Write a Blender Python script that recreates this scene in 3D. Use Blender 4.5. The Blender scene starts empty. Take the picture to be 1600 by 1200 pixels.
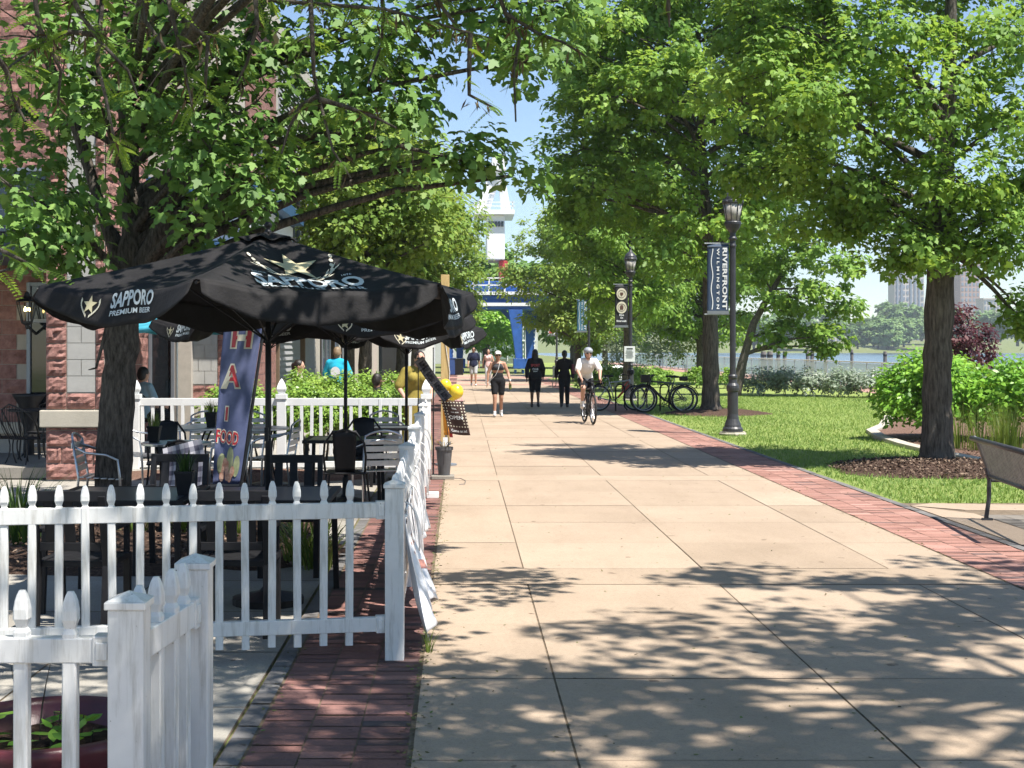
import bpy, bmesh, math, random
import numpy as np
from mathutils import Vector, Matrix
R = math.radians
SC = bpy.context.scene
COL = SC.collection
# ---------------------------------------------------------------- camera, sky, sun, exposure
F, VX, HY, H = 2200.0, 720.0, 543.0, 1.73          # focal length, vanishing point of the walk, horizon, eye height
cd = bpy.data.cameras.new('camera'); cam = bpy.data.objects.new('camera', cd); COL.objects.link(cam)
cam.location = (0, 0, H); cam.rotation_euler = (R(90), 0, 0)
cd.sensor_width = 36; cd.lens = 36 * F / 1600
cd.shift_x = (800 - VX) / 1600; cd.shift_y = (HY - 600) / 1600
cd.clip_start = .1; cd.clip_end = 6000
SC.camera = cam
SUN_EL = 64
sv = Vector((math.cos(R(SUN_EL)) * .76, math.cos(R(SUN_EL)) * -.65, math.sin(R(SUN_EL))))
w = bpy.data.worlds.new('World'); SC.world = w; w.use_nodes = True
nt = w.node_tree; bg = nt.nodes['Background']; sky = nt.nodes.new('ShaderNodeTexSky')
sky.sky_type = 'NISHITA'; sky.sun_disc = False; sky.sun_elevation = R(SUN_EL); sky.sun_rotation = math.atan2(sv.x, sv.y)
sky.air_density = 1.0; sky.dust_density = .0; sky.ozone_density = 3.0; sky.altitude = 600
nt.links.new(sky.outputs[0], bg.inputs[0]); bg.inputs[1].default_value = 0.09
sl = bpy.data.lights.new('sun', 'SUN'); sun = bpy.data.objects.new('sun', sl); COL.objects.link(sun)
sl.energy = 5.0; sl.angle = R(.53); sl.color = (1, .95, .87)
sun.rotation_euler = (-sv).to_track_quat('-Z', 'Y').to_euler(); sun.location = (8, -8, 25)
SC.view_settings.view_transform = 'Standard'; SC.view_settings.look = 'None'
SC.view_settings.exposure = 1.0; SC.view_settings.gamma = 1; SC.view_settings.use_curve_mapping = False
SC.render.engine = 'CYCLES'
cy = SC.cycles
cy.max_bounces = 9; cy.diffuse_bounces = 6; cy.glossy_bounces = 3; cy.transmission_bounces = 6; cy.transparent_max_bounces = 12
cy.caustics_reflective = False; cy.caustics_refractive = False
cy.use_denoising = True
# ---------------------------------------------------------------- helpers
def GX(x, Y): return (x - VX) * Y / F
def GZ(y, Y): return H - (y - HY) * Y / F
def W(x, y, Y): return Vector(((x - VX) * Y / F, Y, H - (y - HY) * Y / F))
def gnd(x, y):
    Y = F * H / (y - HY); return Vector(((x - VX) * Y / F, Y, 0))
def rng(s): return np.random.default_rng(s)

MATS = {}
def _new(name):
    m = bpy.data.materials.new(name); m.use_nodes = True; MATS[name] = m
    n = m.node_tree.nodes; return m, m.node_tree, n['Principled BSDF'], n['Material Output']
def c4(c): return (c[0], c[1], c[2], 1)
def node(nt, t, **kw):
    n = nt.nodes.new(t)
    for k, v in kw.items():
        if k in n.inputs: n.inputs[k].default_value = v
        else: setattr(n, k, v)
    return n
def coords(nt, scale=(1, 1, 1), rot=(0, 0, 0)):
    tc = nt.nodes.new('ShaderNodeTexCoord'); mp = nt.nodes.new('ShaderNodeMapping')
    mp.inputs['Scale'].default_value = scale; mp.inputs['Rotation'].default_value = rot
    nt.links.new(tc.outputs['Object'], mp.inputs[0]); return mp.outputs[0]
def ramp(nt, fac, stops):
    r = nt.nodes.new('ShaderNodeValToRGB'); e = r.color_ramp.elements
    while len(e) < len(stops): e.new(.5)
    for el, (p, c) in zip(e, stops): el.position = p; el.color = c4(c)
    nt.links.new(fac, r.inputs[0]); return r.outputs[0]
def mixc(nt, fac, a, b, mode='MIX'):
    m = nt.nodes.new('ShaderNodeMix'); m.data_type = 'RGBA'; m.blend_type = mode
    for i, v in ((0, fac), (6, a), (7, b)):
        if isinstance(v, (int, float)): m.inputs[i].default_value = v
        elif isinstance(v, tuple): m.inputs[i].default_value = c4(v)
        else: nt.links.new(v, m.inputs[i])
    return m.outputs[2]
def noise(nt, vec, scale, detail=4, rough=.6):
    n = node(nt, 'ShaderNodeTexNoise', Scale=scale, Detail=detail, Roughness=rough)
    nt.links.new(vec, n.inputs['Vector']); return n.outputs['Fac']
def bump(nt, bs, h, strength=.4, dist=.02):
    b = node(nt, 'ShaderNodeBump', Strength=strength, Distance=dist)
    nt.links.new(h, b.inputs['Height']); nt.links.new(b.outputs[0], bs.inputs['Normal']); return b
def mat(name, col, rough=.6, var=.15, scale=6, bmp=0, bscale=60, metal=0, spec=.5, stretch=(1, 1, 1), col2=None, coat=0):
    if name in MATS: return MATS[name]
    m, nt, bs, out = _new(name)
    v = coords(nt, stretch)
    a = tuple(x * (1 - var) for x in col); b = col2 or tuple(min(1, x * (1 + var)) for x in col)
    f = noise(nt, v, scale, 6, .65)
    nt.links.new(ramp(nt, f, [(.3, a), (.7, b)]), bs.inputs['Base Color'])
    bs.inputs['Roughness'].default_value = rough; bs.inputs['Metallic'].default_value = metal
    bs.inputs['Specular IOR Level'].default_value = spec; bs.inputs['Coat Weight'].default_value = coat
    if bmp: bump(nt, bs, noise(nt, v, bscale, 5, .7), bmp, .05 if 'bark' in name else .02)
    return m
def attr_mat(name, stops, rough=.8, bmp=.3, bscale=50, dirt=.35, dscale=1.3, attr='rnd', spec=.3, stains=0):
    m, nt, bs, out = _new(name)
    at = nt.nodes.new('ShaderNodeAttribute'); at.attribute_name = attr
    v = coords(nt)
    c = ramp(nt, at.outputs['Fac'], stops)
    big = noise(nt, v, dscale, 5, .65); fine = noise(nt, v, bscale, 6, .75)
    c = mixc(nt, dirt, c, ramp(nt, big, [(.3, (.45, .43, .4)), (.62, (1, 1, 1))]), 'MULTIPLY')
    c = mixc(nt, .5, c, ramp(nt, fine, [(.28, (.55, .53, .5)), (.5, (1, 1, 1)), (.75, (1.12, 1.1, 1.05))]), 'MULTIPLY')
    if stains:
        sp = noise(nt, v, 7.5, 2, .4); st = noise(nt, coords(nt, (1.6, .35, 1)), 1.1, 6, .75); sp2 = noise(nt, v, 30, 1, .3)
        c = mixc(nt, stains, c, ramp(nt, sp, [(.245, (.42, .38, .34)), (.275, (1, 1, 1))]), 'MULTIPLY')
        gr = noise(nt, v, 130, 2, .7); c = mixc(nt, .5, c, ramp(nt, gr, [(.3, (.62, .58, .54)), (.48, (1, 1, 1)), (.7, (1.12, 1.1, 1.08))]), 'MULTIPLY')
        c = mixc(nt, stains * .9, c, ramp(nt, sp2, [(.19, (.35, .33, .3)), (.215, (1, 1, 1))]), 'MULTIPLY')
        c = mixc(nt, stains * .45, c, ramp(nt, st, [(.3, (.74, .70, .66)), (.52, (1, 1, 1)), (.75, (1.08, 1.06, 1.03))]), 'MULTIPLY')
    nt.links.new(c, bs.inputs['Base Color']); bs.inputs['Roughness'].default_value = rough
    bs.inputs['Specular IOR Level'].default_value = spec
    if bmp: bump(nt, bs, fine, bmp, .006)
    return m
def leaf_mat(name, stops, trans=.5, tcol=(.36, .46, .05), rough=.5):
    m, nt, bs, out = _new(name)
    at = nt.nodes.new('ShaderNodeAttribute'); at.attribute_name = 'rnd'
    c = ramp(nt, at.outputs['Fac'], stops)
    nt.links.new(c, bs.inputs['Base Color']); bs.inputs['Roughness'].default_value = rough
    bs.inputs['Specular IOR Level'].default_value = .32
    tr = nt.nodes.new('ShaderNodeBsdfTranslucent')
    nt.links.new(mixc(nt, .55, c, tcol), tr.inputs[0])
    mx = nt.nodes.new('ShaderNodeMixShader'); mx.inputs[0].default_value = trans
    nt.links.new(bs.outputs[0], mx.inputs[1]); nt.links.new(tr.outputs[0], mx.inputs[2])
    nt.links.new(mx.outputs[0], out.inputs[0]); return m

def link(name, me, m=None, parent=None, loc=None):
    o = bpy.data.objects.new(name, me); COL.objects.link(o)
    if m is not None:
        for x in (m if isinstance(m, (list, tuple)) else [m]): me.materials.append(x)
    if parent is not None: o.parent = parent
    if loc is not None: o.location = loc
    return o
def tag(o, label, cat, group=None):
    o['label'] = label; o['category'] = cat
    if group: o['group'] = group
    return o
def thing(name, label, cat, loc=(0, 0, 0), rz=0, group=None):
    o = bpy.data.objects.new(name, None); COL.objects.link(o); o.empty_display_size = .1
    o.location = loc; o.rotation_euler = (0, 0, rz); return tag(o, label, cat, group)
def struct(o, kind='structure'):
    o['kind'] = kind; return o
def kids(o): return [c for c in COL.objects if c.parent == o]
def dup(root, loc, rz=None, label=None, scale=None):
    def cp(o, par):
        c = o.copy(); COL.objects.link(c)
        if par is not None: c.parent = par
        for ch in KID.get(o.name, []): cp(ch, c)
        return c
    KID = {}
    for o in COL.objects:
        if o.parent: KID.setdefault(o.parent.name, []).append(o)
    c = cp(root, None); c.location = loc
    if rz is not None: c.rotation_euler = (0, 0, rz)
    if label: c['label'] = label
    if scale: c.scale = (scale,) * 3
    return c

class MB:
    """collects shapes for ONE mesh"""
    def __init__(s): s.v = []; s.f = []; s.mi = []; s.cur = 0
    def add(s, vs, fs):
        b = len(s.v); s.v += [tuple(x) for x in vs]
        for f in fs: s.f.append([b + i for i in f]); s.mi.append(s.cur)
        return s
    def box(s, c, d, rz=0, M=None, taper=1):
        x, y, z = d[0] / 2, d[1] / 2, d[2] / 2
        vs = [Vector((sx * x * (taper if sz > 0 else 1), sy * y * (taper if sz > 0 else 1), sz * z)) for sz in (-1, 1) for sx, sy in ((-1, -1), (1, -1), (1, 1), (-1, 1))]
        if M is None: M = Matrix.Rotation(rz, 3, 'Z')
        c = Vector(c); vs = [M @ q + c for q in vs]
        return s.add(vs, [(3, 2, 1, 0), (4, 5, 6, 7), (0, 1, 5, 4), (1, 2, 6, 5), (2, 3, 7, 6), (3, 0, 4, 7)])
    def b2(s, lo, hi):
        return s.box([(a + b) / 2 for a, b in zip(lo, hi)], [b - a for a, b in zip(lo, hi)])
    def bar(s, p, q, w, t=None, up=(0, 0, 1)):
        p, q = Vector(p), Vector(q); d = q - p; L = d.length
        if L < 1e-6: return s
        z = d / L; u = Vector(up)
        if abs(z.dot(u)) > .98: u = Vector((1, 0, 0))
        x = u.cross(z).normalized(); y = z.cross(x)
        return s.box((p + q) / 2, (w, t or w, L), M=Matrix((x, y, z)).transposed())
    def tube(s, pts, r, n=8, caps=True):
        pts = [Vector(p) for p in pts]; rs = r if isinstance(r, (list, tuple)) else [r] * len(pts)
        b = len(s.v); vs = []; prev = None
        for i, p in enumerate(pts):
            t = (pts[min(i + 1, len(pts) - 1)] - pts[max(i - 1, 0)])
            t = t.normalized() if t.length > 1e-9 else Vector((0, 0, 1))
            if prev is None:
                u = Vector((0, 0, 1)) if abs(t.z) < .9 else Vector((1, 0, 0)); x = u.cross(t).normalized()
            else:
                x = (prev - t * prev.dot(t)); x = x.normalized() if x.length > 1e-6 else Vector((1, 0, 0))
            prev = x; y = t.cross(x)
            for k in range(n):
                a = 2 * math.pi * k / n; vs.append(p + (x * math.cos(a) + y * math.sin(a)) * rs[i])
        fs = []
        for i in range(len(pts) - 1):
            for k in range(n):
                a = i * n + k; c = i * n + (k + 1) % n; fs.append((a, c, c + n, a + n))
        if caps: fs.append(tuple(range(n - 1, -1, -1))); fs.append(tuple((len(pts) - 1) * n + k for k in range(n)))
        return s.add(vs, fs)
    def lathe(s, prof, c=(0, 0, 0), n=16, sx=1, sy=1, rot0=0):
        c = Vector(c); vs = []; fs = []
        for r, z in prof:
            for k in range(n):
                a = 2 * math.pi * (k + rot0) / n; vs.append(c + Vector((r * sx * math.cos(a), r * sy * math.sin(a), z)))
        for i in range(len(prof) - 1):
            for k in range(n):
                a = i * n + k; d = i * n + (k + 1) % n; fs.append((a, d, d + n, a + n))
        fs.append(tuple(range(n - 1, -1, -1))); fs.append(tuple((len(prof) - 1) * n + k for k in range(n)))
        return s.add(vs, fs)
    def ball(s, c, r, n=12, m=8, M=None):
        r = r if isinstance(r, (tuple, list)) else (r, r, r); c = Vector(c); vs = []; fs = []
        for i in range(m + 1):
            t = math.pi * i / m
            for k in range(n):
                a = 2 * math.pi * k / n
                q = Vector((r[0] * math.sin(t) * math.cos(a), r[1] * math.sin(t) * math.sin(a), -r[2] * math.cos(t)))
                vs.append(c + (M @ q if M is not None else q))
        for i in range(m):
            for k in range(n):
                a = i * n + k; d = i * n + (k + 1) % n; fs.append((a, d, d + n, a + n))
        return s.add(vs, fs)
    def torus(s, c, Rr, r, axis='Y', n=28, m=8, a0=0, a1=2 * math.pi, flat=1):
        c = Vector(c); full = abs(a1 - a0 - 2 * math.pi) < 1e-6; nn = n if full else n + 1; vs = []; fs = []
        for i in range(nn):
            a = a0 + (a1 - a0) * i / n
            for k in range(m):
                b = 2 * math.pi * k / m; q = Rr + r * math.cos(b); h = r * math.sin(b) * flat
                u, v = q * math.cos(a), q * math.sin(a)
                vs.append(c + Vector({'Y': (u, h, v), 'X': (h, u, v), 'Z': (u, v, h)}[axis]))
        for i in range(n):
            j = (i + 1) % nn
            for k in range(m):
                l = (k + 1) % m; fs.append((i * m + k, j * m + k, j * m + l, i * m + l))
        return s.add(vs, fs)
    def poly(s, pts, th=0, up=(0, 0, 1)):
        pts = [Vector(p) for p in pts]; n = len(pts)
        if th == 0: return s.add(pts, [tuple(range(n))])
        o = Vector(up) * th
        return s.add(pts + [p + o for p in pts], [tuple(range(n - 1, -1, -1)), tuple(range(n, 2 * n))] + [(i, (i + 1) % n, n + (i + 1) % n, n + i) for i in range(n)])
    def grid(s, fn, nu, nv, th=None, close=False):
        vs = [fn(i / nu, j / nv) for j in range(nv + 1) for i in range(nu + 1)]
        return s.add(vs, [(j * (nu + 1) + i, j * (nu + 1) + i + 1, (j + 1) * (nu + 1) + i + 1, (j + 1) * (nu + 1) + i) for j in range(nv) for i in range(nu)])
    def build(s, name, m, parent=None, smooth=False, bev=0, solid=0, loc=None, angle=None, rnd=None):
        me = bpy.data.meshes.new(name); me.from_pydata([tuple(x) for x in s.v], [], s.f)
        if any(s.mi): me.polygons.foreach_set('material_index', s.mi)
        if smooth: me.polygons.foreach_set('use_smooth', [True] * len(me.polygons))
        if rnd is not None:
            a = me.attributes.new('rnd', 'FLOAT', 'FACE'); a.data.foreach_set('value', rnd)
        me.update(); o = link(name, me, m, parent, loc)
        if solid: x = o.modifiers.new('solid', 'SOLIDIFY'); x.thickness = solid; x.offset = 0
        if bev: x = o.modifiers.new('bevel', 'BEVEL'); x.width = bev; x.segments = 2; x.limit_method = 'ANGLE'; x.angle_limit = R(40)
        return o

_fc = {}
def text2d(txt, bold=.0, space=1.0):
    """letters as flat triangles: (verts, faces) normalised to cap height 1, centred on x"""
    key = (txt, bold, space)
    if key in _fc: return _fc[key]
    cu = bpy.data.curves.new('lettering', 'FONT'); cu.body = txt; cu.align_x = 'CENTER'; cu.offset = bold; cu.space_character = space; cu.resolution_u = 3
    o = bpy.data.objects.new('lettering', cu); COL.objects.link(o)
    bpy.context.view_layer.update()
    me = bpy.data.meshes.new_from_object(o.evaluated_get(bpy.context.evaluated_depsgraph_get()))
    vs = np.array([v.co[:2] for v in me.vertices]); fs = [tuple(p.vertices) for p in me.polygons]
    bpy.data.objects.remove(o); bpy.data.curves.remove(cu); bpy.data.meshes.remove(me)
    vs[:, 1] /= .70; vs[:, 0] /= .70
    _fc[key] = (vs, fs); return vs, fs
def put_text(mb, txt, fn, height, bold=.02, space=1.0, width=None, off=(0, 0), sub=0):
    vs, fs = text2d(txt, bold, space)
    k = height; kx = height
    if width: kx = width / (vs[:, 0].max() - vs[:, 0].min())
    cx = (vs[:, 0].max() + vs[:, 0].min()) / 2
    mb.add([fn((x - cx) * kx + off[0], y * k + off[1]) for x, y in vs], fs)
def star2d(r, r2=.42, n=5):
    return [((r if i % 2 == 0 else r * r2) * math.sin(math.pi * i / n), (r if i % 2 == 0 else r * r2) * math.cos(math.pi * i / n)) for i in range(2 * n)]

# ---- leaves as one mesh of many small faces
MAPLE = np.array([(0, .04, 0), (.25, -.05, -.09), (.25, .18, .0), (.50, .33, -.10), (.40, .47, -.05), (.22, .55, .03), (.21, .76, -.03), (0, 1, -.14), (-.21, .76, -.03), (-.22, .55, .03), (-.40, .47, -.05), (-.50, .33, -.10), (-.25, .18, .0), (-.25, -.05, -.09)])
OVAL = np.array([(0, 0, 0), (.24, .3, -.05), (.22, .65, -.06), (0, 1, -.1), (-.22, .65, -.06), (-.24, .3, -.05)])
DIAM = np.array([(0, 0, 0), (.36, .45, -.06), (0, 1, -.1), (-.36, .45, -.06)])
BLADE = np.array([(-.5, 0, 0), (.5, 0, 0), (.3, .6, .0), (0, 1, .0)])
def unit(a): return a / np.maximum(np.linalg.norm(a, axis=1, keepdims=True), 1e-9)
def leaf_mesh(name, P, N, T, S, tmpl, rnd, m, parent=None, wid=None):
    n, k = len(P), len(tmpl)
    N = unit(N); T = unit(T - N * (T * N).sum(1, keepdims=True)); B = np.cross(T, N)
    S = np.broadcast_to(np.asarray(S, float), (n,))[:, None, None]
    wd = S if wid is None else np.broadcast_to(np.asarray(wid, float), (n,))[:, None, None]
    V = P[:, None, :] + wd * tmpl[None, :, 0:1] * B[:, None, :] + S * tmpl[None, :, 1:2] * T[:, None, :] + S * tmpl[None, :, 2:3] * N[:, None, :]
    me = bpy.data.meshes.new(name); me.vertices.add(n * k); me.vertices.foreach_set('co', V.astype(np.float32).ravel())
    me.loops.add(n * k); me.loops.foreach_set('vertex_index', np.arange(n * k, dtype=np.int32))
    me.polygons.add(n); me.polygons.foreach_set('loop_start', np.arange(0, n * k, k, dtype=np.int32))
    me.update(calc_edges=True)
    a = me.attributes.new('rnd', 'FLOAT', 'FACE'); a.data.foreach_set('value', np.asarray(rnd, np.float32))
    return link(name, me, m, parent)
def bez(a, b, c, n):
    a, b, c = Vector(a), Vector(b), Vector(c)
    return [a * (1 - t) ** 2 + b * 2 * t * (1 - t) + c * t * t for t in [i / n for i in range(n + 1)]]
def cat_leaves(L): return [np.concatenate(x) for x in zip(*L)]
def cluster_leaves(g, centers, out, per, rad, size, flat=.7, up=.75, droop=.35, tone=None):
    """leaf positions, normals, directions, sizes, tones round cluster centres"""
    nC = len(centers); idx = np.repeat(np.arange(nC), per)
    d = g.normal(size=(len(idx), 3)); d = unit(d) * (g.random((len(idx), 1)) ** .45)
    P = centers[idx] + d * np.array([1, 1, flat]) * rad * g.uniform(.6, 1.25, (nC, 1))[idx]
    N = unit(np.array([.18, -.16, up]) + d * .5 + out[idx] * .4 + g.normal(size=P.shape) * .42)
    T = d * np.array([1, 1, .3]) + out[idx] * .4 + np.array([0, 0, -droop]) + g.normal(size=P.shape) * .3
    S = size * np.clip(g.normal(.95, .26, len(idx)), .4, 1.6)
    base = (g.random(nC) if tone is None else tone)
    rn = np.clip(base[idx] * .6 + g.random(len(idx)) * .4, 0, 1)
    return P, N, T, S, rn
def tree(name, label, base, trunk, clumps, leaf, group=None, seed=1, lmat=None, bmat=None, tmpl=MAPLE, fork=.6, sides=14, branch=True, rough=.05, dens=1.5):
    """trunk: [(dx,dy,z,r)]; clumps: [(dx,dy,z,rx,ry,rz,n)]; leaf: (size, per cluster, cluster radius)"""
    g = rng(seed); root = thing(name, label, 'tree', (base[0], base[1], base[2] if len(base) > 2 else 0), 0, group)
    tb = MB(); pts = [Vector(t[:3]) for t in trunk]; rs = [t[3] for t in trunk]
    # finer trunk with a wobble
    fp, fr = [], []
    for i in range(len(pts) - 1):
        k = 5
        for j in range(k):
            t = j / k; p = pts[i].lerp(pts[i + 1], t)
            fp.append(p + Vector(g.normal(0, rough * .25 * rs[i], 3))); fr.append((rs[i] * (1 - t) + rs[i + 1] * t) * (1 + g.normal() * rough))
    fp.append(pts[-1]); fr.append(rs[-1]); tb.tube(fp, fr, sides)
    C, O, tone = [], [], []
    nodes = []
    for (cx, cy_, cz, rx, ry, rz, n) in clumps:
        c = Vector((cx, cy_, cz))
        # limb from the trunk
        cand = [(p, r) for p, r in zip(fp, fr) if p.z > pts[-1].z * fork] or [(fp[-1], fr[-1])]
        p0, r0 = min(cand, key=lambda q: (q[0] - c).length + abs(q[0].z - (c.z - 1.2)) * .5)
        mid = p0.lerp(c, .45) + Vector((0, 0, .25 * (c - p0).length * .5))
        lim = bez(p0, mid, c, 7); rl = min(r0 * .5, .018 + .014 * (c - p0).length, .06)
        for q in lim[1:-1]: q += Vector(g.normal(0, .05 * rl * 4, 3))
        tb.tube(lim, [rl * (1 - .8 * i / 7) + .006 for i in range(8)], 7, False)
        nodes += lim[2:]
        d = unit(g.normal(size=(n, 3))) * (g.random((n, 1)) ** .42)
        cc = np.array(c) + d * np.array([rx, ry, rz]); C.append(cc); O.append(unit(d * np.array([1 / rx, 1 / ry, 1 / rz])))
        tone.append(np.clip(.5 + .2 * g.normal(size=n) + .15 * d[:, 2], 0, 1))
    C = np.concatenate(C); O = np.concatenate(O); tone = np.concatenate(tone)
    if branch:
        nd = np.array([tuple(q) for q in nodes])
        for c in C:
            i = np.argmin(((nd - c) ** 2).sum(1)); a = Vector(nd[i]); b = Vector(c)
            L = (b - a).length
            if L < .15: continue
            q = bez(a, a.lerp(b, .5) + Vector((0, 0, .12 * L)) + Vector(g.normal(0, .06 * L, 3)), b, 3)
            tb.tube(q, [.006 + .006 * L, .005 + .004 * L, .005, .002], 4, False)
    tb.build('trunk', bmat or M_bark, root, smooth=True)
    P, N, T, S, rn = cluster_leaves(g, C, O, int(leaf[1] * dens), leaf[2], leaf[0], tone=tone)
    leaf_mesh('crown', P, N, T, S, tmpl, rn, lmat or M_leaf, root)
    return root
def bush(name, label, cat, lumps, size, per, lmat, group=None, seed=3, tmpl=OVAL, stems=True, z0=0, flat=1, dens=1.0, up=.55, rf=.36):
    """lumps: [(x,y,z,rx,ry,rz,n clusters)] in world metres"""
    g = rng(seed); cx = sum(l[0] for l in lumps) / len(lumps); cy_ = sum(l[1] for l in lumps) / len(lumps)
    root = thing(name, label, cat, (cx, cy_, z0), 0, group)
    C, O = [], []; sb = MB()
    for (x, y, z, rx, ry, rz, n) in lumps:
        d = unit(g.normal(size=(n, 3))); d[:, 2] = np.abs(d[:, 2]) * 1.0 - .45 * (g.random(n) < .4)
        d = unit(d) * (g.random((n, 1)) ** .25)
        cc = np.array([x - cx, y - cy_, z]) + d * np.array([rx, ry, rz]); C.append(cc); O.append(unit(d))
        for k in range(4):
            a = g.uniform(0, 6.28); q = Vector((x - cx + rx * .4 * math.cos(a), y - cy_ + ry * .4 * math.sin(a), z + rz * .1))
            sb.tube(bez((x - cx + g.normal() * .08, y - cy_ + g.normal() * .08, 0), (x - cx, y - cy_, z * .6), q, 4), [.012, .010, .008, .006, .004], 5, False)
    C = np.concatenate(C); O = np.concatenate(O)
    keep = C[:, 2] > .05; C, O = C[keep], O[keep]
    rad = (lumps[0][3] * lumps[0][4] * lumps[0][5]) ** (1 / 3) * rf
    P, N, T, S, rn = cluster_leaves(g, C, O, int(per * 2.6 * dens), rad, size, flat=.9, up=up, droop=.05)
    P[:, 2] = np.maximum(P[:, 2], .03)
    if stems: sb.build('stem', M_bark, root, smooth=True)
    leaf_mesh('foliage', P, N, T, S, tmpl, rn, lmat, root); return root
def grass_tuft(name, label, cat, spots, h, n, lmat, spread=.18, seed=5, wid=.008, lean=.5, group=None, z0=0, parent=None, pname='blades'):
    """arching strap leaves from each spot"""
    g = rng(seed); cx, cy_ = np.mean([s[0] for s in spots]), np.mean([s[1] for s in spots])
    root = parent or thing(name, label, cat, (cx, cy_, z0), 0, group); mb = MB(); rn = []
    ox, oy = (cx, cy_) if parent is None else (0, 0)
    for sx, sy in spots:
        for k in range(n):
            a = g.uniform(0, 6.28); r = spread * g.random() * .5; L = h * g.uniform(.6, 1.1); le = lean * g.uniform(.2, 1.1)
            p = Vector((sx - ox + r * math.cos(a), sy - oy + r * math.sin(a), 0)); d = Vector((math.cos(a), math.sin(a), 0)); s = Vector((-d.y, d.x, 0)) * wid * g.uniform(.6, 1.2)
            q = []
            for i in range(5):
                t = i / 4; c = p + d * (L * le * t ** 1.8) + Vector((0, 0, L * (t - .35 * le * t ** 3)))
                wv = s * (1 - t ** 2 * .95); q += [c - wv, c + wv]
            mb.add(q, [(2 * i, 2 * i + 1, 2 * i + 3, 2 * i + 2) for i in range(4)]); rn += [g.random()] * 4
    mb.build(pname, lmat, root, smooth=True, rnd=rn); return root
# ---------------------------------------------------------------- materials
M_bark = mat('bark', (.060, .050, .042), .92, .5, 8, 1, 13, spec=.15, stretch=(4, 4, .9), col2=(.20, .172, .145))
M_bark_dark = mat('dark_bark', (.085, .072, .060), .9, .5, 7, 1, 16, spec=.2, stretch=(4, 4, .6), col2=(.22, .19, .16))
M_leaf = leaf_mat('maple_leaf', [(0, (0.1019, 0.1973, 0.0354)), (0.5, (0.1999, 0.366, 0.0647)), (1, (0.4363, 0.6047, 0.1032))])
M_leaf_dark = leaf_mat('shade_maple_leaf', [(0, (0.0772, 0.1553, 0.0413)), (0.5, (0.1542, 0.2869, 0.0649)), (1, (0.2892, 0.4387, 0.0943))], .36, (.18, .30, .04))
M_leaf_pale = leaf_mat('young_maple_leaf', [(0, (0.1091, 0.201, 0.0397)), (0.5, (0.1984, 0.329, 0.0595)), (1, (0.3769, 0.4569, 0.0991))], .45, (.40, .46, .06))
M_leaf_locust = leaf_mat('locust_leaf', [(0, (.045, .10, .015)), (.6, (.10, .20, .03)), (1, (.2, .3, .05))], .5, (.40, .52, .05))
M_hedge = leaf_mat('hedge_leaf', [(0, (0.0878, 0.1755, 0.0264)), (0.5, (0.193, 0.3335, 0.0491)), (1, (0.3861, 0.5265, 0.1053))], .3, (.35, .42, .05), .35)
M_bush = leaf_mat('bright_bush_leaf', [(0, (0.0861, 0.2042, 0.0253)), (0.5, (0.1914, 0.4084, 0.0463)), (1, (0.3637, 0.6127, 0.0843))], .36, (.35, .5, .04), .38)
M_silver = leaf_mat('silver_leaf', [(0, (.13, .19, .11)), (.5, (.24, .30, .21)), (1, (.55, .58, .52))], .25, (.4, .45, .3), .5)
M_purple = leaf_mat('purple_leaf', [(0, (.045, .015, .022)), (.5, (.09, .03, .04)), (1, (.15, .06, .06))], .35, (.22, .05, .05))
M_farleaf = leaf_mat('far_leaf', [(0, (0.1213, 0.2079, 0.0866)), (0.5, (0.1906, 0.3119, 0.104)), (1, (0.2945, 0.4158, 0.1559))], .3, (.3, .38, .1), .6)
M_blade = leaf_mat('grass_blade', [(0, (.05, .10, .02)), (.6, (.12, .20, .03)), (1, (.25, .30, .08))], .35, (.4, .5, .06), .4)
M_blade_dark = leaf_mat('strap_leaf', [(0, (.012, .03, .010)), (.6, (.03, .07, .015)), (1, (.07, .12, .03))], .3, (.2, .35, .04), .4)
M_turf = leaf_mat('turf_blade', [(0, (0.1076, 0.187, 0.0359)), (0.5, (0.1865, 0.2961, 0.0574)), (1, (0.3299, 0.4208, 0.1148))], .35, (.36, .44, .07), .55)
M_pod = mat('seed_pod', (.045, .026, .014), .7, .4, 20, col2=(.14, .09, .03))
M_white = mat('white_vinyl', (.74, .75, .75), .34, .05, 5, .02, 30, col2=(.80, .80, .79))
def _soiled():
    m, nt, bs, out = _new('soiled_white_vinyl')
    v = coords(nt); st = coords(nt, (14, 14, 1.2))
    f = noise(nt, v, 3, 6, .7); g2 = noise(nt, st, 2.2, 5, .7); sp = noise(nt, v, 42, 2, .5)
    c = ramp(nt, f, [(.3, (.64, .64, .62)), (.65, (.76, .75, .73))])
    c = mixc(nt, .7, c, ramp(nt, g2, [(.34, (.62, .60, .56)), (.5, (1, 1, 1))]), 'MULTIPLY')
    c = mixc(nt, .8, c, ramp(nt, sp, [(.225, (.25, .23, .2)), (.26, (1, 1, 1))]), 'MULTIPLY')
    nt.links.new(c, bs.inputs['Base Color']); bs.inputs['Roughness'].default_value = .36
    return m
M_soiled = _soiled()
M_black = mat('black_paint', (.010, .010, .012), .5, .3, 20, spec=.3)
M_iron = mat('wrought_iron', (.014, .014, .016), .55, .3, 20)
M_lamp = mat('lamp_post_paint', (.035, .036, .042), .45, .3, 9, .1, 60)
M_alu = mat('brushed_aluminium', (.55, .56, .58), .32, .1, 14, metal=.9)
M_steel = mat('worn_bench_metal', (.10, .10, .098), .42, .3, 14, .05, 60, metal=.35, col2=(.17, .165, .155))
M_chain = mat('chain_steel', (.20, .20, .21), .4, .2, 14, metal=.8)
M_rubber = mat('tyre_rubber', (.012, .012, .013), .75, .3, 30)
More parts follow.
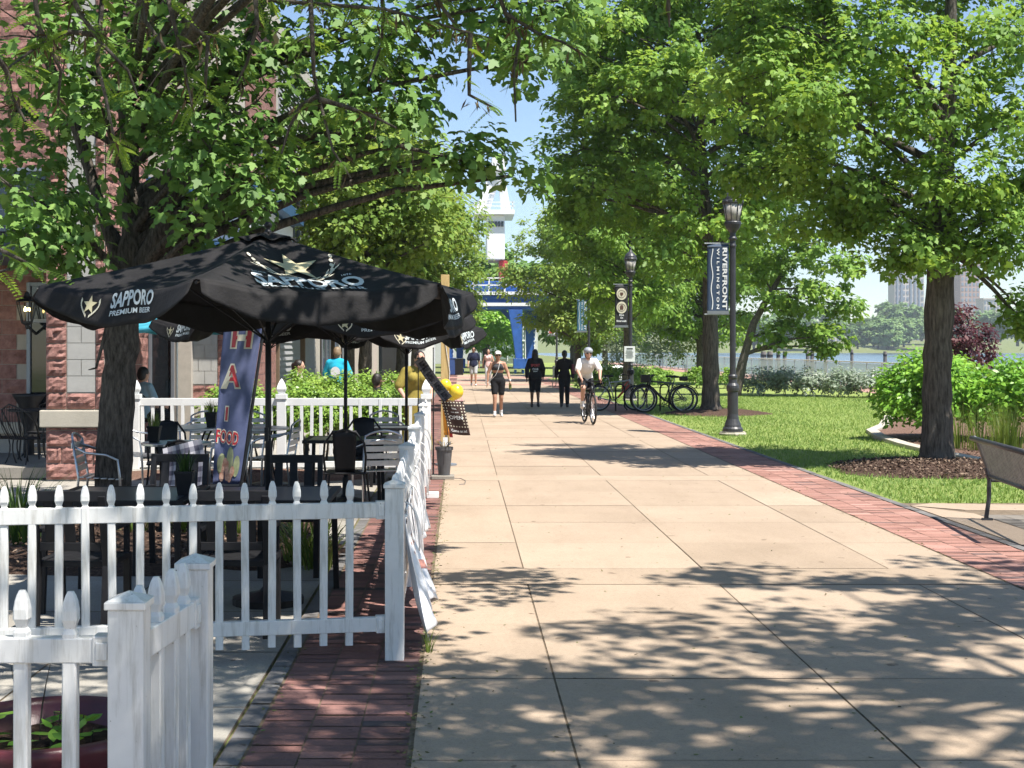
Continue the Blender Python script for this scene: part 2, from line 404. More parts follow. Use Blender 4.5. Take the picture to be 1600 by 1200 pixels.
M_wood = mat('yellow_timber', (.50, .34, .13), .7, .18, 5, .15, 40, stretch=(6, 6, .6), col2=(.62, .45, .20))
M_stone = mat('limestone', (.44, .40, .33), .8, .1, 4, .2, 60)
M_graypanel = mat('smooth_grey_block', (.40, .39, .37), .85, .1, 5, .15, 90)
M_redblock = mat('split_face_red_block', (.26, .125, .105), .92, .3, 9, .8, 28, spec=.2, col2=(.40, .22, .19))
M_glass_dark = mat('dark_window_glass', (.012, .016, .02), .06, .3, 2, spec=.8)
M_frame = mat('window_frame_metal', (.22, .24, .27), .4, .1, 8, metal=.4)
M_mortar = mat('mortar', (.42, .38, .33), .9, .1, 9)
def _concrete(name, cols, speck=.55):
    return attr_mat(name, cols, .85, .35, 55, .28, .55, stains=.8)
M_conc = _concrete('walk_concrete', [(0, (.345, .268, .197)), (.5, (.382, .297, .221)), (1, (.415, .326, .246))])
M_joint = mat('joint_filler', (.155, .115, .075), .95, .4, 12, .3, 40)
M_conc_gray = _concrete('patio_concrete', [(0, (.27, .25, .22)), (.5, (.33, .31, .275)), (1, (.37, .35, .31))])
M_brick = attr_mat('red_paver', [(0, (.20, .135, .125)), (.2, (.32, .165, .135)), (.6, (.40, .215, .175)), (1, (.47, .28, .235))], .88, .6, 60, .5, 1.4, stains=.8)
M_kerb = attr_mat('grey_edging', [(0, (.12, .115, .115)), (1, (.21, .20, .195))], .9, .3, 60)
M_padbrick = attr_mat('grey_paver', [(0, (.19, .17, .15)), (1, (.29, .26, .22))], .9, .3, 60)
def _ground(name, stops, scale, bmp, bscale, stops2=None, s2=.6):
    m, nt, bs, out = _new(name); v = coords(nt)
    c = ramp(nt, noise(nt, v, scale, 8, .75), stops)
    if stops2: c = mixc(nt, .6, c, ramp(nt, noise(nt, v, s2, 4, .6), stops2), 'MULTIPLY')
    nt.links.new(c, bs.inputs['Base Color']); bs.inputs['Roughness'].default_value = .95; bs.inputs['Specular IOR Level'].default_value = .15
    bump(nt, bs, noise(nt, v, bscale, 6, .8), bmp, .03); return m
M_lawn = _ground('lawn_turf', [(.3, (.16, .22, .06)), (.5, (.235, .295, .085)), (.7, (.32, .36, .13))], 9, .8, 60, [(.33, (.74, .82, .66)), (.62, (1.06, 1.02, .98))], .9)
M_mulch = _ground('bark_mulch', [(.3, (.035, .022, .016)), (.5, (.085, .052, .038)), (.72, (.21, .14, .10))], 34, 1, 42)
M_redmulch = _ground('red_mulch', [(.3, (.09, .05, .038)), (.5, (.19, .115, .085)), (.72, (.33, .22, .17))], 34, 1, 42)
M_soil = _ground('far_ground', [(.3, (.12, .15, .05)), (.7, (.2, .22, .09))], .3, .3, 6)
def _water():
    m, nt, bs, out = _new('river_water'); v = coords(nt, (1, .35, 1))
    bs.inputs['Base Color'].default_value = (.10, .15, .19, 1); bs.inputs['Roughness'].default_value = .22; bs.inputs['IOR'].default_value = 1.33
    bump(nt, bs, noise(nt, v, .5, 5, .7), .35, .4); return m
M_water = _water()
def _pane():
    m, nt, bs, out = _new('railing_glass')
    bs.inputs['Base Color'].default_value = (.80, .87, .9, 1); bs.inputs['Roughness'].default_value = .08
    tr = node(nt, 'ShaderNodeBsdfTransparent'); tr.inputs[0].default_value = (.86, .93, .95, 1)
    mx = node(nt, 'ShaderNodeMixShader'); mx.inputs[0].default_value = .52
    nt.links.new(tr.outputs[0], mx.inputs[1]); nt.links.new(bs.outputs[0], mx.inputs[2]); nt.links.new(mx.outputs[0], out.inputs[0]); return m
M_pane = _pane()

# ---------------------------------------------------------------- ground, paths, water
def sheet(name, pts, z, m, kind='structure', n=1):
    mb = MB(); mb.add([(x, y, z) for x, y in pts], [tuple(range(len(pts)))]); return struct(mb.build(name, m), kind)
def pavers(x0, x1, y0, y1, bw, bd, gap, z, g, mb, rn, off=False):
    nx = max(1, round((x1 - x0) / bw)); bw = (x1 - x0) / nx; r = 0; y = y0
    while y < y1:
        for i in range(nx):
            a, b = x0 + i * bw + gap / 2, x0 + (i + 1) * bw - gap / 2
            h = z + g.normal() * .0012
            mb.add([(a, y + gap / 2, h), (b, y + gap / 2, h), (b, y + bd - gap / 2, h + g.normal() * .001), (a, y + bd - gap / 2, h)], [(0, 1, 2, 3)])
            rn.append(float(np.clip(g.normal(.5, .24), 0, 1)))
        y += bd
EDGE = 18.2
sheet('ground', [(-900, -60), (EDGE, -60), (EDGE, 1500), (-900, 1500)], -.012, M_soil)
mb = MB(); mb.b2((EDGE, -60, -3), (EDGE + .5, 1500, .0)); struct(mb.build('seawall', M_conc_gray, rnd=[.5] * 6))
sheet('river', [(EDGE + .3, -60), (1600, -60), (1600, 690), (EDGE + .3, 1500)], -.95, M_water)
mb = MB(); mb.grid(lambda u, v: (30 + u * 1500, 560 + v * 900 + 130 * (1 - u), -1 + 3.5 * min(1, v * 12) + 22 * v ** 1.2), 24, 24); struct(mb.build('far_bank', M_soil, smooth=True))
# lawn right of the walk
sheet('lawn', [(4.88, 15.6), (4.88, 160), (15.6, 160), (15.6, 8), (7.5, 8), (7.5, 15.6)], .0, M_lawn)
sheet('riverwalk_path', [(15.6, -10), (15.6, 160), (EDGE, 160), (EDGE, -10)], .004, mat('riverwalk_paving', (.33, .19, .15), .9, .25, 3, .2, 30))
# the walk: joint sheet below, slabs above it
XJ = [-.21, .487, 1.88, 3.33, 4.0]
g = rng(11); mb = MB(); rn = []
YS = []
k = -2
while 10.23 + 8 * k < 88:
    s0 = 10.23 + 8 * k
    YS += [(s0, s0 + .74, True)] + [(s0 + .74 + 1.452 * j, s0 + .74 + 1.452 * (j + 1), False) for j in range(5)]; k += 1
for a, b, strip in YS:
    xs = [(-.21, 4.0)] if strip else list(zip(XJ, XJ[1:]))
    gp = .0045 if not strip else .008
    for p, q in xs:
        h = .008 + g.normal() * .0008
        nn = 3
        for i in range(nn):      # a few faces per slab
            u0, u1 = p + .0055 + (q - p - .011) * i / nn, p + .0055 + (q - p - .011) * (i + 1) / nn
            mb.add([(u0, a + gp, h), (u1, a + gp, h), (u1, b - gp, h), (u0, b - gp, h)], [(0, 1, 2, 3)])
        t = float(np.clip(g.normal(.5, .22), 0, 1)); rn += [t] * nn
sheet('walkway_joints', [(-.215, -8), (4.005, -8), (4.005, 90), (-.215, 90)], .003, M_joint)
struct(mb.build('walkway', M_conc, rnd=rn))
# brick bands either side, each with its grey edging
mb = MB(); rn = []
pavers(4.02, 4.76, -4, 90, .247, .1, .007, .007, g, mb, rn)
struct(mb.build('brick_band', M_brick, rnd=rn)); mb = MB(); rn = []
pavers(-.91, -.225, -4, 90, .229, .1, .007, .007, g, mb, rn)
M_brick2 = attr_mat('shaded_paver', [(0, (.10, .075, .075)), (.3, (.20, .11, .10)), (.65, (.27, .135, .115)), (1, (.34, .18, .155))], .9, .7, 60, .6, 1.4, stains=.9)  # same brick as the other band, with its shade put into darker colours
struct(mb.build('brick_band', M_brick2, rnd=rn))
sheet('band_joints', [(-1.02, -4), (-.216, -4), (-.216, 90), (-1.02, 90)], .0025, M_joint)
sheet('band_bed', [(4.006, -4), (4.87, -4), (4.87, 90), (4.006, 90)], .0025, M_joint)
mb = MB(); rn = []
pavers(4.765, 4.86, -4, 90, .1, .2, .006, .012, g, mb, rn); pavers(-1.015, -.916, -4, 90, .1, .2, .006, .009, g, mb, rn)
struct(mb.build('edging', M_kerb, rnd=rn))
# broad crossing bands of brick and pale steps of paving at the far end of the walk
mb = MB(); rn = []
for a, b in ((64.5, 66), (71, 73), (79, 82)):
    mb.add([(-6, a, .013), (5.2, a, .013), (5.2, b, .013), (-6, b, .013)], [(0, 1, 2, 3)]); rn.append(.8)
struct(mb.build('crossing_band', M_brick, rnd=rn))
# patio paving on the left, with slabs
mb = MB(); rn = []
for i in range(8):
    for j in range(26):
        x1 = -1.03 - i * 1.22; x0 = x1 - 1.22; y0 = -3 + j * 1.22
        h = .004 + g.normal() * .001
        mb.add([(x0 + .006, y0 + .006, h), (x1 - .006, y0 + .006, h), (x1 - .006, y0 + 1.214, h), (x0 + .006, y0 + 1.214, h)], [(0, 1, 2, 3)]); rn.append(float(np.clip(g.normal(.5, .25), 0, 1)))
struct(mb.build('patio', M_conc_gray, rnd=rn))
sheet('patio_joints', [(-11, -3), (-1.03, -3), (-1.03, 29), (-11, 29)], -.001, M_joint)
# mulch bed under the patio tree, uneven
def heap(name, cx, cy, rx, ry, h, m, seed, n=40, rings=8):
    g = rng(seed); mb = MB(); vs = [(cx, cy, h)]; fs = []
    ph = g.uniform(0, 6.28, 4)
    for r in range(1, rings + 1):
        t = r / rings
        for k in range(n):
            a = 6.2832 * k / n; w_ = 1 + .10 * math.sin(2 * a + ph[0]) + .06 * math.sin(5 * a + ph[1])
            vs.append((cx + rx * w_ * t * math.cos(a), cy + ry * w_ * t * math.sin(a), h * (1 - t ** 2) + .012 + (g.normal() * .012 if r < rings else -.008)))
    for k in range(n): fs.append((0, 1 + k, 1 + (k + 1) % n))
    for r in range(rings - 1):
        for k in range(n): a = 1 + r * n + k; b = 1 + r * n + (k + 1) % n; fs.append((a, a + n, b + n, b))
    mb.add(vs, fs); return struct(mb.build(name, m, smooth=True))
heap('mulch_bed', -3.5, 13.2, 2.3, 2.6, .07, M_mulch, 1)
heap('mulch_bed', -1.75, 11.9, .75, 1.1, .05, M_mulch, 2)
heap('mulch_bed', -3.0, 18.9, 1.9, .9, .05, M_redmulch, 6)
heap('mulch_ring', 6.75, 19.9, 1.45, 1.5, .10, M_mulch, 3)
heap('mulch_ring', 6.7, 37.0, 1.5, 1.7, .09, M_mulch, 4)
def chips(name, cx, cy, rx, ry, n, m, seed, z=.05):
    g = rng(seed); a = g.uniform(0, 6.28, n); r = np.sqrt(g.random(n))
    P = np.stack([cx + rx * r * np.cos(a), cy + ry * r * np.sin(a), z * (1 - r * r) + .03 + .02 * g.random(n)], 1)
    T = g.normal(size=(n, 3)) * np.array([1, 1, .25]); N = np.array([0, 0, 1.]) + g.normal(size=(n, 3)) * .5
    struct(leaf_mesh(name, P, N, T, .04 * g.uniform(.4, 1.3, n), DIAM, g.random(n), m), 'stuff')
M_chip = attr_mat('bark_chip', [(0, (.03, .018, .012)), (.5, (.09, .055, .038)), (1, (.30, .22, .16))], .95, 0, 30)
chips('mulch_chips', 6.75, 19.9, 1.5, 1.55, 5500, M_chip, 1, .10)
chips('mulch_chips', -3.5, 13.2, 2.2, 2.5, 3500, M_chip, 2, .07)
chips('mulch_chips', -1.75, 11.9, .7, 1.05, 900, M_chip, 3, .05)
# planting bed on the right with a pale kerb
BED = [(10.5, 34.5), (9.2, 30.6), (8.35, 28.6), (7.95, 26.6), (7.75, 24.6), (7.7, 22.6), (7.85, 20.6), (8.3, 18.2), (9.2, 16.2), (15.4, 15.5), (15.4, 34.5)]
sheet('planting_bed', BED, .02, M_redmulch)
chips('mulch_chips', 9.6, 23, 1.9, 4, 2600, M_chip, 5, .03)
mb = MB()
for (a, b) in zip(BED[:8], BED[1:9]):
    mb.bar((a[0], a[1], .035), (b[0], b[1], .035), .22, .09, up=(1, 0, 0)) if False else mb.poly([(a[0] - .12, a[1], -.02), (b[0] - .12, b[1], -.02), (b[0] + .1, b[1], -.02), (a[0] + .1, a[1], -.02)], .09)
struct(mb.build('bed_kerb', M_stone, bev=.01))
# paved pad under the bench
mb = MB(); rn = []
pavers(5.35, 7.6, 9, 14.45, .2, .1, .006, .008, g, mb, rn); struct(mb.build('bench_pad', M_padbrick, rnd=rn))
sheet('pad_joints', [(4.87, 7), (7.9, 7), (7.9, 15.62), (4.87, 15.62)], .0035, M_joint)
mb = MB(); mb.poly([(4.89, 7, .0), (5.32, 7, .0), (5.32, 14.6, .0), (4.89, 15.3, 0)], .011); mb.poly([(4.89, 15.32, .0), (5.34, 14.9, .0), (7.8, 14.75, 0), (7.8, 15.1, 0), (5.2, 15.55, 0)], .012)
struct(mb.build('pad_kerb', M_conc, rnd=[.7] * 13))
# turf blades where the lawn is near
g = rng(21); n = 85000
X = g.uniform(4.9, 15, n); Y = 15.6 + 34 * g.random(n) ** 1.35
ok = ~(((X - 6.75) / 1.4) ** 2 + ((Y - 19.9) / 1.45) ** 2 < 1) & ~(((X - 6.7) / 1.45) ** 2 + ((Y - 37) / 1.65) ** 2 < 1)
by = np.array([p[1] for p in BED[:9]])[::-1]; bx = np.array([p[0] for p in BED[:9]])[::-1]
ok &= ~((Y > 16) & (Y < 34.5) & (X > np.interp(Y, by, bx) - .12)) & (X / Y < .46)
X, Y = X[ok], Y[ok]; n = len(X)
T = g.normal(size=(n, 3)) * .45 + np.array([0, 0, 1.]); N = np.array([0, -1., .2]) + g.normal(size=(n, 3)) * .5
patch = .5 + .3 * np.sin(X * 1.3 + Y * .35) * np.sin(Y * .5 + 1) + .25 * g.normal(size=n)
struct(leaf_mesh('grass', np.stack([X, Y, 0 * X], 1), N, T, g.uniform(.03, .075, n), BLADE, np.clip(patch, 0, 1), M_turf, wid=g.uniform(.008, .02, n)), 'stuff')
# fallen leaves and litter on the walk
n = 1900; X = g.uniform(-.2, 4.7, n); Y = 5 + 25 * g.random(n) ** 1.6; Y[:900] = g.uniform(5.5, 18, 900); X[:900] = -.21 + g.normal(0, .035, 900); Y[900:1150] = g.uniform(5.5, 20, 250); X[900:1150] = 4.01 + g.normal(0, .03, 250); X[1150:1300] = -.92 + g.normal(0, .03, 150); Y[1150:1300] = g.uniform(4.5, 9, 150)
M_litter = attr_mat('leaf_litter', [(0, (.06, .045, .02)), (.5, (.15, .13, .05)), (1, (.14, .2, .05))], .9, 0, 30)
struct(leaf_mesh('leaf_litter', np.stack([X, Y, np.full(n, .012)], 1), np.array([0, 0, 1.]) + g.normal(size=(n, 3)) * .2, g.normal(size=(n, 3)) * np.array([1, 1, .1]), g.uniform(.008, .032, n), OVAL, g.random(n), M_litter), 'stuff')
# ---------------------------------------------------------------- trees and shrubs
def auto(c, r, n, cr, ncl, seed, zmin=None):
    """clumps through an egg-shaped crown: shell-weighted, uneven"""
    g = rng(seed); out = []
    i = 0
    while len(out) < n and i < 900:
        i += 1
        d = unit(g.normal(size=(1, 3)))[0] * g.random() ** .3
        p = np.array(c) + d * np.array(r)
        if zmin and p[2] < zmin: continue
        if any(np.linalg.norm((p - np.array(q[:3])) / np.array([1, 1, .8])) < cr * .62 for q in out): continue
        k = cr * g.uniform(.75, 1.25); out.append((p[0], p[1], p[2], k, k, k * .85, int(ncl * g.uniform(.7, 1.3))))
    return out
def rel(base, L):
    o = []
    for (x, y, Y, r, n) in L:
        p = W(x, y, Y); o.append((p.x - base[0], p.y - base[1], p.z, r, r * .9, r * .8, int(n * 1.35)))
    return o
# the maple in the patio bed: forked trunk, long limb out over the walk
B = (-3.46, 14.0)
cl = rel(B, [(60, 60, 13.2, .9, 9), (175, 20, 14.2, .9, 9), (300, 70, 13.6, .9, 9), (420, 40, 14.4, .9, 9), (545, 60, 13.6, .8, 9), (640, 40, 14.2, .75, 9), (330, 235, 12.9, .45, 5), (385, 290, 13, .4, 5), (770, -10, 13.6, .6, 7), (850, 30, 14, .5, 5), (835, 95, 13.5, .38, 4), (880, 0, 13.8, .5, 5),
             (40, 180, 14.4, .9, 9), (160, 170, 13, .8, 8), (280, 190, 14.6, .8, 8), (400, 160, 13.4, .8, 8), (495, 175, 14.3, .65, 5), (600, 130, 13.4, .65, 5), (655, 180, 14, .35, 3), (700, 255, 13.9, .30, 3), (748, 240, 13.9, .22, 3), (800, 275, 14.2, .2, 2), (40, 375, 13, .4, 4), (110, 390, 13.2, .3, 3), (330, 350, 13, .25, 2),
             (30, 300, 13, .75, 7), (120, 300, 14.8, .7, 6), (360, 285, 15, .7, 6), (450, 262, 13.4, .45, 3), (560, 225, 14, .4, 2), (640, 225, 13.6, .35, 2), (330, 335, 13.8, .45, 3), (90, 360, 13.4, .5, 3),
             (100, -120, 13.6, 1.2, 12), (300, -140, 14.4, 1.2, 12), (500, -130, 13.6, 1.2, 12), (680, -110, 14, 1.0, 10), (420, -300, 14, 1.5, 14), (200, -320, 14, 1.5, 14), (40, -280, 14, 1.4, 12)])
cl += [(x + 3.46, y - 14, z, .9, .85, .6, 9) for x, y, z in ((-2.2, 10.6, 5.2), (-.9, 10.0, 5.0), (.5, 9.3, 5.1), (1.3, 10.4, 5.6), (-1.6, 8.6, 5.0), (-.2, 8.0, 4.9), (1.0, 7.6, 5.2), (.1, 11.2, 5.4), (-1.9, 12.2, 5.6), (.9, 6.4, 5.3), (2.0, 8.6, 5.6))]  # extra clumps above the view, added to throw shade over the patio
def tree2(*a, stems=(), **k):
    root = tree(*a, **k)
    if stems:
        t = [c for c in kids(root) if c.name.startswith('trunk')][0]; mb = MB()
        for s in stems:
            pts = [Vector(q[:3]) for q in s]; rs = [q[3] for q in s]; fp, fr = [], []
            for i in range(len(pts) - 1):
                for j in range(4): fp.append(pts[i].lerp(pts[i + 1], j / 4)); fr.append(rs[i] + (rs[i + 1] - rs[i]) * j / 4)
            mb.tube(fp + [pts[-1]], fr + [rs[-1]], 10)
        b = bmesh.new(); b.from_mesh(t.data); tmp = bpy.data.meshes.new('stems'); tmp.from_pydata([tuple(v) for v in mb.v], [], mb.f)
        tmp.polygons.foreach_set('use_smooth', [True] * len(tmp.polygons)); b.from_mesh(tmp); b.to_mesh(t.data); b.free(); bpy.data.meshes.remove(tmp)
    return root
def px(x, y, Y, r): p = W(x, y, Y); return (p.x - B[0], p.y - B[1], p.z, r)
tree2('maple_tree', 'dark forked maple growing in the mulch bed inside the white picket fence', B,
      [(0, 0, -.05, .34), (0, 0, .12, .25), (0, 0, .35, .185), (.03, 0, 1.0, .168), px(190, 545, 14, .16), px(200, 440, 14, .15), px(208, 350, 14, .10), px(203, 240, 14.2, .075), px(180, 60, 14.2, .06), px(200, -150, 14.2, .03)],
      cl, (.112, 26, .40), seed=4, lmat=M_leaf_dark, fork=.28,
      stems=[[px(205, 450, 14, .13), px(246, 370, 13.9, .095), px(272, 300, 13.8, .085), px(310, 215, 13.8, .06), px(380, 100, 13.8, .05), px(430, -60, 14, .03)],
             [px(272, 300, 13.8, .06), px(345, 240, 13.7, .05), px(430, 222, 13.6, .04), px(540, 205, 13.6, .03), px(640, 232, 13.6, .02), px(705, 246, 13.7, .012), px(805, 275, 14.1, .004)],
             [px(192, 430, 14, .075), px(150, 300, 14.1, .055), px(120, 200, 14.2, .06), px(60, 60, 14.2, .04)],
             [px(190, 470, 13.85, .05), px(176, 480, 13.8, .03), px(150, 575, 13.75, .012), px(138, 578, 13.7, .004)]])
# tree on the lawn at the right
B3 = (6.97, 20.6)
cl = rel(B3, [(1290, 40, 21, .9, 12), (1380, 60, 19.6, .9, 12), (1470, 20, 21.4, .9, 12), (1560, 60, 20, .9, 12), (1640, 40, 21, .9, 9), (1210, 110, 20.2, .8, 11), (1180, 30, 20.8, .7, 9),
              (1280, 160, 19.4, .85, 12), (1370, 170, 21.6, .85, 12), (1440, 150, 19.4, .75, 10), (1540, 180, 21, .85, 12), (1620, 170, 19.8, .85, 10),
              (1235, 240, 21, .75, 10), (1320, 270, 20, .8, 11), (1410, 270, 21.4, .7, 10), (1500, 275, 19.4, .75, 10), (1585, 285, 20.8, .8, 11),
              (1330, 355, 20.6, .55, 7), (1410, 370, 19.8, .5, 6), (1465, 385, 19.6, .4, 5), (1520, 370, 20.6, .55, 7), (1585, 390, 19.8, .6, 8), (1640, 320, 21, .9, 9),
              (1160, 160, 21.5, .8, 10), (1170, 260, 21.5, .6, 7), (1280, 330, 21, .6, 7), (1360, 320, 20.8, .6, 8), (1450, 340, 21.5, .5, 6), (1560, 340, 20, .7, 9), (1250, 60, 21, .9, 11), (1590, 480, 20.6, .42, 6), (1620, 530, 20.8, .45, 6), (1400, 410, 20, .35, 4),
              (1250, -120, 20.6, 1.3, 16), (1400, -130, 20, 1.3, 16), (1550, -120, 21, 1.3, 16), (1470, -300, 20.6, 1.5, 16), (1300, -280, 21, 1.4, 14)])
tree('maple_tree', 'stout maple on the lawn beside the metal bench, mulch round its foot', B3,
     [(0, 0, -.05, .40), (0, 0, .10, .27), (0, 0, .5, .22), (0, 0, 1.4, .205), (.04, 0, 2.5, .20), (.06, 0, 3.4, .175), (.12, 0, 4.6, .13), (.2, 0, 6.4, .09), (.2, 0, 8.6, .04)],
     cl, (.094, 52, .38), seed=7, fork=.36, bmat=M_bark_dark)
# second lawn tree, beyond the near lamp post
tree('maple_tree', 'broad dark green maple beside the parked bicycles and near lamp post', (6.62, 37.3),
     [(0, 0, -.05, .33), (0, 0, .3, .24), (0, 0, 1.6, .21), (0, .1, 3, .19), (-.1, 0, 5, .15), (-.3, 0, 8, .08), (-.3, 0, 11, .03)],
     auto((-.45, 0, 8.0), (3.7, 3.4, 4.5), 68, 1.2, 14, 3, 3.9), (.14, 44, .46), seed=8, fork=.25, bmat=M_bark_dark)
# the rest of the row along the right of the walk
for i, (X, Y, zc, rx, rz, lm, lab) in enumerate([
        (6.5, 55, 6.6, 2.5, 3.6, M_leaf, 'mid green tree on the verge behind the black banner post'),
        (6.0, 72, 5.8, 2.9, 4.7, M_leaf_pale, 'light green tree by the walk between the far banner posts and the crane'),
        (8.6, 84, 6.2, 3.2, 3.8, M_leaf, 'tall tree just right of the blue crane legs'),
        (11.2, 66, 5.2, 3.0, 3.2, M_leaf, 'spreading tree behind the bicycles in front of the glass railing')]):
    tree('street_tree', lab, (X, Y), [(0, 0, 0, .22), (0, 0, 1, .17), (0, 0, 2.6, .14), (.1, 0, 5, .1), (.1, 0, 8, .04)],
         auto((0, 0, zc), (rx * 1.1, rx, rz), 44, 1.15, 12, 20 + i, 2.2), (.19, 36, .5), seed=30 + i, fork=.2, tmpl=OVAL, lmat=lm, sides=9, group='trees along the right of the walk')
BL = (9.9, 50)
tree('leaning_tree', 'slender leaning tree on the lawn with foliage hanging towards the river', BL,
     [(-.15, 0, 0, .2), (.1, 0, 1.2, .16), (.5, 0, 2.6, .13), (1.3, 0, 4, .09), (2.2, 0, 5.4, .04)],
     rel(BL, [(1215, 400, 50, 1.2, 12), (1270, 380, 49, 1.2, 12), (1320, 420, 50, .9, 9), (1225, 470, 50, 1.0, 10), (1275, 455, 49, 1.1, 12), (1320, 480, 50, .7, 7), (1260, 510, 50, .7, 7), (1300, 525, 49.5, .55, 6), (1215, 520, 50, .6, 6), (1290, 545, 50, .35, 3), (1180, 420, 51, 1.0, 8), (1190, 330, 50, 1.4, 12), (1280, 310, 50, 1.4, 12)]),
     (.17, 36, .42), seed=12, fork=.25, bmat=M_bark_dark)
# young trees on the left of the walk
for i, (X, Y, cx, zc, rx, rz, lm, lab) in enumerate([
        (-2.25, 33, .1, 4.9, 1.5, 1.9, M_leaf_pale, 'mid green young tree behind the black umbrellas'),
        (-1.8, 42, .45, 5.2, 1.6, 2.3, M_leaf_pale, 'yellow-green young tree at the left edge of the walk before the crane'),
        (-3.1, 39, 0, 6.2, 2.2, 2.0, M_leaf_pale, 'tree nearest the building, above the others left of the walk'),
        (-1.9, 58, .6, 5.2, 1.8, 3.0, M_leaf_pale, 'far light green tree left of the walk, beside the blue crane')]):
    tree('street_tree', lab, (X, Y), [(0, 0, 0, .2), (0, 0, 1, .16), (.05, 0, 2.6, .13), (cx * .6, 0, 4.2, .08), (cx, 0, 6, .03)],
         auto((cx, 0, zc), (rx * 1.1, rx, rz * 1.05), 36, .85, 12, 50 + i, 2.3), (.135, 25, .42), seed=60 + i, fork=.3, lmat=lm, sides=9, group='young trees along the left of the walk')
# dark trees closing the view beyond the crane
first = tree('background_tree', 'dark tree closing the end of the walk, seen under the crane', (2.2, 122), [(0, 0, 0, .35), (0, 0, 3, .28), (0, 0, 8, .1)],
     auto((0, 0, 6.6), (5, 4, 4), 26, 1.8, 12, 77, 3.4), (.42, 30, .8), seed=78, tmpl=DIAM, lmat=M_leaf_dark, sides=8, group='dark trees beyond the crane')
for x, y, s, lab in ((9.5, 118, 1, 'dark tree just right of the crane legs, far off'), (-5.5, 124, 1.05, 'dark tree behind the left foot of the crane'), (-12, 112, 1.0, 'dark tree far off, over the roof line left of the crane'), (16, 135, .9, 'far dark tree where the railing meets the end of the walk')):
    dup(first, (x, y, 0), x, lab, s)
bush('pale_shrub', 'pale leafy shrub under the crane, in front of the far building', 'shrub', [(1.9, 100, 2.2, 2.3, 1.2, 2.3, 60)], .3, 16, M_bush, tmpl=DIAM)
# overhead locust near the camera: trunk out of frame on the left, twigs hanging into the picture
g = rng(91)
lo = thing('locust_tree', 'honey locust arching overhead, feathery twigs and dry pods hanging in front', 'tree', (-3.4, 2.4, 0))
tb = MB(); LP, LN, LT, LS, LR = [], [], [], [], []; pods = []
def wloc(x, y, Y): return W(x, y, Y) - Vector((-3.4, 2.4, 0))
tb.tube([(0, 0, -.05), (0, 0, .6), (.1, .1, 2), (.3, .6, 3.6), (1.0, 2.0, 4.4), (2.2, 3.4, 4.5), (4.6, 4.2, 4.4)], [.24, .19, .16, .13, .09, .06, .02], 10)
tb.tube([(.3, .6, 3.6), (-.2, 2.2, 4.1), (-.1, 4.0, 3.9), (.2, 4.6, 3.55)], [.08, .06, .035, .02], 8)
def pinnate(p, d, L=.15):
    d = d.normalized(); up = Vector((0, 0, 1)); s = d.cross(up)
    if s.length < .1: s = Vector((1, 0, 0))
    s.normalize(); n0 = s.cross(d).normalized(); n0 = (n0 + Vector(g.normal(0, .35, 3))).normalized(); s = d.cross(n0).normalized()
    r = g.random()
    for k in range(10):
        t = (k + .8) / 10.5; c = p + d * (L * t) + Vector((0, 0, -.25 * L * t * t))
        for sg in (-1, 1):
            LP.append(c); LT.append(s * sg + d * .45); LN.append(n0); LS.append((.034 if L > .195 else .023) * (1 - .45 * abs(t - .45))); LR.append(min(1, max(0, r * .7 + .3 * g.random())))
TW = [([(486, -90), (485, 0), (488, 60), (490, 115), (497, 150), (508, 190), (520, 235), (548, 278)], 5.9, 1.2), ([(330, -60), (420, 0), (520, 8), (600, 14), (660, 30), (735, 52)], 6.3, .9),
      ([(497, 150), (470, 165), (452, 200), (440, 240)], 5.9, .5), ([(500, 155), (545, 168), (590, 185), (620, 200)], 5.9, .9), ([(735, 52), (733, 105), (733, 148), (752, 158), (775, 170)], 6.3, .7),
      ([(150, -80), (160, 0), (155, 60), (152, 100), (165, 150), (178, 215), (182, 240)], 5.4, .8), ([(90, -50), (125, 20), (160, 70), (200, 110), (215, 150)], 5.4, .8), ([(155, 55), (110, 50), (60, 72), (10, 108)], 5.4, .8),
      ([(250, -60), (268, 20), (285, 90), (300, 165)], 5.7, .7), ([(285, 30), (325, 60), (322, 110), (320, 160)], 5.7, .5), ([(760, -60), (790, 20), (840, 52), (880, 66), (922, 92)], 6.5, 1.3), ([(790, 20), (812, 60), (803, 110), (806, 190)], 6.5, 1.0),
      ([(660, -50), (690, 10), (720, 50), (770, 60)], 6.6, .7), ([(-60, 330), (-10, 385), (30, 405), (70, 425)], 5.2, .6), ([(-40, 40), (10, 110), (18, 150), (40, 190)], 5.0, 1.1), ([(1040, -60), (1045, 10), (1046, 42)], 6.2, .8),
      ([(590, -60), (600, 20), (596, 70), (575, 130)], 6.6, .5), ([(395, -60), (402, 40), (385, 100), (370, 130)], 6.0, .7), ([(215, -40), (225, 30), (262, 80), (305, 70), (350, 45)], 6.2, .6), ([(50, -40), (60, 40), (95, 110), (90, 165)], 5.6, .7), ([(-50, 440), (-20, 430), (15, 420)], 4.8, .4)]
for pts, Y, pd in TW:
    P = [wloc(x, y, Y + g.normal() * .08) for x, y in pts]
    tb.tube(P, [.011 * (1 - .75 * i / (len(P) - 1)) + .0015 for i in range(len(P))], 5, False)
    for i in range(len(P) - 1):
        L = (P[i + 1] - P[i]).length
        for k in range(max(1, int(L / .032))):
            p = P[i].lerp(P[i + 1], g.random()); d = Vector(g.normal(0, 1, 3)); d.z = -abs(d.z) * .35 - .1
            if g.random() < .62: pinnate(p, d, g.uniform(.08, .145))
        for k in range(int(g.poisson(pd * L * 9))):
            p = P[i].lerp(P[i + 1], g.random()); c = int(g.integers(2, 6))
            for q in range(c): pods.append((p + Vector(g.normal(0, .018, 3)), Vector((g.normal() * .3, g.normal() * .3, -1)), g.uniform(.045, .10)))
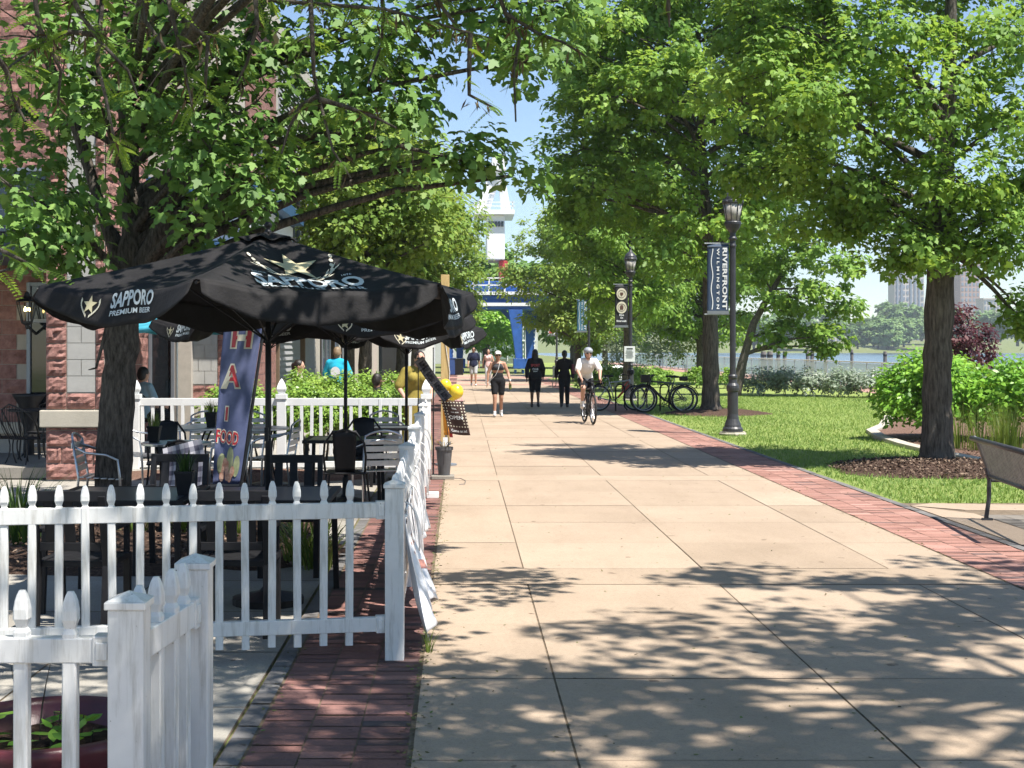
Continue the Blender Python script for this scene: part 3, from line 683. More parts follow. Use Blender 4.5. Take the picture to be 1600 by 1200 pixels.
# the canopy above the frame, which shades the fence and the near paving
for k in range(3000):
    c = Vector((g.uniform(-.5, 5.6), g.uniform(-.6, 4.3), g.uniform(4.0, 6.0)))
    if math.sin(c.x * 1.7 + 1) * math.sin(c.y * 1.9) + .5 * math.sin(c.x * 4.1) < -.28: continue
    for j in range(2): pinnate(c + Vector(g.normal(0, .1, 3)), Vector(g.normal(0, 1, 3)), .2)
tb.build('trunk', M_bark_dark, lo, smooth=True)
A = lambda q: np.array([tuple(v) for v in q])
leaf_mesh('crown', A(LP), A(LN), A(LT), np.array(LS), DIAM, np.array(LR), M_leaf_locust, lo)
leaf_mesh('seed_pods', A([p[0] for p in pods]), g.normal(size=(len(pods), 3)), A([p[1] for p in pods]), np.array([p[2] for p in pods]), DIAM * np.array([.8, 1, 1.5]), g.random(len(pods)), M_pod, lo, wid=.022)
# maple out of frame on the right whose shade falls over the near paving
tree('maple_tree', 'maple at the right of the walk whose leafy shade falls on the near paving', (6.6, 4.2),
     [(0, 0, -.05, .3), (0, 0, .3, .22), (0, 0, 2.5, .18), (-.2, 0, 4.2, .14), (-.6, .2, 8, .09), (-.8, .2, 11, .04)],
     [(x + 1.0, y - .9 - (.7 if x < -2 else 0), z + 2.9, rx * 1.1, ry * 1.1, rz, int(n * 1.6)) for x, y, z, rx, ry, rz, n in [(-1.6, 3.9, 6.0, 1.2, 1.1, .7, 11), (-.4, 3.2, 6.2, 1.3, 1.2, .8, 13), (-2.6, 2.6, 6.4, 1.1, 1.0, .7, 9), (-1.4, 1.7, 6.2, 1.2, 1.1, .8, 12), (-3.4, 1.3, 6.2, 1.1, 1, .7, 10), (-4.6, 1.5, 6.0, 1.0, 1.0, .6, 8), (-2.6, 0.3, 6.4, 1.2, 1.1, .8, 12),
      (-4.2, -.1, 6.0, 1.1, 1.1, .7, 11), (-5.6, .5, 5.7, .9, .9, .6, 8), (-1.2, -.2, 6.4, 1.3, 1.2, .9, 11), (.6, 1.4, 6.3, 1.3, 1.3, .9, 12), (.8, 3.6, 6.2, 1.2, 1.2, .8, 11), (.2, 5.0, 5.7, .9, .8, .6, 7), (-5.4, -.9, 5.8, 1, 1, .6, 9), (-3.2, -1.4, 6.2, 1.2, 1.1, .8, 10), (-5.0, 2.2, 6, .8, .8, .6, 6)]],
     (.125, 30, .36), seed=15, fork=.45)
# shrubs
bush('round_shrub', 'big round bright green bush in the kerbed bed beside the lawn tree', 'shrub', [(8.72, 26.2, .74, .92, .95, .90, 230), (9.3, 26.8, .7, .8, .9, .85, 100)], .092, 17, M_bush, up=.6, rf=.27)
bush('hedge', 'darker leafy hedge at the right edge behind the tall grasses', 'hedge', [(9.95 + .75 * i, 25.6 + .25 * (i % 2), .72, .7, .7, .78 + .08 * (i % 3), 110) for i in range(5)], .10, 14, M_bush, seed=6, up=.3, rf=.3)
for i, (x, y, s) in enumerate([(10.9, 50.6, .8), (11.6, 50.2, .75), (12.4, 49.6, .85), (13.2, 49, .8), (14.0, 48.3, .85), (14.8, 47.6, .8)]):
    bush('silver_shrub', 'low silvery shrub in the row along the back of the lawn', 'shrub', [(x, y, .42, .72 * s / .8, .6, .56, 60)], .10, 14, M_silver, 'silvery shrubs at the back of the lawn', seed=40 + i)
bush('purple_shrub', 'tall dark purple-leaved shrub behind the hedge at the right', 'shrub', [(14.4, 41, 1.5, .6, .6, 1.5, 60), (15.2, 41.5, 1.3, .6, .6, 1.4, 40)], .14, 12, M_purple)
for i, (x, y, h, lab) in enumerate([(9.4, 66, 2.6, 'wispy grey-green sapling behind the grey bicycle, left of the trunk'), (10.9, 68, 2.9, 'wispy grey-green sapling close to the maple trunk'), (8.0, 70, 2.4, 'wispy grey-green sapling beside the posted notice')]):
    bush('sapling', lab, 'shrub', [(x, y, h * .5, 1.0, .7, h * .55, 46)], .12, 12, M_silver if i != 1 else M_leaf_pale, 'wispy saplings before the railing', seed=70 + i)
for i, (x, y) in enumerate([(7.5, 62), (8.6, 61), (10.1, 60), (11.2, 59.6)]):
    bush('low_shrub', 'low dark green mound at the back of the lawn behind the bicycles', 'shrub', [(x, y, .4, .6, .5, .45, 30)], .13, 14, M_leaf, 'low dark shrubs at the back of the lawn', seed=80 + i, tmpl=DIAM)
bush('yellow_shrub', 'low yellow-green shrub behind the white lawn chairs', 'shrub', [(5.6, 57, .5, 1.1, .5, .5, 40), (7.0, 57, .5, .9, .5, .5, 30)], .13, 14, M_hedge, seed=88, tmpl=DIAM)
bush('hedge', 'clipped light green hedge just behind the far white fence', 'hedge', [(-3.6 + .40 * i, 21.4 + .1 * (i % 3), .60 + .05 * (i % 2), .36, .5, .52, 90) for i in range(7)], .055, 20, M_hedge, seed=9, rf=.3)
bush('hedge', 'second light green hedge farther back, before the turquoise shirt', 'hedge', [(-3.0 + .42 * i, 26.6 - .3 * i, .66, .42, .5, .62, 80) for i in range(5)], .06, 18, M_hedge, seed=10, rf=.3)
M_reed = M_blade
grass_tuft('ornamental_grass', 'upright pale green grasses in the red mulch right of the lawn tree', 'grass', [(8.4 + .15 * i + .1 * math.sin(i * 7), 23.3 + .5 * math.cos(i * 5)) for i in range(22)], .85, 70, M_blade, .5, 7, .006, .3)
grass_tuft('ground_plant', 'low leafy perennials beside the tall grasses, near the bench back', 'plant', [(9.3 + .25 * i, 21.7 + .2 * math.cos(i * 3)) for i in range(8)], .5, 40, M_blade, .4, 8, .02, .7)
grass_tuft('grass_clump', 'bright arching yellow-green grass clump behind the front picket fence', 'plant', [(-1.28, 11.2), (-1.12, 11.0)], .55, 90, M_blade, .3, 9, .008, .9)
grass_tuft('grass_clump', 'dark strap-leaved clump at the left, before the brick pillar', 'plant', [(-3.75, 12.1), (-3.95, 12.5)], .75, 60, M_blade_dark, .3, 10, .010, .8)
grass_tuft('grass_clump', 'small green strap-leaved clump at the foot of the patio tree', 'plant', [(-2.95, 12.7), (-2.5, 12.9), (-2.0, 12.6)], .4, 50, M_blade, .3, 11, .010, .8)
grass_tuft('weed', 'small weed growing in the brick joint beside the fence post', 'plant', [(-.19, 7.95)], .16, 16, M_blade, .06, 12, .004, .5)
# ---------------------------------------------------------------- buildings
g = rng(301)
def blockwall(mb, mbj, o, ux, width, z0, z1, ch=.205, bl=.41, dep=.012, gap=.008, jit=.016, nrm=None, skip=None, sub=(4, 3)):
    """split-face blocks in running courses on a plane through o along unit ux; faces jittered outward along nrm"""
    ux = Vector(ux); n = Vector(nrm); o = Vector(o); z = z0; r = 0
    while z < z1 - .03:
        zt = min(z + ch, z1); x = -bl / 2 * (r % 2)
        while x < width - .02:
            a, b = max(0, x), min(width, x + bl)
            if b - a > .05 and not (skip and skip((a + b) / 2, (z + zt) / 2)):
                nu, nv = sub
                base = len(mb.v); vs = []
                for j in range(nv + 1):
                    for i in range(nu + 1):
                        e = i in (0, nu) or j in (0, nv)
                        u = a + gap / 2 + (b - a - gap) * i / nu; v = z + gap / 2 + (zt - z - gap) * j / nv
                        vs.append(o + ux * u + Vector((0, 0, v)) + n * (dep + (0 if e else .012 + abs(g.normal()) * jit)))
                mb.add(vs, [(j * (nu + 1) + i, j * (nu + 1) + i + 1, (j + 1) * (nu + 1) + i + 1, (j + 1) * (nu + 1) + i) for j in range(nv) for i in range(nu)])
            x += bl
        z = zt; r += 1
bld = thing('brick_building', 'restaurant building of red split-face block with grey panels and stone bands', 'building', (-5.3, 21, 0))
def P3(mb, name, m, **k): # world -> local of the building
    mb.v = [(x + 5.3, y - 21, z) for x, y, z in mb.v]; return mb.build(name, m, bld, **k)
# core volumes
mb = MB()
mb.b2((-14, 21.0, 0), (-5.32, 23.9, 9)); mb.b2((-14, 24.0, 0), (-4.6, 60, 9.2)); mb.b2((-14, 60, 0), (-4.9, 84, 7.6))
P3(mb, 'wall', M_mortar)
# near pillar with quoins and a grey field
pm, pg, ps, pc = MB(), MB(), MB(), MB()
x0, x1, y0, y1 = -5.36, -4.6, 18.2, 18.95
pc.b2((x0 + .004, y0 + .004, 0), (x1 - .004, y1, 8.2))
for (o, ux, wd, n) in (((x0, y0, 0), (1, 0, 0), x1 - x0, (0, -1, 0)), ((x1, y0, 0), (0, 1, 0), y1 - y0, (1, 0, 0))):
    fr = n[1] != 0
    blockwall(pm, None, o, ux, wd, 0.02, .70, .213, .41, nrm=n, sub=(7, 5))
    blockwall(pm, None, o, ux, .27 if fr else wd, .93, 8.0, .213, .54, nrm=n, sub=(6, 5))
    if fr:
        blockwall(pm, None, Vector(o) + Vector(ux) * (wd - .12), ux, .12, .93, 8.0, .213, .4, nrm=n, sub=(3, 5))
        blockwall(pg, None, Vector(o) + Vector(ux) * .27, ux, wd - .39, 1.15, 7.0, .213, .37, nrm=n, jit=0, dep=.004, sub=(1, 1))
        blockwall(pm, None, Vector(o) + Vector(ux) * .27, ux, wd - .39, .93, 1.14, .213, .4, nrm=n, sub=(6, 5))
ps.b2((x0 - .07, y0 - .07, .70), (x1 + .07, y1, .92)); pq = MB(); pq.b2((x0 - .08, y0 - .08, 8.0), (x1 + .08, y1, 8.25)); P3(pq, 'pillar_cap', M_stone)
P3(pc, 'pillar', M_mortar); P3(pm, 'pillar_blocks', M_redblock); P3(pg, 'pillar_panel', M_graypanel); P3(ps, 'stone_band', M_stone, bev=.012)
# recessed front left of the pillar, facing the camera
wl, wg = MB(), MB()
blockwall(wl, None, (-13, 21.0, 0), (1, 0, 0), 7.68, .6, 9, .22, .44, nrm=(0, -1, 0), sub=(3, 2), skip=lambda u, z: (6.55 < u < 7.25 and z < 2.5) or (5.1 < u < 5.8 and z < 2.6) or (5.15 < u < 6.9 and 3.0 < z < 4.4) or (u < 4.8 and .9 < z < 2.6))
blockwall(wg, None, (-7.95, 20.995, 0), (1, 0, 0), .45, .9, 2.75, .22, .22, nrm=(0, -1, 0), jit=0, dep=.016, sub=(1, 1))
P3(wl, 'front_wall_blocks', M_redblock); P3(wg, 'grey_panel', M_graypanel)
s = MB(); s.b2((-13, 20.9, .45), (-6.5, 21.0, .62)); P3(s, 'plinth_band', M_stone, bev=.01)
def window(x0, x1, z0, z1, y, mull=1, trans=None, axis='y', name='window', sgn=-1):
    f = MB(); gl = MB(); t = .055
    def bx(mb, a, b, c, d, p, q):
        if axis == 'y': mb.b2((a, y + min(p * sgn, q * sgn), c), (b, y + max(p * sgn, q * sgn), d))
        else: mb.b2((y + min(p * sgn, q * sgn), a, c), (y + max(p * sgn, q * sgn), b, d))
    bx(gl, x0, x1, z0, z1, .005, .02)
    for a, b in [(x0, x0 + t), (x1 - t, x1)] + [((x0 + (x1 - x0) * (i + 1) / (mull + 1)) - t / 2, (x0 + (x1 - x0) * (i + 1) / (mull + 1)) + t / 2) for i in range(mull)]: bx(f, a, b, z0, z1, .02, .07)
    zs = [z0, z1 - t] + ([trans] if trans else [])
    for z in zs: bx(f, x0 + .001, x1 - .001, z, z + t, .022, .064)
    o = P3(f, name, M_frame, bev=.004); gl.v = [(x + 5.3, yy - 21, z) for x, yy, z in gl.v]; gl.build('pane', M_glass_dark, o)
window(-6.45, -5.75, .25, 2.7, 20.97, 0, 2.1, name='door'); window(-13, -8.2, .9, 2.6, 20.97, 4); window(-7.8, -6.1, 3.0, 4.4, 20.97, 2)
# patio floor slab raised under the recessed front, and the dark canopy over it
s = MB(); s.b2((-14, 18.4, 0.02), (-5.4, 20.99, .16)); P3(s, 'porch_floor', M_conc_gray, rnd=[.3] * 6)
s = MB(); s.b2((-14, 18.6, 2.95), (-5.37, 20.95, 3.25)); s.b2((-14, 18.5, 3.25), (-5.37, 18.62, 3.55)); P3(s, 'canopy', mat('dark_blue_canopy', (.03, .045, .075), .5, .2, 6), bev=.01)
# projecting bay with a grey panel, facing the camera
bm_, bg_, bs_ = MB(), MB(), MB()
bm2 = MB(); bm2.b2((-4.86, 24.2, 0), (-3.95, 30, 5.2)); P3(bm2, 'bay', M_mortar)
blockwall(bm_, None, (-4.86, 24.2, 0), (1, 0, 0), .24, .75, 5.2, .225, .48, nrm=(0, -1, 0), sub=(3, 2)); blockwall(bm_, None, (-4.18, 24.2, 0), (1, 0, 0), .23, .75, 5.2, .225, .46, nrm=(0, -1, 0), sub=(3, 2)); blockwall(bm_, None, (-4.62, 24.2, 0), (1, 0, 0), .44, .75, 1.08, .225, .44, nrm=(0, -1, 0), sub=(3, 2))
blockwall(bm_, None, (-5.32, 21, 0), (0, 1, 0), 2.9, .1, 9, .225, .45, nrm=(1, 0, 0), sub=(3, 2))
blockwall(bg_, None, (-4.62, 24.2, 0), (1, 0, 0), .44, 1.1, 5.2, .225, .22, nrm=(0, -1, 0), jit=0, sub=(1, 1))
blockwall(bm_, None, (-3.95, 24.2, 0), (0, 1, 0), 5.8, .75, 5.2, .225, .45, nrm=(1, 0, 0), sub=(2, 1))
bs_.b2((-4.92, 24.1, .55), (-3.88, 30, .76))
P3(bm_, 'bay_blocks', M_redblock); P3(bg_, 'grey_panel', M_graypanel); P3(bs_, 'stone_band', M_stone, bev=.01)
window(-5.31, -4.875, .2, 3.4, 24.0, 0, 2.1, name='door')
# side wall along the walk
fm, fg = MB(), MB()
blockwall(fm, None, (-4.6, 30.0, 0), (0, 1, 0), 5.0, .02, 9.2, .3, .6, nrm=(1, 0, 0), sub=(1, 1), skip=lambda u, z: 1.2 < u < 3.2 and z < 2.6)
P3(fm, 'side_wall_blocks', M_redblock)
cb = MB()
for k in range(60):
    z = .05 + k * .15; cb.add([(-4.58 + .0, 35.4, z), (-4.58, 44, z), (-4.58, 44, z + .155), (-4.58, 35.4, z + .155)], [(0, 1, 2, 3)]); q = len(cb.v) - 4
    cb.v[q] = (-4.535, 35.4, z); cb.v[q + 1] = (-4.535, 44, z)
    cb.add([(-4.6, 35.4, z), (-4.535, 35.4, z), (-4.58, 35.4, z + .155), (-4.6, 35.4, z + .155)], [(0, 1, 2, 3)])
P3(cb, 'clapboard_siding', mat('grey_clapboard', (.30, .30, .31), .7, .1, 4))
window(31.2, 33.2, .1, 2.5, -4.57, 1, 2.0, axis='x', name='door', sgn=1); window(46, 52, .6, 3, -4.57, 3, None, axis='x', sgn=1); window(31, 34, 4, 6.5, -4.57, 2, None, axis='x', sgn=1)
window(36.5, 40, 4.2, 6.2, -4.5, 2, None, axis='x', sgn=1); window(54, 58, .6, 3, -4.57, 2, None, axis='x', sgn=1)
# white frieze and blue canopy above the bay, brick parapet
s = MB(); s.b2((-6.4, 24.0, 3.55), (-3.6, 30.2, 4.3)); P3(s, 'white_frieze', M_white, bev=.02)
s = MB(); s.b2((-6.6, 23.7, 4.35), (-3.4, 30.5, 4.6)); s.b2((-6.6, 23.6, 3.35), (-3.4, 30.5, 3.5)); P3(s, 'blue_canopy', mat('blue_canopy_metal', (.03, .09, .19), .45, .2, 5), bev=.01)
s = MB(); s.b2((-14, 20.8, 9), (-4.4, 24, 9.5)); s.b2((-14, 24.02, 9.2), (-4.4, 60.2, 9.7)); P3(s, 'parapet', M_stone, bev=.02)
# signs on the side wall
sg = thing('door_sign', 'small black notice with white writing on the door glass behind the hedge', 'sign', (-4.49, 32.3, 1.72)); m_ = MB(); m_.box((0, 0, 0), (.02, .3, .66)); m_.build('plate', M_black, sg)
m_ = MB()
for t, z in (('NO', .21), ('SMOKING', .08), ('PLEASE', -.04), ('O', -.2)): put_text(m_, t, lambda x, y, z=z: (.013, x, z + y - .03), .075, .01, width=.14 if t in ('NO',) else (.09 if t == 'O' else .24))
m_.build('lettering', M_white, sg)
# porch posts in front of the side wall
pp = thing('porch_post', 'slim brown timber porch post before the doors, left of the clapboard', 'post', (-4.05, 31.0, 0)); m_ = MB(); m_.box((0, 0, 1.6), (.12, .12, 3.2)); m_.box((0, 0, .1), (.18, .18, .2)); m_.build('shaft', mat('brown_timber', (.16, .11, .07), .8, .2, 6), pp, bev=.01)
for y, lab in ((35.2, 'dark slim porch post at the corner of the clapboard'), (43.5, 'brown timber post behind the second hedge')): dup(pp, (-3.95, y, 0), 0, lab)
# far building under the crane and the white structure at the end of the wall
fb = thing('glass_building', 'pale modern building with tall glazing seen under the crane', 'building', (3.2, 150, 0))
m_ = MB(); m_.b2((-7, 0, 0), (5, 10, 5.4)); m_.build('wall', mat('pale_render', (.5, .5, .48), .8, .05, 3), fb)
m_ = MB()
for i in range(6): m_.b2((-1 + i * .95, -.15, .5), (-.2 + i * .95, -.02, 4.6))
m_.build('window', mat('pale_glazing', (.20, .26, .24), .15, .1, 3), fb)
m_ = MB()
for i in range(7): m_.b2((-1.12 + i * .95, -.25, .3), (-1.03 + i * .95, -.02, 4.8))
m_.b2((-1.2, -.24, 2.4), (4.8, -.03, 2.55)); m_.build('mullions', M_white, fb)
wb = thing('white_kiosk', 'bright white rendered corner wall beyond the hedges left of the timber post', 'building', (-2.2, 86, 0)); m_ = MB(); m_.b2((-1.0, 0, 0), (.55, 5, 6)); m_.build('wall', M_white, wb); m_ = MB(); m_.b2((-4, -.3, 0), (-1.02, 5, 3.4)); m_.build('dark_bay', M_glass_dark, wb)
m_ = MB(); m_.b2((-4.2, -.6, 3.42), (.7, 5, 3.7)); m_.build('roof_edge', M_frame, wb)
# wall lantern with lit bulbs
wlan = thing('wall_lantern', 'black wall lantern with two lit bulbs beside the restaurant door', 'lantern', (GX(42, 20.5), 20.5, GZ(487, 20.5)))
m_ = MB(); m_.lathe([(.0, .30), (.03, .28), (.05, .22), (.14, .17), (.16, .15), (.155, .14), (.0, .14)], n=6); m_.lathe([(.0, -.26), (.02, -.25), (.03, -.2), (.08, -.17), (.085, -.14), (.0, -.14)], n=6)
for k in range(6):
    a = 6.2832 * k / 6; m_.bar((.15 * math.cos(a), .15 * math.sin(a), .145), (.08 * math.cos(a), .08 * math.sin(a), -.145), .014)
m_.bar((0, 0, -.2), (0, .45, -.32), .03); m_.build('housing', M_iron, wlan)
m_ = MB()
for sx in (-.025, .03): m_.lathe([(.0, -.03), (.014, -.02), (.018, .0), (.011, .03), (.0, .045)], (sx, 0, .03), 10)
ml, nt, bs, out = _new('lit_bulb'); bs.inputs['Emission Color'].default_value = (1, .72, .25, 1); bs.inputs['Emission Strength'].default_value = 14
m_.build('bulbs', ml, wlan, smooth=True)
# ---------------------------------------------------------------- far bank, city, river piles
ft = tree('far_tree', 'hazy green tree on the far river bank', (300, 640, 1), [(0, 0, 0, .5), (0, 0, 4, .4), (0, 0, 10, .15)], auto((0, 0, 8), (6.5, 6, 5), 24, 2.6, 9, 401, 2.5), (1.1, 26, 1.2), seed=402, tmpl=DIAM, lmat=M_farleaf, sides=6, branch=False, group='trees on the far river bank')
for (x, Y, s) in ((1178, 600, 1.1), (1200, 620, 1), (1222, 640, 1.15), (1340, 610, .9), (1365, 640, 1), (1388, 600, .95), (1412, 640, 1.0), (1420, 700, 1.4), (1392, 720, 1.5), (1440, 740, 1.2), (1480, 680, 1.3), (1545, 660, 1.2), (1590, 650, 1.4), (1250, 700, 1.4), (1300, 720, 1.3), (1150, 640, 1.2), (1120, 660, 1.3), (1060, 680, 1.2)):
    dup(ft, (GX(x, Y), Y, .2 + (Y - 580) * .03), x * 1.0, None, s)
ft.location = (GX(1372, 620), 620, 1)
def tower(name, label, cx, Y, wpx, ytop, floors, bays, mw, mg, dep=14, band=None):
    wd = wpx * Y / F; hgt = GZ(ytop, Y); t = thing(name, label, 'building', (GX(cx, Y), Y, 0)); m_ = MB(); m_.b2((-wd / 2, 0, 0), (wd / 2, dep, hgt)); m_.build('wall', mw, t)
    m_ = MB(); fh = hgt / floors; bw = wd / bays
    for j in range(1, floors):
        for i in range(bays):
            m_.b2((-wd / 2 + bw * (i + .22), -.25, fh * (j + .2)), (-wd / 2 + bw * (i + .78), -.02, fh * (j + .78)))
    m_.build('window', mg, t)
    m_ = MB(); m_.b2((-wd / 2 - .4, -.5, hgt + .01), (wd / 2 + .4, dep, hgt + 1)); m_.build('roof_edge', mw, t)
    if band: m_ = MB(); [m_.b2((-wd / 2 + wd * a, -.6, hgt * .36), (-wd / 2 + wd * b, -.02, hgt * .95)) for a, b in band]; m_.build('vertical_bay', mg, t)
    return t
mw1 = mat('pale_tower_stone', (.52, .47, .43), .8, .05, .2); mw2 = mat('pink_tower_brick', (.42, .28, .23), .8, .08, .2); mg1 = mat('far_window_glass', (.20, .24, .29), .25, .1, .3)
tower('office_tower', 'pale office tower with dark vertical window bays across the river', 1421, 900, 46, 396, 16, 8, mw1, mg1, band=[(.06, .12), (.2, .27), (.52, .58), (.66, .73), (.8, .86)])
tower('brick_block', 'low pink brick block at the foot of the pale office tower', 1428, 870, 58, 488, 5, 9, mw2, mg1)
tower('office_block', 'pale office block on the skyline right of the lawn tree', 1552, 900, 30, 468, 9, 6, mw1, mg1)
tower('office_block', 'slim hazy tower glimpsed between trunk and hanging leaves', 1516, 1000, 30, 415, 16, 5, mw2, mg1)
tower('office_block', 'brick building across the river seen left of the leaning tree', 1190, 850, 50, 505, 5, 9, mw2, mg1)
tower('office_block', 'long low pale block across the river behind the far trees', 1330, 840, 110, 515, 3, 14, mw1, mg1)
M_pile = mat('weathered_pile', (.17, .145, .13), .9, .25, 2, .3, 10)
for i, (x, Y, yt, wpx, lab) in enumerate([(1193, 105, 549, 9, 'leftmost weathered pile of the cluster by the railing'), (1203, 105, 549, 9, None), (1216, 105, 549, 6, None), (1226, 106, 549, 6, None), (1262, 108, 548, 6, None), (1269, 108, 548, 6, None), (1290, 112, 546, 6, None), (1331, 112, 546, 5, None), (1383, 115, 549, 6, None)]):
    z = GZ(yt, Y); t = thing('mooring_pile', 'round timber mooring pile standing in the river beyond the railing', 'pile', (GX(x, Y), Y, -3), 0, 'mooring piles in the river'); r = wpx * Y / F / 2
    m_ = MB(); m_.lathe([(r, 0), (r, z + 2.8), (r * .9, z + 3)], n=12); m_.build('shaft', M_pile, t, smooth=False)
    m_ = MB(); m_.lathe([(r * 1.05, z + 2.6), (r * 1.05, z + 2.75)], n=12); m_.build('band', M_iron, t)
# glass railing along the river
rl = thing('glass_railing', 'long white-topped glass railing along the river edge', 'railing', (17.6, 40, 0))
m_ = MB(); m_.box((0, 55, 1.09), (.09, 112, .06)); m_.build('top_rail', M_white, rl, bev=.01)
m_ = MB(); m_.box((0, 55, .12), (.05, 112, .05)); m_.build('bottom_rail', M_alu, rl)
pb = MB(); pb.box((0, 0, .53), (.07, .06, 1.06)); pb.box((0, 0, .02), (.16, .14, .03)); gb = MB(); gb.box((0, 1.1, .6), (.014, 2.05, .86))
p0 = pb.build('post', M_alu, rl); g0 = gb.build('glass_panel', M_pane, rl)
for k in range(50):
    for o in (p0, g0):
        if k == 0: o.location = (0, -1, 0); continue
        c = o.copy(); COL.objects.link(c); c.parent = rl; c.location = (0, -1 + 2.2 * k, 0)
# ---------------------------------------------------------------- fences
def picket_bm(w_=.042, top=.90):
    m_ = MB(); h = w_ / 2
    prof = [(0, h), (top - .135, h), (top - .122, h), (top - .108, h * .66), (top - .096, h * .82), (top - .082, h * 1.06), (top - .055, h * 1.04), (top - .03, h * .86), (top - .012, h * .62), (top, h * .36)]
    vs = []; fs = []
    for z, r in prof:
        c = r * .78
        for x, y in ((-c, -r), (c, -r), (r, -c), (r, c), (c, r), (-c, r), (-r, c), (-r, -c)): vs.append((x, y, z))
    for i in range(len(prof) - 1):
        for k in range(8): a = i * 8 + k; b = i * 8 + (k + 1) % 8; fs.append((a, b, b + 8, a + 8))
    fs += [tuple(range(7, -1, -1)), tuple((len(prof) - 1) * 8 + k for k in range(8))]
    return m_.add(vs, fs)
def post_parts(root, x, y, h=.95, w_=.104, gothic=False, m=None, rz=0):
    m = m or M_white; m_ = MB(); m_.box((0, 0, h / 2), (w_, w_, h)); o = m_.build('post', m, root, bev=.006, loc=(x, y, 0)); o.rotation_euler.z = rz
    c = MB(); q = w_ + .016
    if not gothic:
        c.box((0, 0, h + .011), (q, q, .022)); b = q / 2 - .002
        c.add([(-b, -b, h + .0225), (b, -b, h + .0225), (b, b, h + .0225), (-b, b, h + .0225), (0, 0, h + .048)], [(0, 1, 4), (1, 2, 4), (2, 3, 4), (3, 0, 4)])
    else:
        c.box((0, 0, h + .035), (q + .012, q + .012, .07)); s = 2 ** .5
        c.lathe([(.045 * s, h + .071), (.045 * s, h + .09), (.062 * s, h + .125), (.064 * s, h + .15), (.05 * s, h + .2), (.026 * s, h + .255), (.004, h + .29)], n=4, rot0=.5)
    c.build('cap', m, o, bev=.003)
    return o
def fence(name, label, p0, p1, sp=.1407, first=.1, zt=.995, zb=.09, rails=((.79, .875), (.163, .241)), m=None, group=None, top_closed=False, rot_p=None, pw=.042, bracket=(False, False), last=.02):
    m = m or M_white; p0, p1 = Vector((p0[0], p0[1], 0)), Vector((p1[0], p1[1], 0)); d = p1 - p0; L = d.length; a = math.atan2(d.y, d.x)
    root = thing(name, label, 'fence', p0, a, group)
    for z0, z1 in rails:
        r_ = MB(); r_.box((L / 2, 0, (z0 + z1) / 2), (L, .05, z1 - z0)); o = r_.build('rail', m, root, bev=.004)
        br = MB()
        for e, x in zip(bracket, (.018, L - .018)):
            if e: br.box((x, 0, (z0 + z1) / 2), (.055, .062, z1 - z0 + .014)); br.box((x, -.033, (z0 + z1) / 2), (.034, .008, z1 - z0 - .022))
        if br.v: br.build('bracket', m, o, bev=.003)
    if top_closed: pm_ = MB(); pm_.box((0, 0, (zt + zb) / 2), (pw, pw, zt - zb))
    else: pm_ = picket_bm(pw, zt - zb)
    k = 0; pk = None; x = first; gg = rng(int(abs(p0.x) * 100) + 5)
    while x < L - last:
        if pk is None: pk = pm_.build('picket', m, root, bev=0 if not top_closed else .004); o = pk
        else: o = pk.copy(); COL.objects.link(o); o.parent = root
        o.location = (x, 0, 0 + zb + gg.normal() * .002); o.rotation_euler = (gg.normal() * .004, gg.normal() * .005, 0); x += sp; k += 1
    return root
f1 = fence('picket_fence', 'white vinyl picket fence across the front of the patio, ending at the square post', (-4.40, 7.14), (-.425, 7.79), first=.035, bracket=(False, True), m=M_soiled, last=.06)
inv = lambda root, x, y: (Matrix.Rotation(-root.rotation_euler.z, 3, 'Z') @ (Vector((x, y, 0)) - root.location))
q = inv(f1, -.366, 7.8); post_parts(f1, q.x, q.y, .955, m=M_soiled, rz=-f1.rotation_euler.z)
f2 = fence('picket_fence', 'nearest white picket fence at the lower left, before the burgundy bowl', (-2.9, 4.1), (-1.02, 4.1), first=.075, zt=1.022, rails=((.815, .888), (.19, .265)), bracket=(False, True), m=M_soiled, last=.1)
q = inv(f2, -.965, 4.1); post_parts(f2, q.x, q.y, .975, m=M_soiled)
f3 = fence('picket_fence', 'short white picket return running back from the nearest square post', (-.962, 4.155), (-.905, 4.72), first=.06, zt=1.02, rails=((.80, .885), (.19, .265)), bracket=(False, True), m=M_soiled)
q = inv(f3, -.90, 4.775); post_parts(f3, q.x, q.y, .985, m=M_soiled, rz=-f3.rotation_euler.z)
f4 = fence('picket_fence', 'white picket fence running away along the edge of the walk', (-.372, 7.86), (-.49, 19.93), first=.12, bracket=(True, True))
for y in (10.2, 12.6, 15.0, 17.5):
    q = inv(f4, -.366 - .0102 * (y - 7.8), y); post_parts(f4, q.x, q.y, 1.0, rz=-f4.rotation_euler.z)
f5 = fence('baluster_fence', 'white rail-topped fence across the back of the patio with spade-topped posts', (-5.0, 20.0), (-.55, 20.0), first=.06, zt=.91, zb=.10, rails=((.905, 1.01), (.03, .115)), top_closed=True, pw=.045)
for x in (-4.62, -2.545, -.49):
    q = inv(f5, x, 20.0); post_parts(f5, q.x, q.y, 1.0, .127, True)
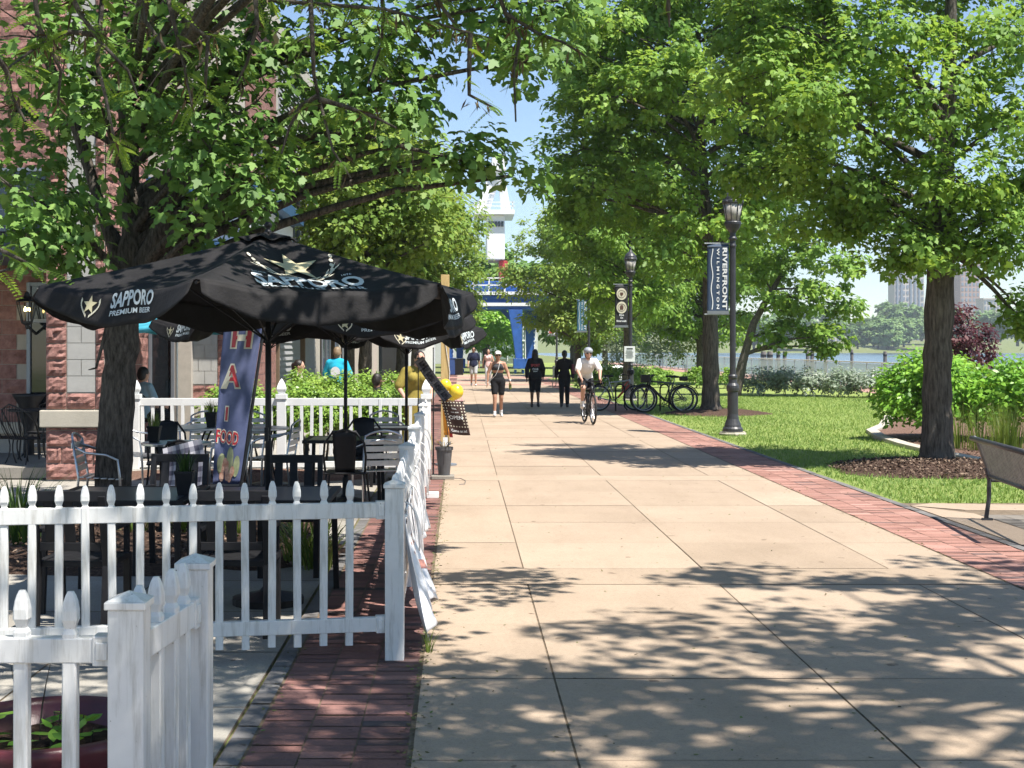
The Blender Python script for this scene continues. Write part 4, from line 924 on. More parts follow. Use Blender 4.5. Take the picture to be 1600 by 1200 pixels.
# vinyl banner hung on the outside of the walk-side fence
bn = thing('vinyl_banner', 'slack white vinyl banner tied outside the fence beside the walk', 'banner', (-.3, 8.0, 0))
gg = rng(55)
def bfn(a, b, z0, z1, fl):
    def fn(u, v):
        Y = a + (b - a) * u; f = v
        zb = z1 + .16 * math.sin(u * math.pi) * 1.0
        z = z0 + (zb - z0) * f - .05 * math.sin(math.pi * min(1, u * 2 % 1)) * (1 - f)
        x = -.022 - .0102 * Y * 0 + fl * f ** 1.6 + .022 * math.sin(u * 17 + f * 5) * f + .014 * math.sin(u * 41 + 2 * f) * (.3 + f)
        return (x - .0102 * (Y), Y, z)
    return fn
b1 = MB(); b1.grid(bfn(.05, 1.25, .78, .05, .15), 40, 22); M_ban = mat('banner_vinyl', (.70, .70, .72), .3, .05, 3)
o1 = b1.build('sheet', M_ban, bn, smooth=True, solid=.002)
b2 = MB(); b2.grid(bfn(1.3, 4.3, .80, .14, .07), 60, 18); o2 = b2.build('sheet', M_ban, bn, smooth=True, solid=.002)
gr = MB()
for fn in (bfn(.05, 1.25, .78, .05, .15), bfn(1.3, 4.3, .80, .14, .07)):
    for u, v in ((.05, .95), (.95, .95), (.05, .05), (.95, .05), (.5, .94)):
        p = Vector(fn(u, v)); gr.lathe([(.016, 0), (.016, .004), (.008, .005)], (0, 0, 0), 10)
        for i in range(len(gr.v) - 30, len(gr.v)): x, y, z = gr.v[i]; gr.v[i] = (p.x + z + .002, p.y + x, p.z + y)
gr.build('grommets', M_iron, o1)
lg = MB(); fn = bfn(.05, 1.25, .78, .05, .15)
for (u0, v0, du, dv) in ((.55, .62, .12, .1), (.62, .74, .1, .08), (.3, .3, .3, .03), (.3, .4, .3, .03)):
    lg.grid(lambda u, v: tuple(Vector(fn(u0 + du * u, v0 + dv * v)) + Vector((.004, 0, 0))), 6, 4)
lg.build('printed_marks', mat('printed_blue', (.12, .22, .45), .4, .9, 14, col2=(.8, .35, .25)), o1, smooth=True)
for y, dz in ((.12, .3), (1.2, .35), (1.9, .42), (2.6, .45), (3.4, .3), (4.2, .4), (5.2, .4), (6.6, .45), (7.4, .3)):
    tie = MB(); tie.tube(bez((-.0102 * y - .02, y, .84), (.06 - .0102 * y, y + .05, .82), (.06 - .0102 * y, y + .12, .84 - dz), 5), .005, 5); tie.build('cable_tie', M_white, bn, smooth=True)
# rope lights wound round the top rail of the side fence
rp = thing('rope_light', 'pale rope light coiled round the top rail of the walk-side fence', 'rope light', (-.372, 7.86, 0), f4.rotation_euler.z)
m_ = MB(); m_.tube([(.05 + 7.2 * t / 500, .045 * math.cos(t * .9), .835 + .062 * math.sin(t * .9)) for t in range(501)], .0045, 5); m_.build('cable', M_white, rp, smooth=True)
# ---------------------------------------------------------------- umbrellas
M_canvas = mat('black_canvas', (.017, .016, .017), .72, .35, 4, .35, 14, spec=.18)
M_canvas2 = mat('canvas_underside', (.022, .017, .015), .8, .25, 5)
M_cream = mat('cream_print', (.62, .58, .46), .6, .08, 20); M_gold = mat('gold_print', (.48, .43, .27), .5, .12, 16); M_silverprint = mat('silver_print', (.55, .60, .62), .5, .1, 16)
def umbrella(label, x, y, th0, Rr, zr, za, txt_panels, seed):
    root = thing('patio_umbrella', label, 'umbrella', (x, y, 0), 0, 'black patio umbrellas'); g = rng(seed); ph = g.uniform(0, 6.28, 12)
    ap = Vector((0, 0, za)); cor = [Vector((Rr * math.sin(R(th0 + 60 * i)), -Rr * math.cos(R(th0 + 60 * i)), zr)) for i in range(7)]
    def pan(i, s, t, k=1):
        e = cor[i].lerp(cor[i + 1], s); p = e.lerp(ap, t); sg = math.sin(math.pi * s)
        p.z -= sg * .075 * (1 - t) * (1 - .4 * t) + .05 * math.sin(math.pi * t) * (.35 + .65 * sg)
        out = Vector((e.x, e.y, 0)).normalized()
        p -= out * (.10 * sg * (1 - t) ** 2)
        wv = .010 * math.sin(9 * s + 5 * t + ph[i % 6]) * sg + .006 * math.sin(23 * s - 9 * t + ph[(i + 3) % 6]) * sg * (1 - t) + .007 * math.sin(31 * t + 3 * s) * sg * (1 - t) ** 2
        p.z += wv; return p
    def val(i, s, d):
        e = pan(i, s, 0); out = Vector((e.x, e.y, 0)).normalized(); sg = math.sin(math.pi * s)
        D = (.035 + .165 * max(0, sg) ** .45) * d
        cx = .5 - s; side = (cor[i + 1] - cor[i]).normalized()
        p = e + out * (.045 * d + .018 * math.sin(13 * s + ph[i % 6]) * d + .010 * math.sin(29 * s + ph[(i + 2) % 6]) * d) + Vector((0, 0, -D)) + side * (cx * .05 * d)
        return p
    def onto(f, i, off):
        def fn(a, b):
            p = f(i, a, b); e = 1e-3; n = (f(i, a + e, b) - p).cross(f(i, a, b + e) - p).normalized(); return p + n * off
        return fn
    cm = MB()
    for i in range(6): cm.grid(lambda s, t: pan(i, s, t * .985), 22, 16)
    can = cm.build('canopy', [M_canvas], root, smooth=True, solid=.002)
    m_ = MB()
    for i in range(6): m_.grid(lambda s, t: Vector(pan(i, s, .86 + t * .135)) + Vector((0, 0, .03 - .02 * t)), 10, 4)
    m_.build('vent_cap', M_canvas, can, smooth=True, solid=.002)
    side_w = (cor[1] - cor[0]).length
    for i in range(6):
        m_ = MB(); m_.grid(lambda s, d: val(i, .015 + .97 * s, d), 26, 6); v_ = m_.build('valance', M_canvas, root, smooth=True, solid=.002)
        fv = onto(val, i, -.006)
        if i in txt_panels: continue
        tb_ = MB(); put_text(tb_, 'SAPPORO', lambda a, b: fv(.57 + a / side_w, .40 - b / .19), .085, .03, width=.44, off=(.0, 0))
        put_text(tb_, 'PREMIUM BEER', lambda a, b: fv(.57 + a / side_w, .66 - b / .19), .03, .02, width=.42)
        # letters read upright from outside
        tb_.build('lettering', M_silverprint, v_)
        sb = MB(); sb.add([fv(.30 + a / side_w, .38 - b / .19) for a, b in star2d(.062)] + [fv(.30, .38)], [(k, (k + 1) % 10, 10) for k in range(10)]); sb.build('star_emblem', M_gold, v_)
        wb_ = MB()
        for sg in (-1, 1):
            for k in range(9):
                t = k / 8; a0 = sg * (.012 + .062 * math.sin(t * 1.9)); b0 = -.075 + .10 * t
                q = [(a0, b0), (a0 + sg * .012, b0 + .012), (a0 + sg * .012, b0 + .03), (a0 + sg * .001, b0 + .016)]
                wb_.add([fv(.30 + a / side_w, .42 - b / .19) for a, b in q], [(0, 1, 2, 3)])
        wb_.build('wheat_emblem', M_cream, v_)
    for i in txt_panels:
        fp_ = onto(pan, i, .014); sl_ = (pan(i, .5, 0) - ap).length
        mp = lambda a, b: fp_(.5 + a / side_w / max(.2, 1 - b / sl_), b / sl_)
        tb_ = MB(); put_text(tb_, 'SAPPORO', lambda a, b: mp(a, b + .15 + .10 * a * a), .195, .035, width=.72); put_text(tb_, 'PREMIUM BEER', lambda a, b: mp(a, b + .055 + .10 * a * a), .065, .02, space=1.15, width=.68)
        put_text(tb_, 'SINCE', lambda a, b: mp(a - .29, b + .385), .024, .01); put_text(tb_, '1876', lambda a, b: mp(a + .29, b + .385), .024, .01)
        tb_.build('lettering', M_silverprint, can)
        sb = MB(); sb.add([mp(a * 1.15, b * 1.75 + .625) for a, b in star2d(.165, .40)] + [mp(0, .625)], [(k, (k + 1) % 10, 10) for k in range(10)]); sb.build('star_emblem', M_gold, can)
        wb_ = MB()
        for sg in (-1, 1):
            for k in range(15):
                t = k / 14; a0 = sg * (.03 + .20 * t ** .8); b0 = .365 + .03 * (k % 2) + .13 * t ** 2; an = sg * (1.25 - .9 * t + .25 * (k % 3)); L = .05 + .05 * t; wd = .0055
                ux, uy = math.sin(an), math.cos(an); q = [(a0, b0), (a0 + ux * L * .5 - uy * wd, b0 + (uy * L * .5 + ux * wd) * 1.5), (a0 + ux * L, b0 + uy * L * 1.5), (a0 + ux * L * .5 + uy * wd, b0 + (uy * L * .5 - ux * wd) * 1.5)]
                wb_.add([mp(a, b) for a, b in q], [(0, 1, 2, 3)])
            for k in range(4):      # hop cones / barley ears
                a0, b0 = sg * (.235 + .012 * k), .52 + .07 * k
                q = [(a0 + .012 * math.cos(6.28 * j / 8), b0 + .03 * math.sin(6.28 * j / 8)) for j in range(8)]; wb_.add([mp(a, b) for a, b in q], [tuple(range(8))])
        wb_.build('wheat_emblem', M_cream, can)
    for i in range(6):
        r_ = MB(); r_.tube([Vector((0, 0, za - .07)), cor[i].lerp(ap, .5) + Vector((0, 0, -.045)), cor[i] + Vector((0, 0, -.02))], .009, 6); r_.tube([Vector((0, 0, zr - .35)), cor[i].lerp(ap, .5) + Vector((0, 0, -.05))], .007, 6); r_.build('rib', M_black, root)
    m_ = MB(); m_.tube([(0, 0, .02), (0, 0, za)], .0195, 14); m_.build('pole', M_black, root, smooth=True)
    m_ = MB(); m_.lathe([(.0, za - .01), (.03, za), (.02, za + .02), (.012, za + .03), (.026, za + .045), (.028, za + .06), (.015, za + .078), (.0, za + .08)], n=12); m_.build('finial', M_black, root, smooth=True)
    m_ = MB(); m_.lathe([(.24, .005), (.24, .05), (.06, .09), (.035, .12), (.035, .3), (.022, .31)], n=20); m_.build('base', M_black, root, smooth=False)
    m_ = MB(); m_.tube([(0, -.02, 1.12), (0, -.07, 1.12)], .012, 8); m_.box((0, -.085, 1.15), (.025, .02, .09)); m_.build('crank', M_black, root)
    return root
umbrella('nearest black umbrella with big star emblem over the front patio table', -1.30, 9.5, -8, 1.5, 2.12, 2.50, (0, 2, 4), 1)
umbrella('middle black umbrella over the dark square table by the walk', GX(540, 15.5), 15.5, -13, 1.47, 2.10, 2.5, (5, 1, 3), 2)
umbrella('farthest black umbrella at the back right corner of the patio', GX(635, 18.3), 18.3, -20, 1.02, 1.98, 2.32, (), 3)
umbrella('black umbrella at the back left of the patio beyond the feather flag', -2.36, 17.4, -25, 1.45, 2.06, 2.48, (), 4)
tu = thing('turquoise_umbrella', 'turquoise umbrella before the restaurant, its rim just showing left of the flag', 'umbrella', (-4.5, 22.3, 0))
m_ = MB()
for i in range(8):
    a0, a1 = 6.283 * i / 8, 6.283 * (i + 1) / 8; m_.grid(lambda s, t: Vector((1.15 * math.cos(a0 + (a1 - a0) * s) * (1 - t), 1.15 * math.sin(a0 + (a1 - a0) * s) * (1 - t), 2.10 + .5 * t - .06 * math.sin(math.pi * s) * (1 - t))), 6, 6); m_.grid(lambda s, t: Vector((1.15 * math.cos(a0 + (a1 - a0) * s), 1.15 * math.sin(a0 + (a1 - a0) * s), 2.10 - .06 * math.sin(math.pi * s) - .10 * t)), 6, 1)
m_.build('canopy', mat('turquoise_canvas', (.05, .33, .45), .7, .3, 3), tu, smooth=True, solid=.003)
m_ = MB(); m_.tube([(0, 0, .05), (0, 0, 2.6)], .02, 10); m_.lathe([(.22, .01), (.22, .05), (.03, .1)], n=16); m_.build('pole', M_alu, tu)
# ---------------------------------------------------------------- patio tables and chairs
M_tabletop = mat('grey_table_glass', (.06, .07, .075), .3, .2, 4, spec=.7)
M_slat = mat('dark_slat', (.011, .011, .013), .55, .3, 14, spec=.3)
def dark_table(label, x, y, w_=.9, d=.9, rz=0, top=None):
    t = thing('patio_table', label, 'table', (x, y, 0), rz); m_ = MB()
    for sx in (-1, 1): m_.box((sx * (w_ / 2 - .03), 0, .72), (.06, d, .035))
    for sy in (-1, 1): m_.box((0, sy * (d / 2 - .03), .7198), (w_ - .12, .06, .034))
    m_.build('rim', M_slat, t, bev=.004); m_ = MB(); m_.box((0, 0, .728), (w_ - .121, d - .121, .014)); m_.build('tabletop', top or M_tabletop, t)
    for sx in (-1, 1):
        for sy in (-1, 1): m_ = MB(); m_.bar((sx * (w_ / 2 - .05), sy * (d / 2 - .05), .70), (sx * (w_ / 2 - .03), sy * (d / 2 - .03), 0), .04); m_.build('leg', M_slat, t, bev=.004)
    return t
dark_table('dark glass-topped patio table under the nearest black umbrella', -1.31, 9.62, .9, 1.0)
dark_table('dark patio table left of the nearest umbrella pole, grass pot on it', -2.27, 9.6, .95, 1.0)
dark_table('dark square table under the middle umbrella', GX(540, 15.5), 15.45, .86, .8)
dark_table('dark mesh-topped table in the back right corner of the patio', -.83, 17.7, .62, .6, 0, mat('table_mesh', (.06, .07, .08), .4, .4, 90))
def slat_chair(label, x, y, rz):
    t = thing('slat_chair', label, 'chair', (x, y, 0), rz, 'black slatted patio chairs'); m_ = MB(); w_ = .46
    m_.box((-w_ / 2 + .022, 0, .44), (.044, .44, .035)); m_.box((w_ / 2 - .022, 0, .44), (.044, .44, .035)); m_.box((0, -.2, .4398), (w_ - .088, .04, .034)); m_.box((0, .2, .4398), (w_ - .088, .04, .034))
    for k in range(6): m_.box((0, -.15 + .06 * k, .448), (w_ - .1, .042, .012))
    m_.build('seat', M_slat, t, bev=.003); tilt = .09
    m_ = MB()
    m_.box((0, .225 + tilt * .96, .855), (w_, .032, .062)); m_.box((0, .225 + tilt * .3, .55), (w_ - .09, .028, .05))
    for k in range(3): xx = -.115 + .115 * k; m_.bar((xx, .225 + tilt * .3, .57), (xx, .225 + tilt * .94, .83), .062, .018)
    m_.build('backrest', M_slat, t, bev=.003)
    for sx in (-1, 1):
        m_ = MB(); m_.bar((sx * (w_ / 2 - .022), -.2, .425), (sx * (w_ / 2 - .022), -.21, 0), .042); m_.build('leg', M_slat, t, bev=.004)
        m_ = MB(); m_.bar((sx * (w_ / 2 - .022), .27, 0), (sx * (w_ / 2 - .022), .225, .44), .042); m_.bar((sx * (w_ / 2 - .022), .225, .435), (sx * (w_ / 2 - .022), .225 + tilt, .86), .042); m_.build('leg', M_slat, t, bev=.004)
        m_ = MB(); m_.box((sx * (w_ / 2 - .022), .02, .64), (.05, .44, .025)); m_.box((sx * (w_ / 2 - .022), -.19, .54), (.034, .03, .18)); m_.build('armrest', M_slat, t, bev=.004)
    return t
c1 = slat_chair('black slatted chair close behind the front fence, below the feather flag', -1.36, 8.62, math.pi)
dup(c1, (-2.30, 8.6, 0), math.pi - .05, 'black slatted chair close behind the front fence at the left, before the tree trunk')
dup(c1, (-1.30, 10.75, 0), .04, 'black slatted chair just beyond the nearest umbrella pole, facing the camera')
dup(c1, (-2.24, 10.85, 0), -.05, 'black slatted chair beyond the left dark table, tree trunk at its left')
def bistro_chair(label, x, y, rz):
    t = thing('bistro_chair', label, 'chair', (x, y, 0), rz, 'aluminium bistro chairs')
    for sx in (-1, 1):
        m_ = MB(); m_.tube([(sx * .23, -.22, 0), (sx * .24, -.21, .45), (sx * .255, -.19, .63), (sx * .26, -.08, .68), (sx * .255, .12, .70), (sx * .16, .26, .76), (0, .30, .79)], .013, 8); m_.build('arm_tube', M_alu, t, smooth=True)
        m_ = MB(); m_.tube([(sx * .21, .25, 0), (sx * .20, .2, .44), (sx * .19, .26, .82)], .012, 8); m_.build('leg', M_alu, t, smooth=True)
    m_ = MB()
    for k in range(6): m_.box((0, -.19 + .072 * k, .445 + .004 * (k - 2)), (.44, .056, .012))
    m_.build('seat', M_alu, t, bev=.003); m_ = MB()
    for k in range(4): m_.box((0, .215 + .018 * k, .54 + .075 * k), (.40, .012, .056))
    m_.tube(bez((-.19, .26, .82), (0, .34, .94), (.19, .26, .82), 8), .012, 8); m_.build('backrest', M_alu, t, bev=.002); return t
b0_ = bistro_chair('aluminium bistro chair right of the dark square table by the walk', -.86, 14.7, math.pi + .25)
for x, y, rz, lab in ((-3.55, 14.0, 1.6, 'aluminium bistro chair left of the near round table'), (-2.62, 15.6, -1.2, 'aluminium bistro chair right of the near round table, behind the feather flag'), (-2.75, 18.4, .1, 'aluminium bistro chair at the back beyond the far round table'), (-3.4, 18.5, 0, 'aluminium bistro chair backing onto the far white fence at the left'), (-2.2, 16.6, -1.7, 'aluminium bistro chair right of the flag pole under the back left umbrella'), (-1.0, 18.6, .1, 'aluminium bistro chair behind the mesh-topped table'), (-3.9, 16.9, 1.3, 'aluminium bistro chair at the far left beside the back round table')):
    dup(b0_, (x, y, 0), rz, lab)
def cafe_chair(label, x, y, rz):
    t = thing('cafe_chair', label, 'chair', (x, y, 0), rz, 'black metal cafe chairs'); m_ = MB()
    m_.lathe([(.0, .435), (.25, .435), (.262, .445), (.25, .455), (.0, .452)], n=4, rot0=.5, sx=1.2, sy=1.2); m_.build('seat', M_black, t, bev=.02)
    m_ = MB(); m_.tube([(-.2, .18, .44), (-.215, .24, .62), (-.2, .28, .76), (-.12, .3, .87), (0, .31, .90), (.12, .3, .87), (.2, .28, .76), (.215, .24, .62), (.2, .18, .44)], .012, 8); m_.build('hoop', M_black, t, smooth=True)
    m_ = MB(); m_.grid(lambda u, v: ((u - .5) * (.20 + .05 * v), .19 + .115 * v - .02 * math.sin(math.pi * u), .45 + .44 * v), 6, 6); m_.build('splat', M_black, t, smooth=True, solid=.004)
    for sx in (-1, 1):
        for sy in (-1, 1): m_ = MB(); m_.bar((sx * .19, sy * .18, .44), (sx * .235, sy * .235, 0), .035, .02); m_.build('leg', M_black, t, bev=.004)
    return t
k0 = cafe_chair('black metal cafe chair with its back to the camera at the dark square table', -1.18, 14.55, math.pi)
dup(k0, (-1.12, 16.4, 0), .1, 'black metal cafe chair on the far side of the dark square table')
dup(k0, (-3.28, 15.7, 0), .2, 'black metal cafe chair between the two round tables at the left')
dup(k0, (-2.45, 12.9, 0), math.pi - .2, 'black metal cafe chair beside the patio tree with a checked cloth on its back')
def round_table(label, x, y, r, z=.74, m=None):
    t = thing('round_table', label, 'table', (x, y, 0)); m = m or M_alu; m_ = MB(); m_.lathe([(.0, z - .03), (r - .01, z - .03), (r, z - .025), (r, z - .005), (r - .008, z), (.0, z)], n=36); m_.build('tabletop', m, t)
    for k in range(4):
        a = math.pi / 4 + math.pi / 2 * k; m_ = MB(); m_.tube(bez((.7 * r * math.cos(a), .7 * r * math.sin(a), z - .03), (.1 * math.cos(a), .1 * math.sin(a), .4), (.8 * r * math.cos(a), .8 * r * math.sin(a), 0), 8), .013, 7); m_.build('leg', m if m is M_iron else M_black, t, smooth=True)
    return t
round_table('near round metal-topped table with a grass pot, left of the feather flag', -2.98, 14.75, .36); round_table('far round metal table with a grass pot before the back fence', -3.4, 17.6, .52); round_table('small round metal table under the back left umbrella', -2.5, 17.5, .36)
def grass_pot(label, x, y, z, s=1, gm=None):
    t = thing('grass_pot', label, 'potted plant', (x, y, z), 0, 'small black pots of grass on the patio tables'); m_ = MB(); m_.lathe([(.045 * s, 0), (.065 * s, .14 * s), (.07 * s, .14 * s), (.07 * s, .155 * s), (.06 * s, .155 * s), (.055 * s, .13 * s), (.0, .13 * s)], n=4, rot0=.5, sx=1.25, sy=1.25); m_.build('pot', M_black, t)
    grass_tuft('', '', '', [(0, 0)], .17 * s, 60, gm or M_blade_dark, .10 * s, int(abs(x) * 100), .0045, .5, parent=t)
    for c in kids(t):
        if c.name.startswith('blades'): c.location = (0, 0, .13 * s)
    return t
grass_pot('black pot of dark grass on the dark table beside the feather flag', -1.86, 9.5, .736, 1.05); grass_pot('black pot of grass on the near round table beside the tree trunk', -3.2, 14.7, .74, 1.1, M_blade); grass_pot('black pot of grass on the far round table left of the feather flag', -3.10, 17.5, .74, 1.2, M_blade)
ck = thing('checked_cloth', 'grey and white checked cloth hanging over a black cafe chair by the tree', 'cloth', (-2.48, 12.58, -.10))
m_ = MB()
def cfn(u, v): return ((u - .5) * (.34 + .1 * v) + .03 * math.sin(v * 5), -.07 - .04 * v + .02 * math.sin(u * 9), .93 - .62 * v + .09 * u * (1 - v))
for j in range(15):
    for i in range(9):
        m_.cur = (1 if i % 2 and j % 2 else 2 if i % 2 or j % 2 else 0); m_.add([cfn(a / 9, b / 15) for a, b in ((i, j), (i + 1, j), (i + 1, j + 1), (i, j + 1))], [(0, 1, 2, 3)])
m_.build('fabric', [mat('pale_check', (.40, .39, .43), .8, .1, 9), mat('dark_check', (.05, .05, .08), .8, .1, 9), mat('mid_check', (.18, .18, .22), .8, .1, 9)], ck, solid=.003)
# wrought-iron set on the restaurant porch
round_table('black wrought-iron table on the shaded porch at the left edge', GX(50, 19.9), 19.9, .33, .86, M_iron)
def iron_chair(label, x, y, rz):
    t = thing('iron_chair', label, 'chair', (x, y, .05), rz, 'wrought-iron chairs on the porch'); m_ = MB(); m_.lathe([(.0, .44), (.22, .44), (.23, .45), (.22, .46), (0, .455)], n=20); m_.build('seat', M_iron, t)
    m_ = MB(); m_.tube([(-.23, -.02, .45), (-.27, .1, .68), (-.22, .24, .84), (0, .31, .92), (.22, .24, .84), (.27, .1, .68), (.23, -.02, .45)], .011, 7)
    for k in range(9): u = -.2 + .05 * k; m_.tube(bez((u * .8, .18, .45), (u, .33, .62), (u * 1.05, .30 - 1.4 * u * u, .90 - 1.6 * u * u), 5), .005, 5)
    m_.build('backrest', M_iron, t, smooth=True)
    for sx in (-1, 1):
        for sy in (-1, 1): m_ = MB(); m_.tube(bez((sx * .17, sy * .16, .44), (sx * .14, sy * .1, .2), (sx * .25, sy * .28, 0), 6), .010, 6); m_.build('leg', M_iron, t, smooth=True)
    return t
i0 = iron_chair('black wrought-iron chair nearest the brick pillar, in porch shade', GX(42, 19.1), 19.1, 2.6)
dup(i0, (GX(6, 19.3), 19.3, .05), 1.7, 'black wrought-iron chair cut by the left edge of the picture'); dup(i0, (GX(66, 20.4), 20.4, .05), -.4, 'black wrought-iron chair behind the porch table')
ur = thing('urn', 'black pedestal urn standing against the porch door', 'urn', (GX(45, 20.6), 20.6, .05)); m_ = MB(); m_.lathe([(.2, 0), (.2, .06), (.08, .12), (.07, .5), (.13, .66), (.15, .85), (.22, .96), (.24, 1.0), (.2, 1.0), (.17, .95), (0, .94)], n=18); m_.build('body', M_iron, ur, smooth=True); m_ = MB(); m_.box((0, 0, -.02 + .03), (.46, .46, .05)); m_.build('plinth', M_iron, ur)
# burgundy bowl planter in the near left corner
bp = thing('bowl_planter', 'wide burgundy bowl planter with seedlings behind the nearest pickets', 'planter', (-1.36, 4.62, 0)); m_ = MB(); m_.lathe([(.17, 0), (.20, .02), (.29, .25), (.345, .44), (.36, .47), (.36, .50), (.335, .505), (.315, .48), (.30, .40), (.0, .40)], n=40); m_.build('bowl', mat('burgundy_glaze', (.10, .022, .03), .35, .4, 6, .1, 20), bp, smooth=True)
m_ = MB(); m_.grid(lambda u, v: (.31 * v * math.cos(6.2832 * u), .31 * v * math.sin(6.2832 * u), .415 + .01 * math.sin(20 * u + 9 * v)), 32, 6); m_.build('soil', M_mulch, bp, smooth=True)
g = rng(66); P, T = [], []
sd = MB()
for k in range(16):
    a, r = g.uniform(0, 6.28), .27 * g.random() ** .5; x, y = r * math.cos(a), r * math.sin(a); h = g.uniform(.05, .13); sd.tube([(x, y, .41), (x + .01, y, .41 + h)], [.003, .002], 5)
    for q in range(5): b = 6.28 * q / 5 + a; P.append((x + .01, y, .41 + h * (.7 + .3 * g.random()))); T.append((math.cos(b), math.sin(b), .25))
for k in range(3):
    x, y = -.10 + .05 * k, .1; sd.tube(bez((x, y, .41), (x + .02 * g.normal(), y, .5), (x + .06 * g.normal(), y + .03, .66 + .03 * k), 4), [.004, .003, .003, .002, .001], 5)
sd.build('stem', M_bark, bp); leaf_mesh('seedling_leaves', np.array(P), np.array([0, 0, 1.]) + g.normal(size=(len(P), 3)) * .25, np.array(T), g.uniform(.05, .085, len(P)), OVAL, g.random(len(P)), M_bush, bp)
# ---------------------------------------------------------------- feather flag
ff = thing('feather_flag', 'blue feather flag with red letters and a food picture among the patio tables', 'flag', (GX(376, 11.4), 11.4, 0))
X0 = GX(376, 11.4)
le = [(333, 756), (335, 700), (339, 640), (344, 560), (350, 500), (356, 452)]; re_ = [(375, 756), (383, 700), (391, 640), (403, 560), (412, 500), (418, 452)]
def flp(u, v):
    t = v * 5; i = min(4, int(t)); f = t - i
    a = (le[i][0] + (le[i + 1][0] - le[i][0]) * f, le[i][1] + (le[i + 1][1] - le[i][1]) * f); b = (re_[i][0] + (re_[i + 1][0] - re_[i][0]) * f, re_[i][1] + (re_[i + 1][1] - re_[i][1]) * f)
    x, y = a[0] + (b[0] - a[0]) * u, a[1] + (b[1] - a[1]) * u
    p = W(x, y, 11.4); return Vector((p.x - X0, .06 * math.sin(u * 5.2 + v * 2) * (1 - u) - .02, p.z))
def flo(a, b): p = flp(a, b); return p + Vector((0, -.006, 0))
m_ = MB(); m_.grid(flp, 14, 40); fo = m_.build('flag_cloth', mat('blue_flag_cloth', (.06, .085, .22), .6, .35, 2.5, col2=(.14, .16, .28)), ff, smooth=True, solid=.002)
mr, mw_ = MB(), MB()
for ch, v, u, h in (('T', .85, .62, .10), ('H', .66, .52, .135), ('A', .49, .36, .115), ('I', .345, .30, .09)):
    for mb_, bo in ((mw_, .075), (mr, .02)): put_text(mb_, ch, lambda a, b: flo(u + a * 4.2, v + b * .72) + Vector((0, -.003 if bo < .05 else 0, 0)), h, bo)
for mb_, bo in ((mw_, .075), (mr, .02)): put_text(mb_, 'FOOD', lambda a, b: flo(.40 + a * 3.9, .225 + b * .75 - .08 * a) + Vector((0, -.003 if bo < .05 else 0, 0)), .085, bo, width=.19)
mr.build('lettering', mat('red_print', (.42, .03, .04), .5, .2, 8), fo); mw_.build('letter_outline', M_cream, fo)
pg_ = MB()
for (u, v, du, dv, an) in ((.25, .11, .3, .10, .3), (.55, .13, .26, .13, -.1), (.8, .10, .22, .10, -.4)):
    pg_.add([flo(min(.98, max(.02, u + du / 2 * math.cos(t) * (1 - .0 * t))), v + dv / 2 * math.sin(t) * 1.2) for t in [6.2832 * k / 18 for k in range(18)]], [tuple(range(18))])
pg_.build('leaf_picture', mat('printed_leaf', (.09, .19, .07), .55, .4, 6, col2=(.42, .42, .25)), fo)
pg_ = MB(); gg = rng(4)
for k in range(16):
    u, v, r = .2 + .5 * gg.random(), .02 + .1 * gg.random(), .03 + .06 * gg.random(); pg_.add([flo(min(.98, max(.02, u + r * math.cos(t))), max(.005, v + r * .35 * math.sin(t))) + Vector((0, -.004, 0)) for t in [6.2832 * j / 12 for j in range(12)]], [tuple(range(12))])
pg_.build('food_picture', mat('printed_shrimp', (.55, .16, .08), .55, .5, 16, col2=(.75, .5, .38)), fo)
m_ = MB(); pr = [W(x, y, 11.4) - Vector((X0, 0, 0)) for x, y in [(352, 900)] + re_]; m_.tube([Vector((p.x + .012, .0, max(.0, p.z))) for p in pr], [.016, .016, .015, .014, .012, .010, .009], 8); m_.build('pole', M_iron, ff, smooth=True)
m_ = MB(); m_.box((pr[0].x + .012, 0, .01), (.4, .05, .02)); m_.box((pr[0].x + .012, 0, .012), (.05, .4, .018)); m_.build('base', M_iron, ff)
